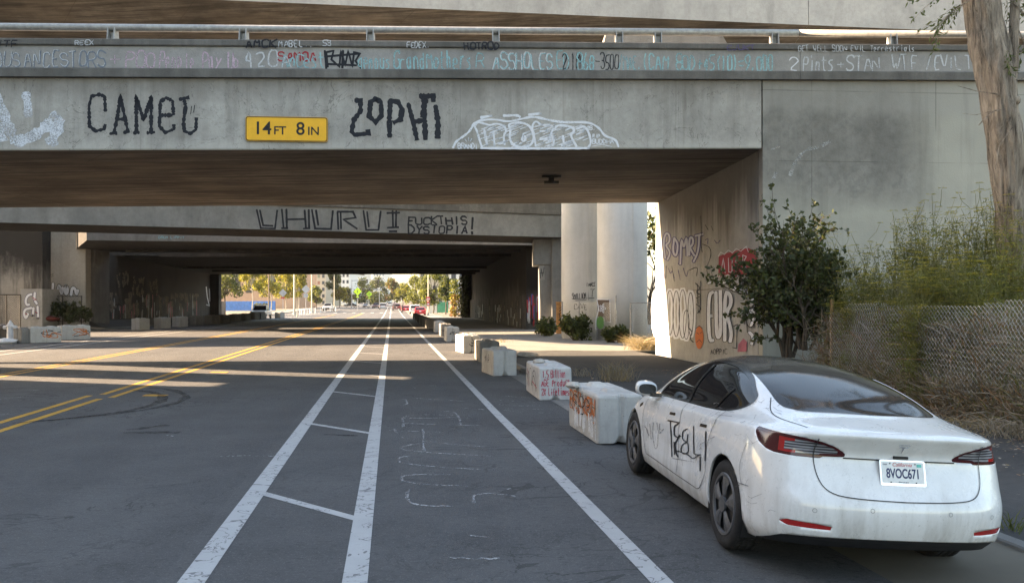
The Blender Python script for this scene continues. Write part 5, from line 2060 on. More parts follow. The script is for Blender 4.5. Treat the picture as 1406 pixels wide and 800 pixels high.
# litter of leaves and grit along the kerb and the foot of the fence
g = MB()
r = random.Random(5)
for k in range(5200):
    if k % 3 == 0:
        v_ = r.uniform(4.5, 30)
        u_ = KU(v_) - abs(r.gauss(0, .12))
        zz = cz(u_, v_) + .012
    else:
        v_ = r.uniform(4.5, 22)
        u_ = 8.75 - abs(r.gauss(0, 1.0))
        if u_ < KU(v_) + .2:
            continue
        zz = .162 + cz(KU(v_), v_) * (1 - (u_ - KU(v_)) / (9.3 - KU(v_))) ** 2
    p = R(u_, v_, zz)
    a = r.uniform(0, 6.28)
    L, w = r.uniform(.02, .07), r.uniform(.006, .025)
    d, s = Vector((math.cos(a), math.sin(a), r.uniform(-.1, .25))), Vector((-math.sin(a), math.cos(a), r.uniform(-.3, .3)))
    g.add([p, p + d * L * .5 + s * w, p + d * L, p + d * L * .5 - s * w], ((0, 1, 2, 3),), r.randrange(3))
tag(g.build('leaf_litter', [M_STRAW, M_WEEDR, M_WEEDG], None), 'scattered dry leaves and straw along the kerb and fence', None, None, 'stuff')

# growth around the columns
for k, (px, py, h_, lab) in enumerate(((752, 461, 1.3, 'dark bush at the foot of the pier, left of the orange post'), (790, 467, 1.6, 'leafy green bush in front of the left column'), (846, 470, .9, 'low green growth in front of the right column'))):
    shrub('bush', gnd(px, py, .13), 6, h_, .8, lab, 'bush', [ML_DARK, ML_MID], [55, 45], 30 + k, .17, .13, 16, 2, 5, None, 'bushes around the columns', low=.05)
shrub('ivy_tree', at(893, 445, 52) * 1.0, 6, 8.5, .28, 'dark ivy-clad tree glimpsed between the column and the abutment', 'tree', [ML_DARK, ML_MID], [80, 20], 50, .3, .22, 10, 3, 4)
shrub('bush', at(92, 441.5, 59.5), 7, 1.7, 1.0, 'dark bush in front of the pale pillar on the left', 'bush', [ML_DARK, ML_DARK], [80, 20], 51, .25, .17, 8, 2, 5)
shrub('bush', at(112, 442, 59.0), 6, 1.2, 1.1, 'low dark bush right of the red tarpaulin', 'bush', [ML_DARK, ML_DARK], [80, 20], 52, .25, .17, 8, 2, 4)

# the leaning gum tree on the right
def bark():
    t = NT('gum_bark')
    v = t.noise(1.0, 8, .75, t.co((9, 9, 1.1)), .6)
    w = t.noise(1.5, 5)
    col = t.mix(t.ramp(v, ((.36, 0), (.62, 1))), (0.055, 0.046, 0.039), (0.43, 0.36, 0.285))
    col = t.mix(t.math('MULTIPLY', t.ramp(w, ((.5, 0), (.7, 1))), .5), col, (0.25, 0.20, 0.155))
    t.bump(v, 1.0, .08)
    return t.done(col, .9, 0, .2)


M_BARK = bark()
TY = 15.2
gt = thing('gum_tree', (at(1402, 430, TY).x, TY, .9), 'leaning gum tree with thick rough bark at the right edge', 'tree')
TR = [(1408, 470, .40), (1402, 420, .37), (1398, 360, .345), (1393, 300, .325), (1386, 230, .315), (1377, 165, .31), (1366, 100, .325), (1355, 45, .315), (1346, 0, .30), (1335, -60, .28), (1322, -130, .26), (1318, -200, .2)]
pts = [at(a, b, TY + .1 * math.sin(i)) for i, (a, b, c) in enumerate(TR)]
rr_ = [c for a, b, c in TR]
P2, R2 = [], []
for i in range(len(pts) - 1):
    for k in range(9):
        P2.append(pts[i].lerp(pts[i + 1], k / 9))
        R2.append((rr_[i] * (1 - k / 9) + rr_[i + 1] * k / 9))
g = MB()
NS = 72
rings = []
for i, (p, q) in enumerate(zip(P2, R2)):
    ring = []
    for k in range(NS):
        a = 2 * math.pi * k / NS
        n_ = noise.noise((math.cos(a) * 1.6, math.sin(a) * 1.6, i * .12)) * .22 + noise.noise((math.cos(a) * 5, math.sin(a) * 5, i * .25)) * .09 + noise.noise((math.cos(a) * 14, math.sin(a) * 14, i * .16)) * .07 - abs(noise.noise((math.cos(a) * 9, math.sin(a) * 9, i * .10 + 9))) * .10
        ring.append(p + Vector((math.cos(a), math.sin(a), 0)) * q * (1 + n_))
    rings.append(ring)
g.loft(rings)
g.build('trunk', M_BARK, gt, True)
for bx, by in ((1383, 143), (1388, 200), (1395, 225)):   # knots
    c = at(bx, by, TY)
    g = MB()
    g.tube([(c.x - .02, TY - .27, c.z), (c.x - .03, TY - .35, c.z - .01)], [.10, .055], 10)
    g.build('knot', M_BARK, gt, True)
wd, lv = MB(), MB()
r = random.Random(15)
wd.tube([at(a, b, TY - .05) for a, b in ((1375, 125), (1387, 112), (1391, 85), (1392, 45), (1394, 0), (1402, -60), (1412, -120))], [.14, .11, .095, .085, .08, .075, .06], 10)
for a in ([(1383, 150), (1365, 152), (1340, 158), (1322, 156)], [(1365, 152), (1350, 165), (1344, 172)], [(1372, 130), (1340, 125), (1315, 118)], [(1395, 110), (1406, 108), (1420, 112)], [(1390, 175), (1372, 200), (1366, 235)]):
    wd.tube([at(p, q, TY - .4 + r.uniform(-.1, .1)) for p, q in a], [.014, .009, .006, .003][:len(a)], 4)
for (a, b), (dx, dz), L in (((1346, -10), (-.9, -.5), .9), ((1346, -15), (-.7, -.7), .8), ((1350, 0), (-1, .0), 1.0), ((1393, 30), (.3, -.9), .75), ((1393, 20), (-.35, -.9), .8), ((1394, 5), (.6, -.6), .9), ((1400, -20), (-.2, -1), .9), ((1360, -20), (.5, -.6), .7)):
    grow(wd, lv, at(a, b, TY - .1), Vector((dx, r.uniform(-.4, .2), dz)), L, .014, 1, r, .6, .13, .035, 16, [1], .25, 4, 3)
for k in range(9):                                 # crown above the picture
    a = 2 * math.pi * k / 9
    grow(wd, lv, at(1325, -150 - 12 * k, TY), Vector((math.cos(a), math.sin(a), .8)), 2.2, .09, 3, r, .7, .16, .045, 9, [1], .15, 4, 4)
for k, (tx, ty, tz) in enumerate(((5.5, 13.5, 10.5), (7, 11, 10), (4.5, 11, 11), (9, 13, 11.5), (6, 9.5, 9.5), (3.2, 13, 11.5), (8.5, 10, 10.5))):
    s_ = at(1325, -150, TY)
    t_ = Vector((tx, ty, tz))
    wd.tube([s_, s_.lerp(t_, .5) + Vector((0, 0, .9)), t_], [.12, .08, .04], 6)
    for q in range(4):
        grow(wd, lv, s_.lerp(t_, .6 + .13 * q) + Vector((0, 0, .3)), Vector((r.uniform(-1, 1), r.uniform(-1, 1), .4)), 1.3, .03, 2, r, .8, .17, .05, 9, [1], .15, 4, 4)
wd.build('branch', M_BARK, gt)
lv.build('foliage', ML_GUM, gt)
# ------------------------------------------------------------------ the sunlit street beyond the bridges
def crown_tree(name, px, Y, top, bot, hw, label, lm, wts, seed, trunk_m=None, n=900, leafL=.45, group='street trees beyond the bridges', tr=.14):
    r = random.Random(seed)
    b = onG(px, Y)
    zt, zb = H + (HY - top) * Y / F, H + (HY - bot) * Y / F
    w = hw * Y / F
    root = thing(name, b, label, 'tree', group)
    lv, wd = MB(), MB()
    cl = []
    for k in range(max(9, n // 110)):
        a, q = r.uniform(0, 6.28), r.random() ** .5
        t = r.uniform(.05, 1)
        rad = math.sin(math.pi * (t * .8 + .15)) ** .6
        cl.append((b.x + math.cos(a) * q * w * rad, b.y + math.sin(a) * q * w * rad, zb + (zt - zb) * t))
    for c in cl:
        c = Vector(c)
        s = w * r.uniform(.28, .5)
        for k in range(n // len(cl)):
            p = c + rv(r) * s * r.random() ** .4
            p.z = zb + (p.z - zb) if p.z > zb else zb + r.uniform(0, .4)
            leaf(lv, p, rv(r), rv(r), leafL * r.uniform(.6, 1.2), leafL * .7, r.choices(range(len(lm)), wts)[0])
        wd.tube([Vector((b.x, b.y, zb * .7 + .3 * c.z)), c.lerp(Vector((b.x, b.y, c.z)), .4), c], [tr * .6, tr * .4, tr * .15], 4, caps=False)
    wd.tube([b, Vector((b.x + .05 * w, b.y, (b.z + zb) / 2)), Vector((b.x, b.y, zb + (zt - zb) * .5))], [tr, tr * .85, tr * .5], 6)
    wd.build('trunk', trunk_m or M_TWIG, root)
    lv.build('crown', lm, root)
    return root


YG = [ML_YEL, ML_YGR, ML_MID]
TREES = [(308, 135, 372, 408, 24, 'dark green tree at the far left end of the street opening', [ML_DARK, ML_MID], [60, 40], M_TWIG),
         (346, 175, 366, 398, 17, 'yellow-green street tree left of the white pickup', YG, [50, 40, 10], M_PBARK), (372, 182, 366, 407, 17, 'yellow-green street tree behind the white pickup', YG, [45, 45, 10], M_PBARK),
         (392, 190, 368, 409, 15, 'yellow street tree behind the left diamond sign', YG, [55, 40, 5], M_PBARK), (410, 215, 372, 408, 12, 'thin yellowish tree beside the pale pole', YG, [50, 40, 10], M_PBARK),
         (434, 235, 396, 415, 10, 'round olive tree in front of the apartment block', [ML_YGR, ML_MID], [50, 50], M_TWIG), (457, 250, 374, 396, 11, 'tall dark palm-like tree above the yellow one', [ML_MID, ML_DARK], [50, 50], M_TWIG),
         (466, 262, 393, 412, 9, 'small golden tree near the left crossing sign', YG, [70, 25, 5], M_TWIG), (476, 290, 392, 415, 8, 'dark tree left of the crossing signs', [ML_MID, ML_DARK], [50, 50], M_TWIG),
         (500, 360, 384, 417, 14, 'large hazy tree behind the left crossing sign', [ML_MID, ML_YGR], [70, 30], M_TWIG), (518, 400, 384, 417, 14, 'large hazy tree behind the right crossing sign', [ML_MID, ML_DARK], [60, 40], M_TWIG),
         (541, 330, 386, 412, 13, 'brownish tree on the right side far down the street', [ML_RUST, ML_MID], [35, 65], M_TWIG), (553, 250, 393, 414, 11, 'yellow-green tree behind the far parked cars', YG, [30, 55, 15], M_TWIG),
         (572, 205, 382, 416, 15, 'green tree left of the pole with red signs', [ML_YGR, ML_MID], [45, 55], M_TWIG), (595, 165, 376, 418, 20, 'big leafy green tree at the right side of the street opening', [ML_YGR, ML_MID, ML_DARK], [35, 45, 20], M_TWIG),
         (612, 150, 384, 412, 10, 'dark green tree beside the vine-covered pillar', [ML_MID, ML_DARK], [60, 40], M_TWIG)]
for k, (px, Y, top, bot, hw, lab, lm, wt, tm) in enumerate(TREES):
    crown_tree('street_tree', px, Y, top, bot, hw, lab, lm, wt, 200 + k, tm, 2200, .34 * Y / 170 + .1)
# vines over the pillar at the far right end
def vine(px0, px1, Y, top, bot, label, lm, wts, seed, n, L):
    r = random.Random(seed)
    a, b = at(px0, bot, Y), at(px1, top, Y)
    root = thing('vine', Vector(((a.x + b.x) / 2, Y, gz(Y))), label, 'vine', 'vines at the far pillar')
    lv, wd = MB(), MB()
    for k in range(n):
        p = Vector((r.uniform(a.x, b.x) + r.gauss(0, .15), Y - r.uniform(0, .9) ** 2, r.uniform(max(0.1, a.z), b.z)))
        leaf(lv, p, rv(r), rv(r), L * r.uniform(.6, 1.2), L * .75, r.choices(range(len(lm)), wts)[0])
    for k in range(4):
        x = a.x + (b.x - a.x) * (k + .5) / 4
        wd.tube([(x, Y - .1, 0.05), (x + .1, Y - .15, b.z * .5), (x - .1, Y - .1, b.z * .95)], .04, 4)
    wd.build('stem', M_TWIG, root)
    lv.build('foliage', lm, root)


fp = thing('bridge_pillar', (at(638, 435, 112.4).x, 112.4, 0), 'dark vine-covered pillar at the right end of the far opening', 'pillar')
g = MB()
a, b = at(633.5, 430, 112), at(647, 430, 112)
g.box(((a.x + b.x) / 2, 112.8, 3.0), (b.x - a.x, 1.4, 6.08))
g.build('shaft', M_SOOT_SHADE, fp)
vine(631, 642, 111.9, 380, 436, 'dark ivy hanging over the far right pillar', [ML_DARK, ML_DARK], [70, 30], 61, 900, .30)
vine(619, 630, 122, 384, 410, 'sunlit green vine left of the far right pillar', [ML_YGR, ML_MID], [50, 50], 62, 420, .35)
vine(619, 631, 121, 405, 434, 'rust-orange vine low beside the far right pillar', [ML_RUST, ML_YEL], [60, 40], 63, 380, .35)

M_TAN = plain('tan_stucco', (0.42, 0.27, 0.18), .9, 0, .1, 1)
M_BEIGE = plain('beige_stucco', (0.44, 0.37, 0.28), .9, 0, .1, 1)
M_OLIVE = plain('olive_panel', (0.20, 0.21, 0.15), .9, 0, .1, 1)
M_TERRA = plain('terracotta_panel', (0.32, 0.16, 0.11), .9, 0, .1, 1)
M_WALLW = plain('white_stucco', (0.60, 0.59, 0.56), .9, 0, .08, 1)
M_BLUEG = plain('blue_glass', (0.22, 0.28, 0.34), .3, 0, .2, .4)
M_PANE = plain('window_pane', (0.05, 0.06, 0.075), .15, 0, .2, .4)
M_BLUEF = plain('blue_boards', (0.10, 0.23, 0.52), .7, 0, .2, 1.2)
M_BRNF = plain('brown_boards', (0.16, 0.12, 0.09), .85, 0, .35, 3)
M_EAVE = plain('dark_eaves', (0.055, 0.05, 0.045), .8)


def building(name, px0, px1, Y, top, depth, mat, label, wins=(), roof=None, cat='building'):
    a, b = onG(px0, Y), onG(px1, Y)
    zt = H + (HY - top) * Y / F
    root = thing(name, Vector(((a.x + b.x) / 2, Y, a.z)), label, cat)
    g = MB()
    g.box(((a.x + b.x) / 2, Y + depth / 2, (zt + a.z) / 2 - .5), (b.x - a.x, depth, zt - a.z + 1))
    g.build('wall', mat, root)
    g = MB()
    g.box(((a.x + b.x) / 2, Y + depth / 2, zt + .2), (b.x - a.x + .8, depth + .8, .5))
    g.build('roof', roof or M_EAVE, root)
    nx, nz, m_ = wins
    W_, Hh = (b.x - a.x) / nx, (zt - a.z) / nz
    for i in range(nx):
        for j in range(nz):
            g = MB()
            g.box((a.x + (i + .5) * W_, Y - .03, a.z + (j + .55) * Hh), (W_ * .55, .12, Hh * .5))
            wn = g.build('window', m_ if not callable(m_) else m_(i, j), root)
    return root


building('apartment_building', 300, 402, 245, 352, 30, M_TAN, 'tan stucco building behind the yellow-green trees on the left', (6, 1, M_EAVE))
building('apartment_building', 416, 447, 330, 366, 30, M_BEIGE, 'apartment block with beige and coloured panels behind the signs', (5, 6, lambda i, j: [M_PANE, M_OLIVE, M_PANE, M_TERRA][(i * 3 + j * 2) % 4]))
building('apartment_building', 447, 480, 420, 374, 40, M_WALLW, 'pale low-rise building behind the palm-like tree', (6, 5, M_PANE))
building('office_tower', 481, 496, 560, 366, 40, M_BLUEG, 'blue-grey glass tower far down the street on the left', (5, 9, M_PANE))
building('office_tower', 512, 528, 650, 370, 40, M_WALLW, 'white tower far down the street near its end', (4, 9, M_BLUEG))
building('apartment_building', 576, 617, 260, 372, 30, M_BEIGE, 'beige building behind the big leafy trees on the right', (5, 3, M_PANE))
building('shop_building', 617, 640, 175, 360, 25, M_WALLW, 'white sunlit wall right of the big green tree', (2, 2, M_PANE))


def boards(name, p0, p1, h, mat, label, n, cat='fence'):
    root = thing(name, p0, label, cat)
    d = (p1 - p0)
    a = math.atan2(d.y, d.x)
    m = (p0 + p1) / 2
    g = MB()
    for k in range(n):
        q = p0.lerp(p1, (k + .5) / n)
        g.box((q.x, q.y, q.z + h / 2 + .02 * (k % 3)), (d.length / n * .97, .05, h), a)
    g.build('board_panel', mat, root)
    for k in range(0, 5):
        q = p0.lerp(p1, k / 4)
        g = MB()
        g.box((q.x, q.y + .08, q.z + h / 2), (.12, .12, h + .1), a)
        g.build('fence_post', M_BRNF, root)


boards('board_fence', onG(308, 195), onG(378, 210), 2.3, M_BLUEF, 'bright blue boarded fence across the far left corner', 40)
boards('board_fence', onG(288, 118), onG(309, 124), 2.35, M_BRNF, 'brown board fence just past the end of the dark bridge', 14)
boards('board_fence', onG(600, 172), onG(615, 172), 2.2, plain('green_sheet', (0.05, 0.26, 0.15), .6, 0, .3, 1), 'green sheeted fence under the big tree on the right', 8)
boards('board_fence', onG(590, 168), onG(600, 168), 2.0, M_WALLW, 'white panel fence left of the green sheeting', 6)
g = MB()
h_ = thing('hedge', onG(358, 150), 'dark clipped hedge behind the white pickup', 'hedge')
r = random.Random(3)
c = onG(358, 150)
for k in range(900):
    p = c + Vector((r.uniform(-1.1, 1.1), r.uniform(-.5, .5), r.uniform(.1, 2.0)))
    leaf(g, p, rv(r), rv(r), .28, .2, 0)
g.build('foliage', ML_DARK, h_)

# poles and signs
M_POLEP = plain('pale_pole', (0.40, 0.38, 0.30), .7, .2, .15, 2)
M_POLED = plain('timber_pole', (0.14, 0.11, 0.085), .9, 0, .3, 2)
M_FYG = plain('crossing_sign_yellow_green', (0.45, 0.70, 0.03), .5, 0, .05, 2)
M_ALU = plain('sign_back_aluminium', (0.34, 0.35, 0.37), .5, .4, .1, 2)
M_REDS = plain('sign_red', (0.45, 0.05, 0.05), .5, 0, .1, 2)


def pole(px, Y, top, r_, mat, label, cat='pole', name='street_pole', arm=None, lamp=False):
    b = onG(px, Y)
    zt = H + (HY - top) * Y / F
    root = thing(name, b, label, cat)
    g = MB()
    g.tube([b - Vector((0, 0, .1)), Vector((b.x, b.y, zt))], [r_, r_ * .75], 8)
    g.build('shaft', mat, root)
    g = MB()
    g.tube([b, b + Vector((0, 0, .35))], [r_ * 2.0, r_ * 1.6], 8)
    g.build('base', mat, root)
    if arm:
        g = MB()
        q = Vector((b.x, b.y, zt - .3))
        g.tube([q, q + Vector((arm * .5, 0, .3)), q + Vector((arm, 0, .35))], [r_ * .7, r_ * .5, r_ * .4], 6)
        g.build('arm', mat, root)
        for f_ in ((.55, .95) if not lamp else (1.0,)):
            g = MB()
            c = q + Vector((arm * f_, 0, -.1))
            g.box(c, (.4, .35, 1.1) if not lamp else (.9, .35, .2))
            g.build('signal_head' if not lamp else 'lamp_head', M_EAVE if not lamp else M_ALU, root)
    return root


pole(369, 140, 330, .13, M_POLED, 'dark timber pole right of the white pickup', 'utility pole')
pole(404, 150, 330, .17, M_POLEP, 'thick pale pole on the left among the white posts', 'lamp post', arm=3, lamp=True)
pole(428, 165, 345, .13, M_POLEP, 'thinner pale pole right of the left white posts', 'lamp post', arm=2, lamp=True)
pole(459, 220, 372, .12, M_POLEP, 'slim pale pole beside the golden tree', 'lamp post', arm=-2, lamp=True)
pole(483, 265, 384, .15, M_ALU, 'grey signal pole with an arm over the street on the left', 'traffic signal', 'signal_pole', arm=9)
pole(521, 330, 396, .15, M_ALU, 'grey signal pole with an arm further down the street', 'traffic signal', 'signal_pole', arm=-7)
rp_ = pole(588, 139, 300, .10, M_POLEP, 'pale pole on the right carrying two red no parking plates', 'pole')
for (dz, h2, w2) in ((2.9, .62, .62), (2.05, .75, .45)):
    g = MB()
    c = onG(588, 138.85)
    g.box((c.x, c.y, dz), (w2, .03, h2))
    o = g.build('sign_plate', M_REDS, rp_)
    g = MB()
    g.box((c.x, c.y - .02, dz - h2 * .1), (w2 * .7, .01, h2 * .35))
    g.build('plate_panel', M_WALLW, o)
sp = pole(408, 128, 412, .04, M_POLEP, 'short thin stake near the diamond sign', 'post')


def diamond(px, Y, py, s, face, label, figure=False, extra=None, base_top=None):
    c = at(px, py, Y)
    b = onG(px, Y)
    root = thing('diamond_sign', b, label, 'road sign')
    g = MB()
    k = s / 2 ** .5
    ring = [(0, -k), (k, 0), (0, k), (-k, 0)]
    g.loft([[Vector((c.x + a, Y - .05 + dy, c.z + d)) for a, d in ring] for dy in (0, .03)])
    g.build('sign_panel', face, root)
    g = MB()
    g.tube([b, Vector((c.x, Y, c.z + k))], .05, 6)
    g.build('shaft', M_ALU, root)
    if figure:
        g = MB()
        y = Y - .055
        g.tube([(c.x, y + .002, c.z + .27), (c.x, y - .004, c.z + .27)], .085, 10)
        g.tube([(c.x, y, c.z + .18), (c.x - .03, y, c.z - .08)], .055, 6)
        g.tube([(c.x - .02, y, c.z - .08), (c.x + .14, y, c.z - .36)], .035, 6)
        g.tube([(c.x - .03, y, c.z - .08), (c.x - .17, y, c.z - .34)], .035, 6)
        g.tube([(c.x, y, c.z + .12), (c.x + .17, y, c.z - .02)], .025, 6)
        g.tube([(c.x, y, c.z + .12), (c.x - .17, y, c.z + .0)], .025, 6)
        g.build('walking_figure', M_SIGNK, root)
        g = MB()
        g.box((c.x, Y - .05, c.z - k - .3), (.62, .03, .32))
        g.build('arrow_plate', face, root)
    if extra:
        g = MB()
        g.box((c.x, Y - .05, c.z - k - extra[1] / 2 - .02), (extra[0], .03, extra[1]))
        g.build('sign_plate', extra[2], root)
    return root


diamond(491, 205, 400, 1.45, M_FYG, 'bright yellow-green pedestrian crossing sign, larger one on the left', True)
diamond(507, 265, 403.5, 1.45, M_FYG, 'smaller yellow-green pedestrian crossing sign in the middle of the street', True)
diamond(388.5, 140, 402, .98, M_ALU, 'grey back of a diamond sign with a red plate under it, behind the pickup', False, (.75, .25, M_REDS))
diamond(420, 160, 397, 1.2, M_ALU, 'grey back of a diamond sign with a square plate under it', False, (.85, .75, M_ALU))
M_DELN = plain('white_marker_post', (0.62, 0.62, 0.60), .6, 0, .1, 2)
proto = None
labs = 'white marker posts beside the far left lane'
for k, (px, Y) in enumerate(((408, 150), (412, 152), (414.5, 155), (418, 157), (422, 160), (425.5, 163), (429, 166), (433, 168), (440, 176), (446, 182), (454, 190), (461, 196))):
    b = onG(px, Y)
    if proto is None:
        g = MB()
        g.tube([(0, 0, 0), (0, 0, 1.05)], .075, 8)
        g.tube([(0, 0, 0), (0, 0, .06)], .16, 8)
        proto = g.build('marker_post', M_DELN, None)
        o = proto
    else:
        o = proto.copy()
        COL.objects.link(o)
    o.location = b
    tag(o, 'white plastic marker post in the row along the far left lane', 'marker post', labs)

# cars down the street
M_CARS = {n_: plain('car_paint_' + n_, c_, .3, .1, .06, 2, .5) for n_, c_ in (('white', (.62, .62, .61)), ('red', (.42, .035, .04)), ('silver', (.36, .37, .39)), ('black', (.03, .032, .036)), ('maroon', (.16, .05, .05)), ('blue', (.10, .13, .2)))}
M_LAMPW = plain('headlamp_glass', (.55, .55, .55), .15, .2, .05)
PROFILES = {'sedan': ([(0, .35), (0, .78), (.12, .95), (.95, 1.0), (1.75, .98 + .02), (2.9, 1.0), (3.3, .95), (4.35, .78), (4.55, .6), (4.55, .32)], [(.75, .98), (1.35, 1.38), (1.9, 1.45), (2.6, 1.42), (3.35, .97)]),
            'suv': ([(0, .4), (0, 1.0), (.06, 1.1), (1.0, 1.1), (2.0, 1.1), (3.1, 1.1), (3.4, 1.06), (4.4, .92), (4.6, .7), (4.6, .38)], [(.12, 1.08), (.40, 1.62), (1.2, 1.72), (2.4, 1.70), (3.25, 1.08)]),
            'pickup': ([(0, .5), (0, 1.05), (.05, 1.12), (1.5, 1.12), (1.9, 1.12), (3.6, 1.12), (4.0, 1.12), (5.1, 1.02), (5.25, .8), (5.25, .45)], [(1.75, 1.1), (1.95, 1.72), (2.4, 1.80), (3.2, 1.78), (3.95, 1.1)])}


def street_car(px, Y, kind, col, rz, label, group='cars down the street'):
    lo, hi = PROFILES[kind]
    b = onG(px, Y)
    name = {'sedan': 'sedan_car', 'suv': 'suv_car', 'pickup': 'pickup_truck'}[kind]
    root = thing(name, b, label, 'pickup' if kind == 'pickup' else 'car', group, rz)
    m_ = M_CARS[col]
    W_ = .92 if kind == 'sedan' else .98
    ln = lo[-1][0]

    def side(pts, w0, w1, ztop):
        rings = []
        for s in (-1, -.92, .92, 1):
            rings.append([Vector((s * w0 if abs(s) < 1 else s * w0, y - ln / 2, z - (.03 if abs(s) == 1 else 0) * (z > .6))) for y, z in pts])
        return rings
    g = MB()
    g.loft(side(lo, W_, W_, 1))
    o = g.build('body', m_, None)
    o.parent = root
    bevel(o, .05, 2, 40)
    g = MB()
    pr = hi
    g.loft([[Vector((s * (W_ - .06 - (.16 if z > 1.2 else 0)), y - ln / 2, z)) for y, z in pr] for s in (-1, 1)])
    o = g.build('cabin_glass', M_CGLS, None)
    o.parent = root
    g = MB()
    top_ = [(y, z) for y, z in pr if z > 1.2]
    g.loft([[Vector((s * (W_ - .21), y - ln / 2, z + .012)) for y, z in top_] + [Vector((s * (W_ - .21), y - ln / 2, z - .03)) for y, z in top_[::-1]] for s in (-1, 1)])
    for s in (-1, 1):
        for (y0, z0), (y1, z1) in ((pr[0], pr[1]), (pr[-1], pr[-2]), ((pr[2][0] + .35, pr[0][1]), (pr[2][0] + .3, pr[2][1]))):
            g.tube([(s * (W_ - .06), y0 - ln / 2, z0), (s * (W_ - .215), y1 - ln / 2, z1)], .045, 4)
    o = g.build('roof', m_, None)
    o.parent = root
    for wy in (.85, ln - .9):
        for s in (-1, 1):
            g = MB()
            c = Vector((s * (W_ - .10), wy - ln / 2, .33))
            g.tube([c - Vector((.11, 0, 0)), c + Vector((.11, 0, 0))], .335, 16)
            o = g.build('wheel', M_TYRE, None)
            o.parent = root
            g = MB()
            g.tube([c + Vector((s * .10, 0, 0)), c + Vector((s * .118, 0, 0))], .21, 12)
            q = g.build('rim', M_ALU, None)
            q.parent = o
    for s in (-1, 1):
        g = MB()
        z_ = .82 if kind == 'sedan' else .95
        g.box((s * (W_ - .2), -ln / 2 - .005, z_), (.32, .05, .16))
        o = g.build('tail_light', M_REDL, None)
        o.parent = root
        g = MB()
        g.box((s * (W_ - .22), ln / 2 - .10, .72 if kind == 'sedan' else .85), (.34, .3, .14))
        o = g.build('headlight', M_LAMPW, None)
        o.parent = root
        g = MB()
        g.box((s * (W_ + .08), pr[-1][0] - .45 - ln / 2, pr[0][1] + .06), (.2, .1, .14))
        o = g.build('door_mirror', m_, None)
        o.parent = root
    g = MB()
    g.box((0, ln / 2 + .005, .55), (1.3, .05, .3 if kind == 'sedan' else .42))
    o = g.build('grille', M_EAVE, None)
    o.parent = root
    g = MB()
    g.box((0, -ln / 2 - .01, .78), (.33, .02, .16))
    o = g.build('number_plate', M_PLATE, None)
    o.parent = root
    return root


aw = RZ
street_car(359, 113, 'pickup', 'white', math.pi + .10, 'white pickup facing us at the left mouth of the dark bridge')
street_car(451, 200, 'pickup', 'white', math.pi + .05, 'white pickup further down behind the marker posts')
street_car(481, 290, 'sedan', 'black', math.pi / 2 + .1, 'black car crossing the street far ahead')
street_car(496, 300, 'sedan', 'white', math.pi / 2, 'white car crossing behind the left crossing sign')
street_car(503, 275, 'sedan', 'silver', math.pi, 'silver car waiting just left of the right crossing sign')
street_car(517, 250, 'suv', 'maroon', math.pi, 'dark maroon car coming towards us right of the crossing signs')
street_car(526, 225, 'suv', 'silver', aw, 'silver hatchback driving away in the middle lane')
street_car(535.5, 330, 'sedan', 'white', aw, 'white car far off, left of the maroon van')
street_car(544.5, 205, 'suv', 'maroon', aw, 'tall maroon vehicle behind the walking person')
street_car(557, 176, 'sedan', 'red', aw, 'small red car parked beyond the white one')
street_car(569.5, 158, 'suv', 'white', aw, 'white car parked between two red ones')
street_car(576.5, 137, 'sedan', 'red', aw, 'bright red car, nearest of the parked row past the bridges')

# two people on the far roadway
M_CLOTH = plain('dark_clothing', (0.03, 0.03, 0.035), .9, 0, .3, 9)
M_CLOTH2 = plain('grey_clothing', (0.10, 0.09, 0.09), .9, 0, .3, 9)


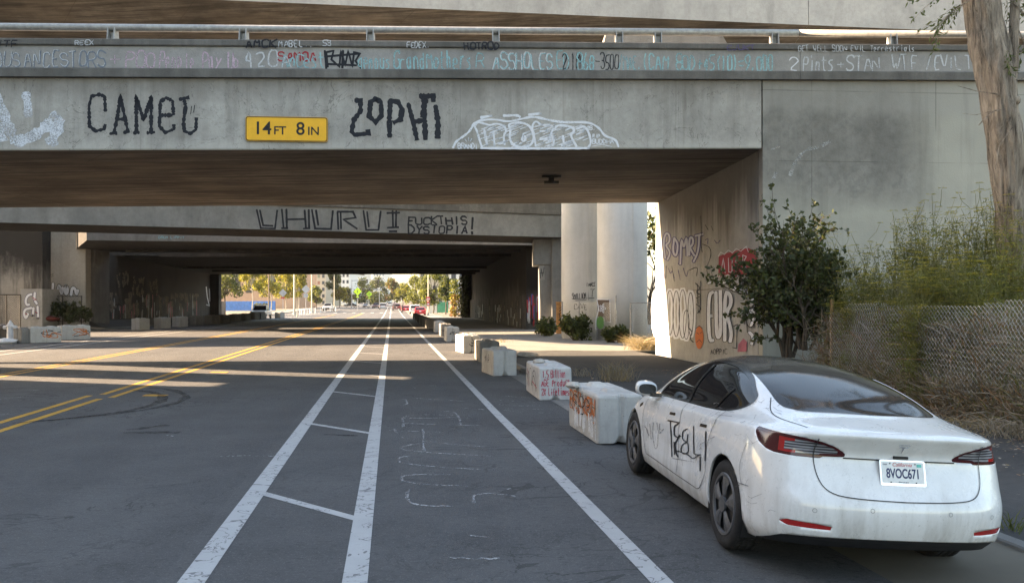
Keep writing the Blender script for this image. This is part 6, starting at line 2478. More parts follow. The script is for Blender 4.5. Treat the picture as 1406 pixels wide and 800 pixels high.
def person(px, Y, label, pose, mat, z0=0.0):
    b = onG(px, Y) + Vector((0, 0, z0))
    if pose == 'walk':
        J = {'pel': (0, 0, .92), 'chest': (0, .02, 1.3), 'neck': (0, .03, 1.48), 'head': (0, .05, 1.64), 'hl': (-.1, 0, .88), 'kl': (-.11, .16, .5), 'fl': (-.11, .14, .06), 'tl': (-.11, .3, .04),
             'hr': (.1, 0, .88), 'kr': (.11, -.06, .48), 'fr': (.11, -.26, .10), 'tr': (.11, -.14, .03), 'sl': (-.2, .02, 1.4), 'el': (-.26, -.08, 1.13), 'wl': (-.25, .04, .9), 'sr': (.2, .02, 1.4), 'er': (.26, .06, 1.13), 'wr': (.25, .22, .95)}
    else:
        J = {'pel': (0, -.25, 1.0), 'chest': (0, .0, 1.36), 'neck': (0, .08, 1.5), 'head': (0, .15, 1.66), 'hl': (-.1, -.23, .97), 'kl': (-.12, .12, .75), 'fl': (-.13, .0, .36), 'tl': (-.13, .14, .34),
             'hr': (.1, -.23, .97), 'kr': (.12, .1, .6), 'fr': (.13, -.02, .2), 'tr': (.13, .12, .18), 'sl': (-.19, .04, 1.42), 'el': (-.24, .24, 1.22), 'wl': (-.22, .46, 1.08), 'sr': (.19, .04, 1.42), 'er': (.24, .24, 1.22), 'wr': (.22, .46, 1.08)}
    E = [('pel', 'chest'), ('chest', 'neck'), ('neck', 'head'), ('pel', 'hl'), ('hl', 'kl'), ('kl', 'fl'), ('fl', 'tl'), ('pel', 'hr'), ('hr', 'kr'), ('kr', 'fr'), ('fr', 'tr'), ('chest', 'sl'), ('sl', 'el'), ('el', 'wl'), ('chest', 'sr'), ('sr', 'er'), ('er', 'wr')]
    RR = dict(pel=.14, chest=.16, neck=.06, head=.105, hl=.095, hr=.095, kl=.065, kr=.065, fl=.045, fr=.045, tl=.04, tr=.04, sl=.07, sr=.07, el=.045, er=.045, wl=.035, wr=.035)
    ks = list(J)
    me = bpy.data.meshes.new('person')
    me.from_pydata([J[k] for k in ks], [(ks.index(a), ks.index(c)) for a, c in E], [])
    me.materials.append(mat)
    o = bpy.data.objects.new('person', me)
    COL.objects.link(o)
    o.modifiers.new('skin', 'SKIN')
    for i, k in enumerate(ks):
        me.skin_vertices[0].data[i].radius = (RR[k], RR[k])
    me.skin_vertices[0].data[0].use_root = True
    sb_ = o.modifiers.new('sub', 'SUBSURF')
    sb_.levels = sb_.render_levels = 1
    o.location = b
    o.rotation_euler.z = aw
    return tag(o, label, 'person', 'people far down the street')


person(541.5, 190, 'person in grey clothes walking on the roadway beside the maroon vehicle', 'walk', M_CLOTH2)
person(552.5, 168, 'cyclist in dark clothes riding away in the bicycle lane', 'ride', M_CLOTH)
b = onG(552.5, 168)
bk = thing('bicycle', b, 'bicycle ridden by the person in dark clothes', 'bicycle', None, aw)
for y in (-.52, .52):
    g = MB()
    g.tube([(0, y + .33 * math.cos(k * math.pi / 10), .34 + .33 * math.sin(k * math.pi / 10)) for k in range(21)], .02, 5, caps=False)
    o = g.build('wheel', M_TYRE, None)
    o.parent = bk
g = MB()
for a, c in (((0, -.52, .34), (0, -.15, .3)), ((0, -.15, .3), (0, -.28, .85)), ((0, -.26, .78), (0, .38, .82)), ((0, .38, .9), (0, .52, .34)), ((0, -.15, .3), (0, .38, .75)), ((0, -.26, .78), (0, -.52, .34))):
    g.tube([a, c], .018, 6)
o = g.build('frame', M_DARKST, None)
o.parent = bk
g = MB()
g.tube([(-.26, .44, 1.05), (0, .38, 1.02), (.26, .44, 1.05)], .016, 6)
g.tube([(0, .38, .82), (0, .38, 1.02)], .016, 6)
o = g.build('handlebar', M_DARKST, None)
o.parent = bk
g = MB()
g.box((0, -.28, .88), (.14, .26, .05))
o = g.build('saddle', M_DARKST, None)
o.parent = bk

# hills
g = MB()
n = 60
r = random.Random(8)
prev = None
for k in range(n + 1):
    x = -2200 + 4400 * k / n
    hgt = 95 + 60 * noise.noise((k * .13, 2, 0)) + 18 * noise.noise((k * .6, 5, 0))
    g.v += [Vector((x, 2500, -5)), Vector((x, 2700, hgt * .6)), Vector((x, 3000, hgt)), Vector((x, 3400, -5))]
for k in range(n):
    for j in range(3):
        a = k * 4 + j
        g.f.append((a, a + 4, a + 5, a + 1))
        g.m.append(0)
structure(g.build('hills', plain('hill_scrub', (0.06, 0.065, 0.05), .9, 0, .3, .01), None, True))

HAZE = 0.00008
# thin haze over the whole place
hz = NT('haze_air')
hz.t.nodes.remove(hz.b)
pv = hz.n('ShaderNodeVolumePrincipled', Color=(0.92, 0.94, 0.97, 1), Density=HAZE)
hz.t.links.new(pv.outputs[0], hz.out.inputs['Volume'])
g = MB()
g.box((0, 1500, 55), (5200, 4400, 124))
tag(g.build('haze', hz.m, None), None, None, None, 'stuff')
# ------------------------------------------------------------------ writing and graffiti on the concrete
PK = paint('black_paint', (0.014, 0.016, 0.022), .75, .7, 34)
PKF = paint('faded_black_paint', (0.030, 0.032, 0.036), .42, .8, 30)
PW = paint('white_paint', (0.66, 0.68, 0.72), .62, .7, 30)
PWF = paint('white_chalk_paint', (0.52, 0.54, 0.56), .46, .8, 40)
PSPR = paint('white_spray_mist', (0.60, 0.63, 0.68), .30, .8, 34, .10)
PCY = paint('cyan_chalk_paint', (0.26, 0.47, 0.50), .42, .8, 40)
PPK = paint('pink_chalk_paint', (0.50, 0.38, 0.45), .40, .8, 40)
PGB = paint('grey_blue_paint', (0.17, 0.20, 0.24), .5, .8, 40)
PRED = paint('red_paint', (0.34, 0.035, 0.045), .7, .7, 30)
PREDT = paint('red_marker', (0.40, 0.03, 0.06), .85, .6, 60)
PPUR = paint('purple_paint', (0.10, 0.085, 0.18), .6, .7, 30)
PSIL = paint('silver_paint', (0.40, 0.40, 0.44), .72, .5, 30)
PORG = paint('orange_paint', (0.48, 0.13, 0.03), .7, .7, 30)
PGRN = paint('green_paint', (0.10, 0.22, 0.06), .95, .7, 30)
PBRN = paint('brown_paint', (0.15, 0.10, 0.07), .9, .7, 30)
PBLU = paint('blue_paint', (0.05, 0.09, 0.30), .7, .7, 30)
PTEA = paint('teal_paint', (0.20, 0.42, 0.46), .8, .7, 30)
PTAN = paint('tan_paint_drips', (0.20, 0.165, 0.125), .42, .9, 14)
PPNK = paint('pink_paint', (0.45, 0.14, 0.18), .55, .7, 24)
PSCAR = paint('pale_scrape', (0.40, 0.40, 0.385), .26, .9, 30)
PPAT = paint('grey_cover_paint', (0.25, 0.25, 0.24), .95, .8, 10)


def tagmesh(parent, proj, strokes, mat, w, label=None, wob=.12, smooth=0, step=4.0, name='graffiti_marks', seed=1):  # letters, fills, drips, spray and scrapes alike
    g = MB()
    r = random.Random(seed)
    for st in strokes:
        q = chaikin(st, smooth) if smooth and len(st) > 2 else st
        ribbon(g, dens(q, step), w * r.uniform(.9, 1.1), proj, wob=wob, r=r)
    o = g.build(name, mat, parent)
    if label:
        o['label'] = label
    return o


def write(parent, proj, text, box, mat, w, seed=1, jit=.30, label=None, smooth=1, slant=0.0, adv=5.2):
    return tagmesh(parent, proj, text_strokes(text, *box, jit=jit, smooth=smooth, adv=adv, slant=slant, seed=seed), mat, w, label, .2, 0, 3.0, seed=seed)


def ZZ(ox, oy, sc):
    return lambda L: [(ox + a / sc, oy + b / sc) for a, b in L]


def fill(parent, proj, poly, mat, name='graffiti_marks'):
    g = MB()
    blob(g, poly, proj)
    return g.build(name, mat, parent)


def bubble(parent, proj, strokes, inner, outer, w, o, name='graffiti_marks', label=None):
    q = [chaikin(s, 2) if len(s) > 2 else s for s in strokes]
    tagmesh(parent, proj, q, outer, w + o * 2, None, .05, 0, 3.0, name)
    return tagmesh(parent, proj, q, inner, w, label, .05, 0, 3.0, name)


NF = (BS, -1, 0)
pGIR = planeproj(Vector((6.09, 20.0, 0)), NF)
pPAN = planeproj(Vector((6.09, 19.94, 0)), NF)
pCOP = planeproj(Vector((6.09, 19.88, 0)), NF)
# -- parapet writing
write(nb, pCOP, 'WTF', (-8, 54.8, 25, 64.5), PK, 1.5, 1)
write(nb, pCOP, 'REEX', (103, 55.5, 128, 62), PWF, 1.1, 2)
write(nb, pCOP, 'AMCK', (338, 55, 378, 65), PK, 2.2, 3)
write(nb, pCOP, 'MABEL..', (383, 55.5, 430, 64.5), PWF, 1.1, 4)
write(nb, pCOP, '53', (443, 56, 455, 63), PWF, 1.0, 5)
write(nb, pCOP, 'FEDEX.', (559, 58, 590, 66), PWF, 1.1, 6)
write(nb, pCOP, 'HOTROD', (638, 58.5, 685, 68), PK, 2.0, 7)
write(nb, pCOP, 'EJUKT', (998, 61.5, 1036, 69), PPUR, 1.1, 8)
write(nb, pCOP, 'GET WELL SOON EVIL Terrestrials', (1096, 62.5, 1256, 70.5), PWF, .9, 9)
write(nb, pPAN, 'OUS', (-6, 72, 27, 92), PGB, 1.9, 10)
write(nb, pPAN, 'OUS', (-7, 71, 26, 91), PWF, .9, 10)
write(nb, pPAN, 'ANCESTORS', (34, 71.5, 144, 92.5), PGB, 2.1, 11)
write(nb, pPAN, 'ANCESTORS', (33, 70.8, 143, 91.6), PWF, .9, 11)
write(nb, pPAN, '+', (152, 74, 166, 90), PPK, 1.5, 12)
write(nb, pPAN, 'POO', (173, 71, 212, 93), PPK, 2.2, 13)
write(nb, pPAN, 'People Pay Up', (219, 71, 328, 95), PPK, 1.9, 14)
write(nb, pPAN, '420', (336, 71, 381, 92), PWF, 2.0, 15)
write(nb, pPAN, 'SAMOA', (382, 71, 435, 83.5), PRED, 2.0, 16)
write(nb, pPAN, 'Ancest', (387, 73, 446, 92.5), PCY, 1.8, 17)
write(nb, pPAN, 'A', (387, 72, 400, 92), PWF, 1.2, 18)
tagmesh(nb, pPAN, [[(450, 92), (448, 72), (458, 70), (455, 82), (466, 92), (468, 70), (474, 90), (478, 70), (484, 92), (486, 72), (494, 74), (488, 84), (496, 94)], [(446, 78), (492, 74)], [(448, 88), (490, 90)], [(446, 70), (448, 96)], [(471, 70), (470, 94)]], PK, 3.0, 'black scribbled tag')
write(nb, pPAN, 'genous', (492, 74, 536, 95), PCY, 1.7, 19)
write(nb, pPAN, 'GrandMothers', (541, 71.5, 648, 94.5), PCY, 1.9, 20)
write(nb, pPAN, 'R', (654, 73, 664, 93), PCY, 1.5, 21)
write(nb, pPAN, 'ASSHOLES', (677, 72, 759, 95), PWF, 1.9, 22)
write(nb, pPAN, 'ASSHOLES', (678, 73, 760, 94.5), PCY, 1.2, 22)
write(nb, pPAN, 'ED', (765, 72, 781, 95), PCY, 1.4, 23)
write(nb, pPAN, '2.1M', (772, 73, 796, 95), PKF, 1.5, 24)
write(nb, pPAN, '868', (793, 74, 816, 96), PCY, 2.0, 25)
write(nb, pPAN, '-', (818, 80, 824, 88), PKF, 1.2, 26)
write(nb, pPAN, '3500', (825, 74, 849, 95), PKF, 1.4, 27)
write(nb, pPAN, '/MAE.', (850, 74, 880, 95), PCY, 1.6, 28)
write(nb, pPAN, '(CAM 80D', (882, 75, 954, 96), PCY, 1.8, 29)
write(nb, pPAN, '+45(10)=9,000', (958, 76.5, 1062, 97), PCY, 1.9, 30)
write(nb, pPAN, '2', (1084, 78, 1097, 96), PW, 1.7, 31)
write(nb, pPAN, 'Pints', (1103, 77, 1144, 97), PWF, 1.8, 32)
write(nb, pPAN, '+', (1150, 84, 1159, 95), PWF, 1.4, 33)
write(nb, pPAN, 'STAN', (1162, 77, 1208, 97), PWF, 1.9, 34)
write(nb, pPAN, 'WTF', (1224, 77, 1262, 96), PWF, 1.7, 35)
write(nb, pPAN, '/', (1272, 78, 1277, 96), PWF, 1.4, 36)
write(nb, pPAN, 'EVIL', (1283, 77, 1320, 96), PWF, 1.8, 37)
write(nb, pPAN, 'T', (1326, 77, 1336, 96), PWF, 1.6, 38)
write(nb, pPAN, 'L', (1390, 79, 1402, 96), PWF, 1.5, 39)
# -- black names on the girder
z = ZZ(0, 30, 2.93)
tagmesh(nb, pGIR, [z(q) for q in ([(424, 358), (421, 300), (400, 293), (368, 300), (358, 340), (360, 420), (385, 440), (418, 432), (424, 412)],
                                  [(458, 448), (472, 385), (485, 300), (500, 375), (516, 448)], [(468, 392), (506, 392)], [(444, 450), (472, 448)], [(500, 446), (522, 438)],
                                  [(549, 445), (548, 305), (578, 395), (608, 303), (608, 445)], [(540, 447), (562, 445)], [(594, 447), (624, 444)],
                                  [(698, 372), (694, 318), (668, 306), (645, 322), (641, 420), (665, 446), (700, 432), (699, 412)], [(645, 376), (694, 376)],
                                  [(740, 312), (747, 340), (738, 405), (742, 440), (766, 450), (788, 434), (790, 385)], [(724, 312), (762, 304)])], PK, 4.8, 'black capital letters in one row', .38, 0, 1.6)
tagmesh(nb, pGIR, [z([(771, 340), (767, 372)]), z([(783, 336), (779, 366)])], PKF, 1.2)
z = ZZ(460, 30, 3.195)
tagmesh(nb, pGIR, [z(q) for q in ([(92, 345), (112, 345), (112, 392), (82, 432), (73, 482), (86, 496), (146, 490), (144, 472)], [(180, 338), (156, 352), (150, 415), (178, 440), (204, 412), (202, 354), (180, 338)],
                                  [(243, 345), (238, 430), (240, 508)], [(243, 346), (276, 352), (294, 384), (288, 428), (254, 444)], [(322, 362), (345, 450), (360, 520)], [(340, 440), (392, 432)],
                                  [(388, 335), (393, 430), (397, 518)], [(441, 372), (452, 440), (450, 512)], [(376, 326), (430, 326), (432, 352)], [(396, 340), (385, 420)])], PK, 7.0, 'broad black letters beside the yellow sign', .28, 0, 2.0)
# -- white bubble piece
sh = ZZ(460, 30, 3.195)
tagmesh(nb, pGIR, [sh(q) for q in ([(518, 552), (530, 525), (560, 505), (592, 480), (612, 440), (650, 430), (705, 428), (760, 440), (822, 425), (872, 415), (930, 430), (1000, 442), (1060, 440), (1120, 442), (1162, 468), (1182, 502), (1232, 515), (1244, 550)],
                                   [(640, 420), (690, 412)], [(740, 412), (800, 410), (812, 418)], [(850, 408), (905, 402)])], PW, 3.2, 'white outline around the bubble letters', .3, 2)
fills = []
r = random.Random(4)
for (x0, x1, y0, y1) in ((640, 745, 455, 545), (765, 860, 450, 545), (880, 955, 455, 548), (965, 1105, 458, 548)):
    for k in range(34):
        xa = r.uniform(x0, x1)
        ya = r.uniform(y0, y1)
        fills.append(sh([(xa - 16, ya + 6), (xa + 18, ya - 7)]))
tagmesh(nb, pGIR, fills, PW, 1.1, None, .3)
tagmesh(nb, pGIR, [sh(q) for q in ([(645, 552), (628, 500), (622, 475), (612, 462), (622, 440), (652, 446), (680, 455), (705, 446), (742, 455), (752, 480), (738, 500), (745, 540)], [(655, 475), (668, 545)], [(695, 480), (700, 545)],
                                   [(770, 470), (758, 450), (800, 440), (850, 450), (872, 490), (870, 530), (840, 552), (790, 548), (765, 520), (770, 470)], [(826, 500), (818, 518), (830, 526), (838, 508), (826, 500)],
                                   [(880, 545), (875, 500), (862, 460), (880, 432), (905, 455), (945, 450), (960, 470), (945, 490), (962, 520), (955, 545)], [(900, 480), (935, 478)], [(900, 515), (940, 512)],
                                   [(965, 470), (975, 452), (1040, 460), (1052, 480), (1030, 495), (1060, 548)], [(1000, 500), (1005, 548)], [(1060, 470), (1090, 455), (1112, 480), (1125, 530), (1110, 552)], [(640, 554), (880, 556), (1118, 554)])], PW, 3.0, None, .2, 2)
write(nb, pGIR, 'BRANDI', sh([(540, 532)])[0] + sh([(626, 556)])[0], PW, 1.3, 50)
write(nb, pGIR, '2B.', sh([(1105, 456)])[0] + sh([(1142, 474)])[0], PW, 1.1, 51)
write(nb, pGIR, 'RIP', sh([(1130, 494)])[0] + sh([(1162, 508)])[0], PW, 1.1, 52)
write(nb, pGIR, 'BUDDHA', sh([(1128, 514)])[0] + sh([(1222, 534)])[0], PW, 1.2, 53)
tagmesh(nb, pGIR, [sh([(1130, 546), (1170, 538), (1215, 548)]), sh([(585, 508), (586, 524)]), sh([(570, 515), (578, 526)]), sh([(600, 513), (592, 525)])], PW, 1.0)
# -- spray mist at the left edge
z = ZZ(0, 30, 2.93)
tagmesh(nb, pGIR, [z([(-20, 300), (20, 380), (46, 450), (62, 482)]), z([(0, 420), (8, 480)])], PSPR, 15, 'fuzzy white spray marks', .3, 1)
tagmesh(nb, pGIR, [z([(104, 292), (112, 330), (114, 385)])], PSPR, 12, None, .3)
tagmesh(nb, pGIR, [z([(70, 482), (150, 455), (235, 370)]), z([(208, 482), (228, 430), (240, 390)])], PSPR, 16, None, .3, 1)
# -- whitish scar on the wing wall
pWNG = planeproj(Vector((6.09, 20.02, 0)), NF)
tagmesh(rw, pWNG, [[(1085, 240), (1092, 222), (1106, 205), (1125, 202), (1140, 194)], [(1060, 205), (1070, 200)], [(1062, 245), (1066, 236)]], PSCAR, 5, None, .4, 1)

# -- second bridge
pA = planeproj(Vector((-25.5, 41.2, 0)), (.318, -1, 0))
z = ZZ(340, 270, 3.195)
CHU = [z(q) for q in ([(40, 58), (58, 138), (120, 140), (130, 58)], [(54, 60), (68, 126), (112, 128)], [(150, 56), (158, 140)], [(170, 56), (172, 136)], [(250, 60), (256, 140)], [(268, 58), (270, 134)], [(172, 100), (256, 98)], [(150, 138), (178, 138)], [(245, 140), (275, 138)],
                      [(282, 58), (296, 140), (366, 142), (374, 60)], [(300, 60), (310, 126)], [(398, 142), (394, 66)], [(410, 140), (408, 70)], [(394, 66), (462, 66), (474, 92), (420, 100), (482, 142)], [(508, 62), (520, 146), (574, 146), (584, 62)], [(524, 66), (532, 134)],
                      [(636, 62), (638, 136)], [(652, 62), (650, 136)], [(612, 72), (668, 70)], [(614, 136), (664, 134)], [(622, 152), (656, 152)])]
tagmesh(sb, pA, CHU, PK, 2.6, 'tall black letters with doubled strokes', .15)
write(sb, pA, 'FUCKTHIS', (560.5, 297.5, 642, 308.0), PK, 2.2, 60, .12, None, 0)
write(sb, pA, 'DYSTOPIA', (561, 309.5, 642, 320.5), PK, 2.2, 61, .12, None, 0)
tagmesh(sb, pA, [[(649, 299), (648, 315)], [(648, 318.5), (648.5, 322)]], PK, 3.0)
pB = planeproj(Vector((-27.5, 53.2, 0)), (.15, -1, 0))
write(tb, pB, 'WARDEM', (600, 327.5, 630, 332.5), PTAN, .9, 62)
write(tb, pB, 'DRUM LIPPIT', (218, 324.3, 253, 327.4), PTEA, .7, 63)

# -- side of the abutment
dA = (aB - aF).normalized()
pAB = planeproj(aF, (-dA.y, dA.x, 0))
z = ZZ(890, 280, 3.636)
bubble(rw, pAB, [z(q) for q in ([(85, 270), (75, 200), (85, 145), (105, 150), (108, 190), (85, 205), (112, 240), (95, 280)], [(130, 170), (122, 240), (140, 265), (150, 200), (130, 170)],
                                [(160, 300), (165, 160), (178, 230), (192, 150), (196, 260)], [(205, 255), (205, 165), (225, 170), (222, 205), (205, 215), (232, 260)], [(235, 160), (275, 150)], [(255, 155), (250, 240), (225, 290)])],
       PSIL, PPUR, 2.6, 1.3, label='silver and purple bubble piece')
tagmesh(rw, pAB, [z(q) for q in ([(262, 60), (268, 140), (262, 200), (270, 240)], [(90, 310), (88, 370)], [(118, 310), (130, 385)], [(270, 200), (310, 215), (315, 260), (285, 330), (318, 380)], [(285, 105), (300, 130)], [(315, 110), (325, 135)], [(205, 330), (250, 310), (240, 360)])], PKF, .8, None, .3, 2)
fill(rw, pAB, z([(352, 262), (385, 246), (430, 236), (470, 224), (500, 220), (545, 240), (540, 300), (542, 352), (500, 358), (470, 352), (430, 366), (390, 352), (350, 366)]), PRED)
tagmesh(rw, pAB, [z(q) for q in ([(352, 366), (362, 350), (380, 366), (398, 352), (420, 368), (436, 352), (460, 366), (478, 352), (500, 366), (512, 350)], [(350, 262), (362, 240), (380, 252), (400, 230), (420, 244), (440, 222), (462, 236), (490, 212), (500, 240)],
                                 [(362, 345), (375, 270), (385, 345)], [(400, 270), (402, 340), (418, 340), (420, 265)], [(438, 340), (438, 262), (458, 258)], [(438, 300), (454, 298)], [(472, 340), (472, 255), (490, 262), (474, 292), (498, 336)], [(525, 300), (538, 300)], [(525, 340), (540, 330)])], PW, .9, 'red block letters edged in white', .2)
OV = []
for cx_, cy_, rx, ry in ((40, 545, 14, 110), (66, 560, 14, 105), (108, 540, 18, 115), (140, 545, 17, 118), (172, 545, 19, 125), (190, 600, 15, 75), (212, 545, 14, 110)):
    OV.append(z([(cx_ + rx * math.cos(a), cy_ + ry * math.sin(a) * (1 if math.sin(a) > 0 else .95)) for a in [k * math.pi / 9 for k in range(19)]]))
tagmesh(rw, pAB, OV, PW, 6.5, None, .1)
tagmesh(rw, pAB, OV, PK, .9, 'row of black outlined oval letters', .2)
tagmesh(rw, pAB, [z(q) for q in ([(236, 395), (262, 420), (236, 440), (268, 455), (240, 470)], [(245, 400), (250, 540)], [(262, 385), (258, 545)], [(240, 500), (268, 520), (246, 545)], [(150, 300), (165, 265)], [(205, 620), (222, 640), (206, 670), (226, 690)])], PKF, 1.3, None, .3, 1)
bubble(rw, pAB, [z(q) for q in ([(322, 440), (305, 450), (300, 560), (306, 680), (325, 680)], [(305, 560), (322, 556)], [(338, 440), (340, 640), (350, 672), (362, 640), (360, 430)], [(382, 680), (382, 440), (408, 445), (416, 500), (388, 540), (418, 640), (408, 688)])],
       PW, PK, 5.0, 1.0, label='big white bubble letters outlined in black')
fill(rw, pAB, z([(255 + 21 * math.cos(a), 665 + 58 * math.sin(a)) for a in [k * math.pi / 10 for k in range(20)]]), PORG)
tagmesh(rw, pAB, [z(q) for q in ([(242, 640), (252, 650)], [(260, 645), (268, 638)], [(242, 690), (255, 676), (268, 690)], [(238, 620), (255, 608), (272, 622)])], PK, .8, 'orange mask-like face', .2)
tagmesh(rw, pAB, [z([(512 + 22 * math.cos(a), 450 + 75 * math.sin(a)) for a in [k * math.pi / 8 for k in range(17)]]), z([(510 + 20 * math.cos(a), 575 + 40 * math.sin(a)) for a in [k * math.pi / 8 for k in range(17)]]), z([(455, 560), (470, 545), (480, 600), (490, 560), (495, 640)]), z([(425, 610), (445, 600), (440, 720), (420, 715)])], PK, 1.0, None, .2)
fill(rw, pAB, z([(450, 700), (475, 670), (495, 690), (490, 735), (445, 738)]), PPNK)
write(rw, pAB, 'AOPPIC', z([(312, 724)])[0] + z([(394, 748)])[0], PKF, .8, 70)
tagmesh(rw, pAB, [z([(440, 400), (448, 385), (452, 405), (462, 388), (475, 408)]), z([(420, 415), (470, 405)])], PW, .8)

bubble(rw, pAB, [z(q) for q in ([(300, 395), (330, 385), (360, 400), (390, 388)], [(425, 430), (440, 420), (455, 440)])], PW, PKF, 3.0, .6)
bubble(rw, pAB, [z(q) for q in ([(500, 440), (515, 400), (530, 440), (520, 480)], [(500, 560), (515, 520), (530, 560), (515, 610)], [(505, 640), (525, 660), (515, 700)])], PW, PK, 4.5, .8)
tagmesh(rw, pAB, [z(q) for q in ([(70, 330), (82, 360), (75, 385)], [(100, 320), (112, 350), (120, 330), (130, 370)], [(150, 330), (160, 380)], [(175, 320), (190, 370), (200, 330)], [(285, 180), (300, 170), (295, 200)], [(330, 180), (345, 200), (360, 180)])], PPUR, .9, None, .3, 1)
# -- columns
COLS = [o for o in rp.children if o.name.startswith('column')]
pC1 = planeproj(Vector((0, 44.2 - 52 / F * 44.2 / 2, 0)), (0, -1, 0))
pC2 = planeproj(Vector((0, 41.6 - 67 / F * 41.6 / 2, 0)), (0, -1, 0))
z = ZZ(720, 270, 3.636)
write(rp, pC1, 'SMILLION', z([(238, 482)])[0] + z([(308, 508)])[0], PKF, .9, 80)
write(rp, pC1, 'CAVE', z([(250, 535)])[0] + z([(312, 562)])[0], PKF, .9, 81)
tagmesh(rp, pC1, [z([(245, 510), (350, 505)]), z([(255, 518), (310, 515)]), z([(318, 455), (320, 515)]), z([(330, 462), (352, 460), (340, 468), (338, 500)])], PK, .8)
write(rp, pC1, 'DANCE', z([(312, 428)])[0] + z([(354, 446)])[0], PKF, .9, 82)
fill(rp, pC2, z([(364, 514), (424, 516), (428, 622), (404, 625), (400, 600), (366, 598), (372, 560)]), PBRN)
tagmesh(rp, pC2, [z([(362, 512), (426, 512), (430, 626), (412, 622)]), z([(362, 512), (372, 560), (358, 610), (356, 662), (372, 660)])], PW, .9, 'green and brown painted figure', .2)
fill(rp, pC2, z([(379 + 20 * math.cos(a), 628 + 32 * math.sin(a)) for a in [k * math.pi / 10 for k in range(20)]]), PGRN)
tagmesh(rp, pC2, [z([(390 + 11 * math.cos(a) + 5 * math.cos(5 * a) * math.cos(a), 557 + 16 * math.sin(a) + 7 * math.cos(5 * a) * math.sin(a)) for a in [k * math.pi / 20 for k in range(41)]]), z([(390 + 4 * math.cos(a), 557 + 6 * math.sin(a)) for a in [k * math.pi / 6 for k in range(13)]])], PW, .9)
write(rp, pC2, 'XBFS', z([(384, 668)])[0] + z([(432, 696)])[0], PBLU, 1.2, 83)

# -- right tunnel wall
pTE = planeproj(Vector((0, 58.6, 0)), (0, -1, 0))
r = random.Random(9)
for mat, n_ in ((PRED, 12), (PBLU, 8), (PWF, 7), (PK, 6)):
    st = []
    for k in range(n_):
        x_ = r.uniform(724, 756)
        y0 = r.uniform(404, 420)
        st.append([(x_, y0), (x_ + r.uniform(-.6, .6), y0 + r.uniform(16, 33))])
    tagmesh(tb, planeproj(Vector((0, 58.55, 0)), (0, -1, 0)) if False else pTE, [[(min(a, 743.5), min(b, 451.5)) for a, b in s] for s in st], mat, 2.2, None, .3)
pTR = planeproj(Vector((rwl(59) - .25, 59, 0)), (-1, -.1216, 0))
st = {0: [], 1: [], 2: []}
for k in range(60):
    x_ = r.uniform(652, 716)
    yb = 436 + (x_ - 647) * .20
    yt = 417 - (x_ - 647) * .08
    y0 = r.uniform(yt, yb - 5)
    st[k % 3].append([(x_, y0), (x_, min(yb, y0 + r.uniform(4, 16)))])
tagmesh(tb, pTR, st[0], PTAN, 1.2)
tagmesh(tb, pTR, st[1], PWF, .9)
tagmesh(tb, pTR, st[2], PKF, 1.2)
pPI = planeproj(Vector((0, 51.8, 0)), (0, -1, 0))
fill(sb, pPI, [(740, 365), (747, 364), (748, 384), (741, 385)], PPAT)
tagmesh(sb, pPI, [[(742, 382), (743, 368), (745, 380), (747, 367)], [(741, 375), (747, 374)]], PK, .8)

# -- left side
pPL = planeproj(Vector((0, 61.4, 0)), (0, -1, 0))
PLT = [o for o in bpy.data.objects if o.name == 'bridge_pillar'][0]
z = ZZ(0, 340, 5.33)
fill(PLT, pPL, z([(318, 150), (350, 155), (360, 200), (352, 265), (318, 272)]), PTEA)
tagmesh(PLT, pPL, [z([(318, 150), (350, 155), (361, 200), (352, 266), (330, 270)]), z([(322, 190), (340, 190)]), z([(330, 315), (345, 330)]), z([(368, 200), (390, 190), (375, 215), (392, 205)])], PK, .6)
bubble(PLT, pPL, [z(q) for q in ([(388, 262), (382, 345)], [(420, 345), (430, 270), (440, 300), (452, 342), (458, 290)], [(485, 280), (472, 310), (485, 345), (498, 310), (485, 280)], [(520, 345), (528, 290), (550, 300), (560, 345), (570, 310)])], PW, PK, 3.6, .8, label='white bubble letters')
tagmesh(PLT, pPL, [z([(322, 350), (350, 380), (400, 385), (440, 400), (480, 420), (520, 425), (560, 440), (580, 430)])], PPUR, 1.4, None, .2, 2)
pBU = planeproj(Vector((0, 57.6, 0)), (0, -1, 0))
bubble(lwall, pBU, [z(q) for q in ([(230, 340), (200, 350), (185, 390), (195, 420), (215, 415)], [(255, 330), (250, 380), (270, 410)], [(230, 440), (180, 450), (175, 490), (190, 520), (205, 480)], [(245, 440), (240, 500)], [(275, 430), (280, 520)])], PW, PPUR, 3.2, .7, label='white and purple bubble letters')
tagmesh(lwall, pBU, [z([(240, 365), (265, 380), (245, 385)]), z([(185, 480), (200, 490)]), z([(260, 470), (275, 480)])], PRED, 1.2)
pLT = planeproj(Vector((lw(62), 62, 0)), (1, .178, 0))
z = ZZ(0, 270, 3.478)
r = random.Random(21)
st = {0: [], 1: [], 2: [], 3: []}
for k in range(150):
    x_ = r.uniform(402, 960)
    yb = 585 - (x_ - 400) * .022
    yt = 455 + (x_ - 400) * .02
    y0 = r.uniform(yt, yb - 30)
    st[k % 4].append(z([(x_, y0), (x_ + r.uniform(-3, 3), min(yb, y0 + r.uniform(20, 115)))]))
tagmesh(tb, pLT, st[0], PTAN, 4.2, None, .6)
tagmesh(tb, pLT, st[1], PKF, 4.5, None, .6)
tagmesh(tb, pLT, st[2], PWF, 1.0, None, .4)
tagmesh(tb, pLT, st[3], PPNK, .9, None, .4)
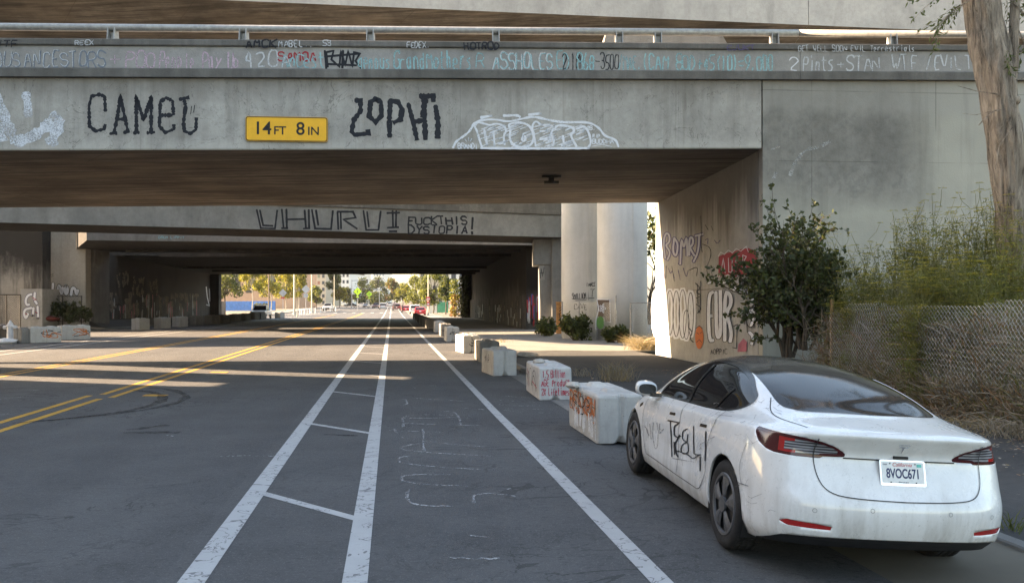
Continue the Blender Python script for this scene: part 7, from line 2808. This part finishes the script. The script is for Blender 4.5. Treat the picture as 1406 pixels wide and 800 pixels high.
for x0, x1, y0, y1, n_ in ((548, 612, 345, 425, 20), (628, 688, 378, 465, 24), (712, 750, 390, 450, 14), (812, 962, 460, 476, 30)):
    tagmesh(tb, pLT, [z([(xa, ya), (xa + r.uniform(-6, 6), ya + r.uniform(8, 30))]) for xa, ya in [(r.uniform(x0, x1), r.uniform(y0, y1 - 8)) for _ in range(n_)]], PTAN, 1.8, None, .4)
tagmesh(tb, pLT, [z(q) for q in ([(440, 400), (435, 345), (460, 335), (490, 345), (494, 395)], [(450, 360), (455, 395)], [(470, 350), (472, 395)], [(440, 385), (465, 405), (495, 425)])], PTAN, 1.2, 'pale scrawl on the sooty wall', .3, 1)
tagmesh(tb, pLT, [z([(985, 430), (990, 480), (1000, 520), (985, 515)]), z([(1000, 440), (1003, 500)])], PW, 1.2)

# -- writing on the blocks
def on_block(o, face):
    """strokes in metres on a block: the lane side (distance along, height) or the near end (across, height)"""
    me = o.data
    bv = BVHTree.FromPolygons([v.co for v in me.vertices], [tuple(p.vertices) for p in me.polygons])
    M_ = o.matrix_world

    L_ = max(v.co.y for v in me.vertices)
    H_ = .60

    def f(p, lift):
        if face == 'side':
            p = (min(max(p[0], .06), L_ - .06), min(max(p[1], .02), H_))
        else:
            p = (min(max(p[0], -.29), .29), min(max(p[1], .02), H_))
        if face == 'side':
            h, n, i_, d_ = bv.ray_cast(Vector((-2, p[0], p[1])), Vector((1, 0, 0)))
            q = (h if h is not None else Vector((-.33, p[0], p[1]))) + Vector((-lift, 0, 0))
        else:
            h, n, i_, d_ = bv.ray_cast(Vector((p[0], -2, p[1])), Vector((0, 1, 0)))
            q = (h if h is not None else Vector((p[0], 0, p[1]))) + Vector((0, -lift, 0))
        return q + o.location              # the tag is a child of the turned block: local place, shifted by its origin
    return f


bpy.context.view_layer.update()
r = random.Random(31)


def blk(k, face, strokes, mat, w, label=None, smooth=1, step=.04):
    return tagmesh(BX[k], on_block(BX[k], face), strokes, mat, w, label, .25, smooth, step)


def onside(txt, y0, y1, z1, z0, sd_, jit=.3):
    return [[(1.78 - a, b) for a, b in s] for s in text_strokes(txt, y0, z1, y1, z0, jit=jit, smooth=1, seed=sd_)]


blk(1, 'side', onside('RESKBW', .06, 1.68, .60, .32, 3), PORG, .034, 'orange scrawl', 0)
blk(1, 'side', onside('NAKRSH', .12, 1.72, .62, .36, 4), PBRN, .022, None, 0)
blk(1, 'side', onside('SBR', .2, 1.5, .52, .30, 5, .6), PKF, .018, None, 1)
blk(1, 'side', onside('EKSWRB', .02, 1.70, .56, .28, 6, .5), PORG, .018, None, 0)
blk(1, 'side', [[(y_, .30 + r.uniform(-.10, .04)), (y_ + r.uniform(-.03, .03), .04 + r.uniform(0, .08))] for y_ in [r.uniform(.08, 1.74) for _ in range(15)]], PWF, .09)
for txt, z1, z0, x0, x1 in (('1.5 Billion', .60, .45, -.26, .20), ('AGE Product', .41, .28, -.28, .30), ('2X Lifetimes', .24, .10, -.28, .28)):
    blk(2, 'end', text_strokes(txt, x0, z1, x1, z0, jit=.15, smooth=1, seed=int(z1 * 100)), PREDT, .014, 'red handwriting', 0, .02)
blk(2, 'side', [[(1.8, .35), (1.7, .58), (1.62, .2), (1.5, .55), (1.45, .15)], [(1.3, .2), (1.35, .55), (1.05, .55), (1.0, .2)], [(.85, .1), (.95, .45), (.6, .58), (.35, .4), (.45, .12)], [(1.75, .4), (1.5, .3), (1.7, .15)], [(.9, .25), (.75, .5), (.3, .15)]], PKF, .022, None, 2)
blk(2, 'side', [[(1.6, .3), (1.45, .12)], [(.9, .3), (.3, .22)], [(1.75, .5), (1.5, .42)]], PRED, .025)
for k, face, x0, x1 in ((3, 'side', .3, 1.2), (4, 'side', .3, 1.4), (6, 'side', .3, 1.2), (7, 'side', .3, 1.4), (5, 'end', -.25, .25), (6, 'end', -.2, .2), (7, 'end', -.25, .25)):
    for m_ in range(2):
        cx_ = r.uniform(x0 + .1 * (x1 - x0), x1 - .1 * (x1 - x0))
        q = [(cx_ + r.uniform(-.15, .15), r.uniform(.25, .56)) for _ in range(6)]
        blk(k, face, [q], PK, .022, None, 2)
for o_, zt in [(o, .5) for o in BLOCKS if 'orange scribble' in o['label'] or 'rust-coloured' in o['label']]:
    f_ = on_block(o_, 'end')
    L_ = 1.0
    M_side = lambda p, lift, o_=o_: Vector((.33 + lift, p[0], p[1])) + o_.location
    for pr_, a0, a1 in ((M_side, .3, 1.6), (f_, -.25, .25)):
        for m_ in range(3):
            q = [(r.uniform(a0, a1), r.uniform(.15, .65)) for _ in range(6)]
            tagmesh(o_, pr_, [q], PORG if m_ else PKF, .04, None, .3, 2, .05)
# posts with writing
tagmesh(pp, planeproj(Vector((0, pp.location.y - .15, 0)), (0, -1, 0)), [[(767 + r.uniform(0, 6), 420 + k * 3.2), (766 + r.uniform(0, 7), 422 + k * 3.2), (767 + r.uniform(0, 6), 424 + k * 3.2)] for k in range(10)], PK, .9, None, .3, 1)
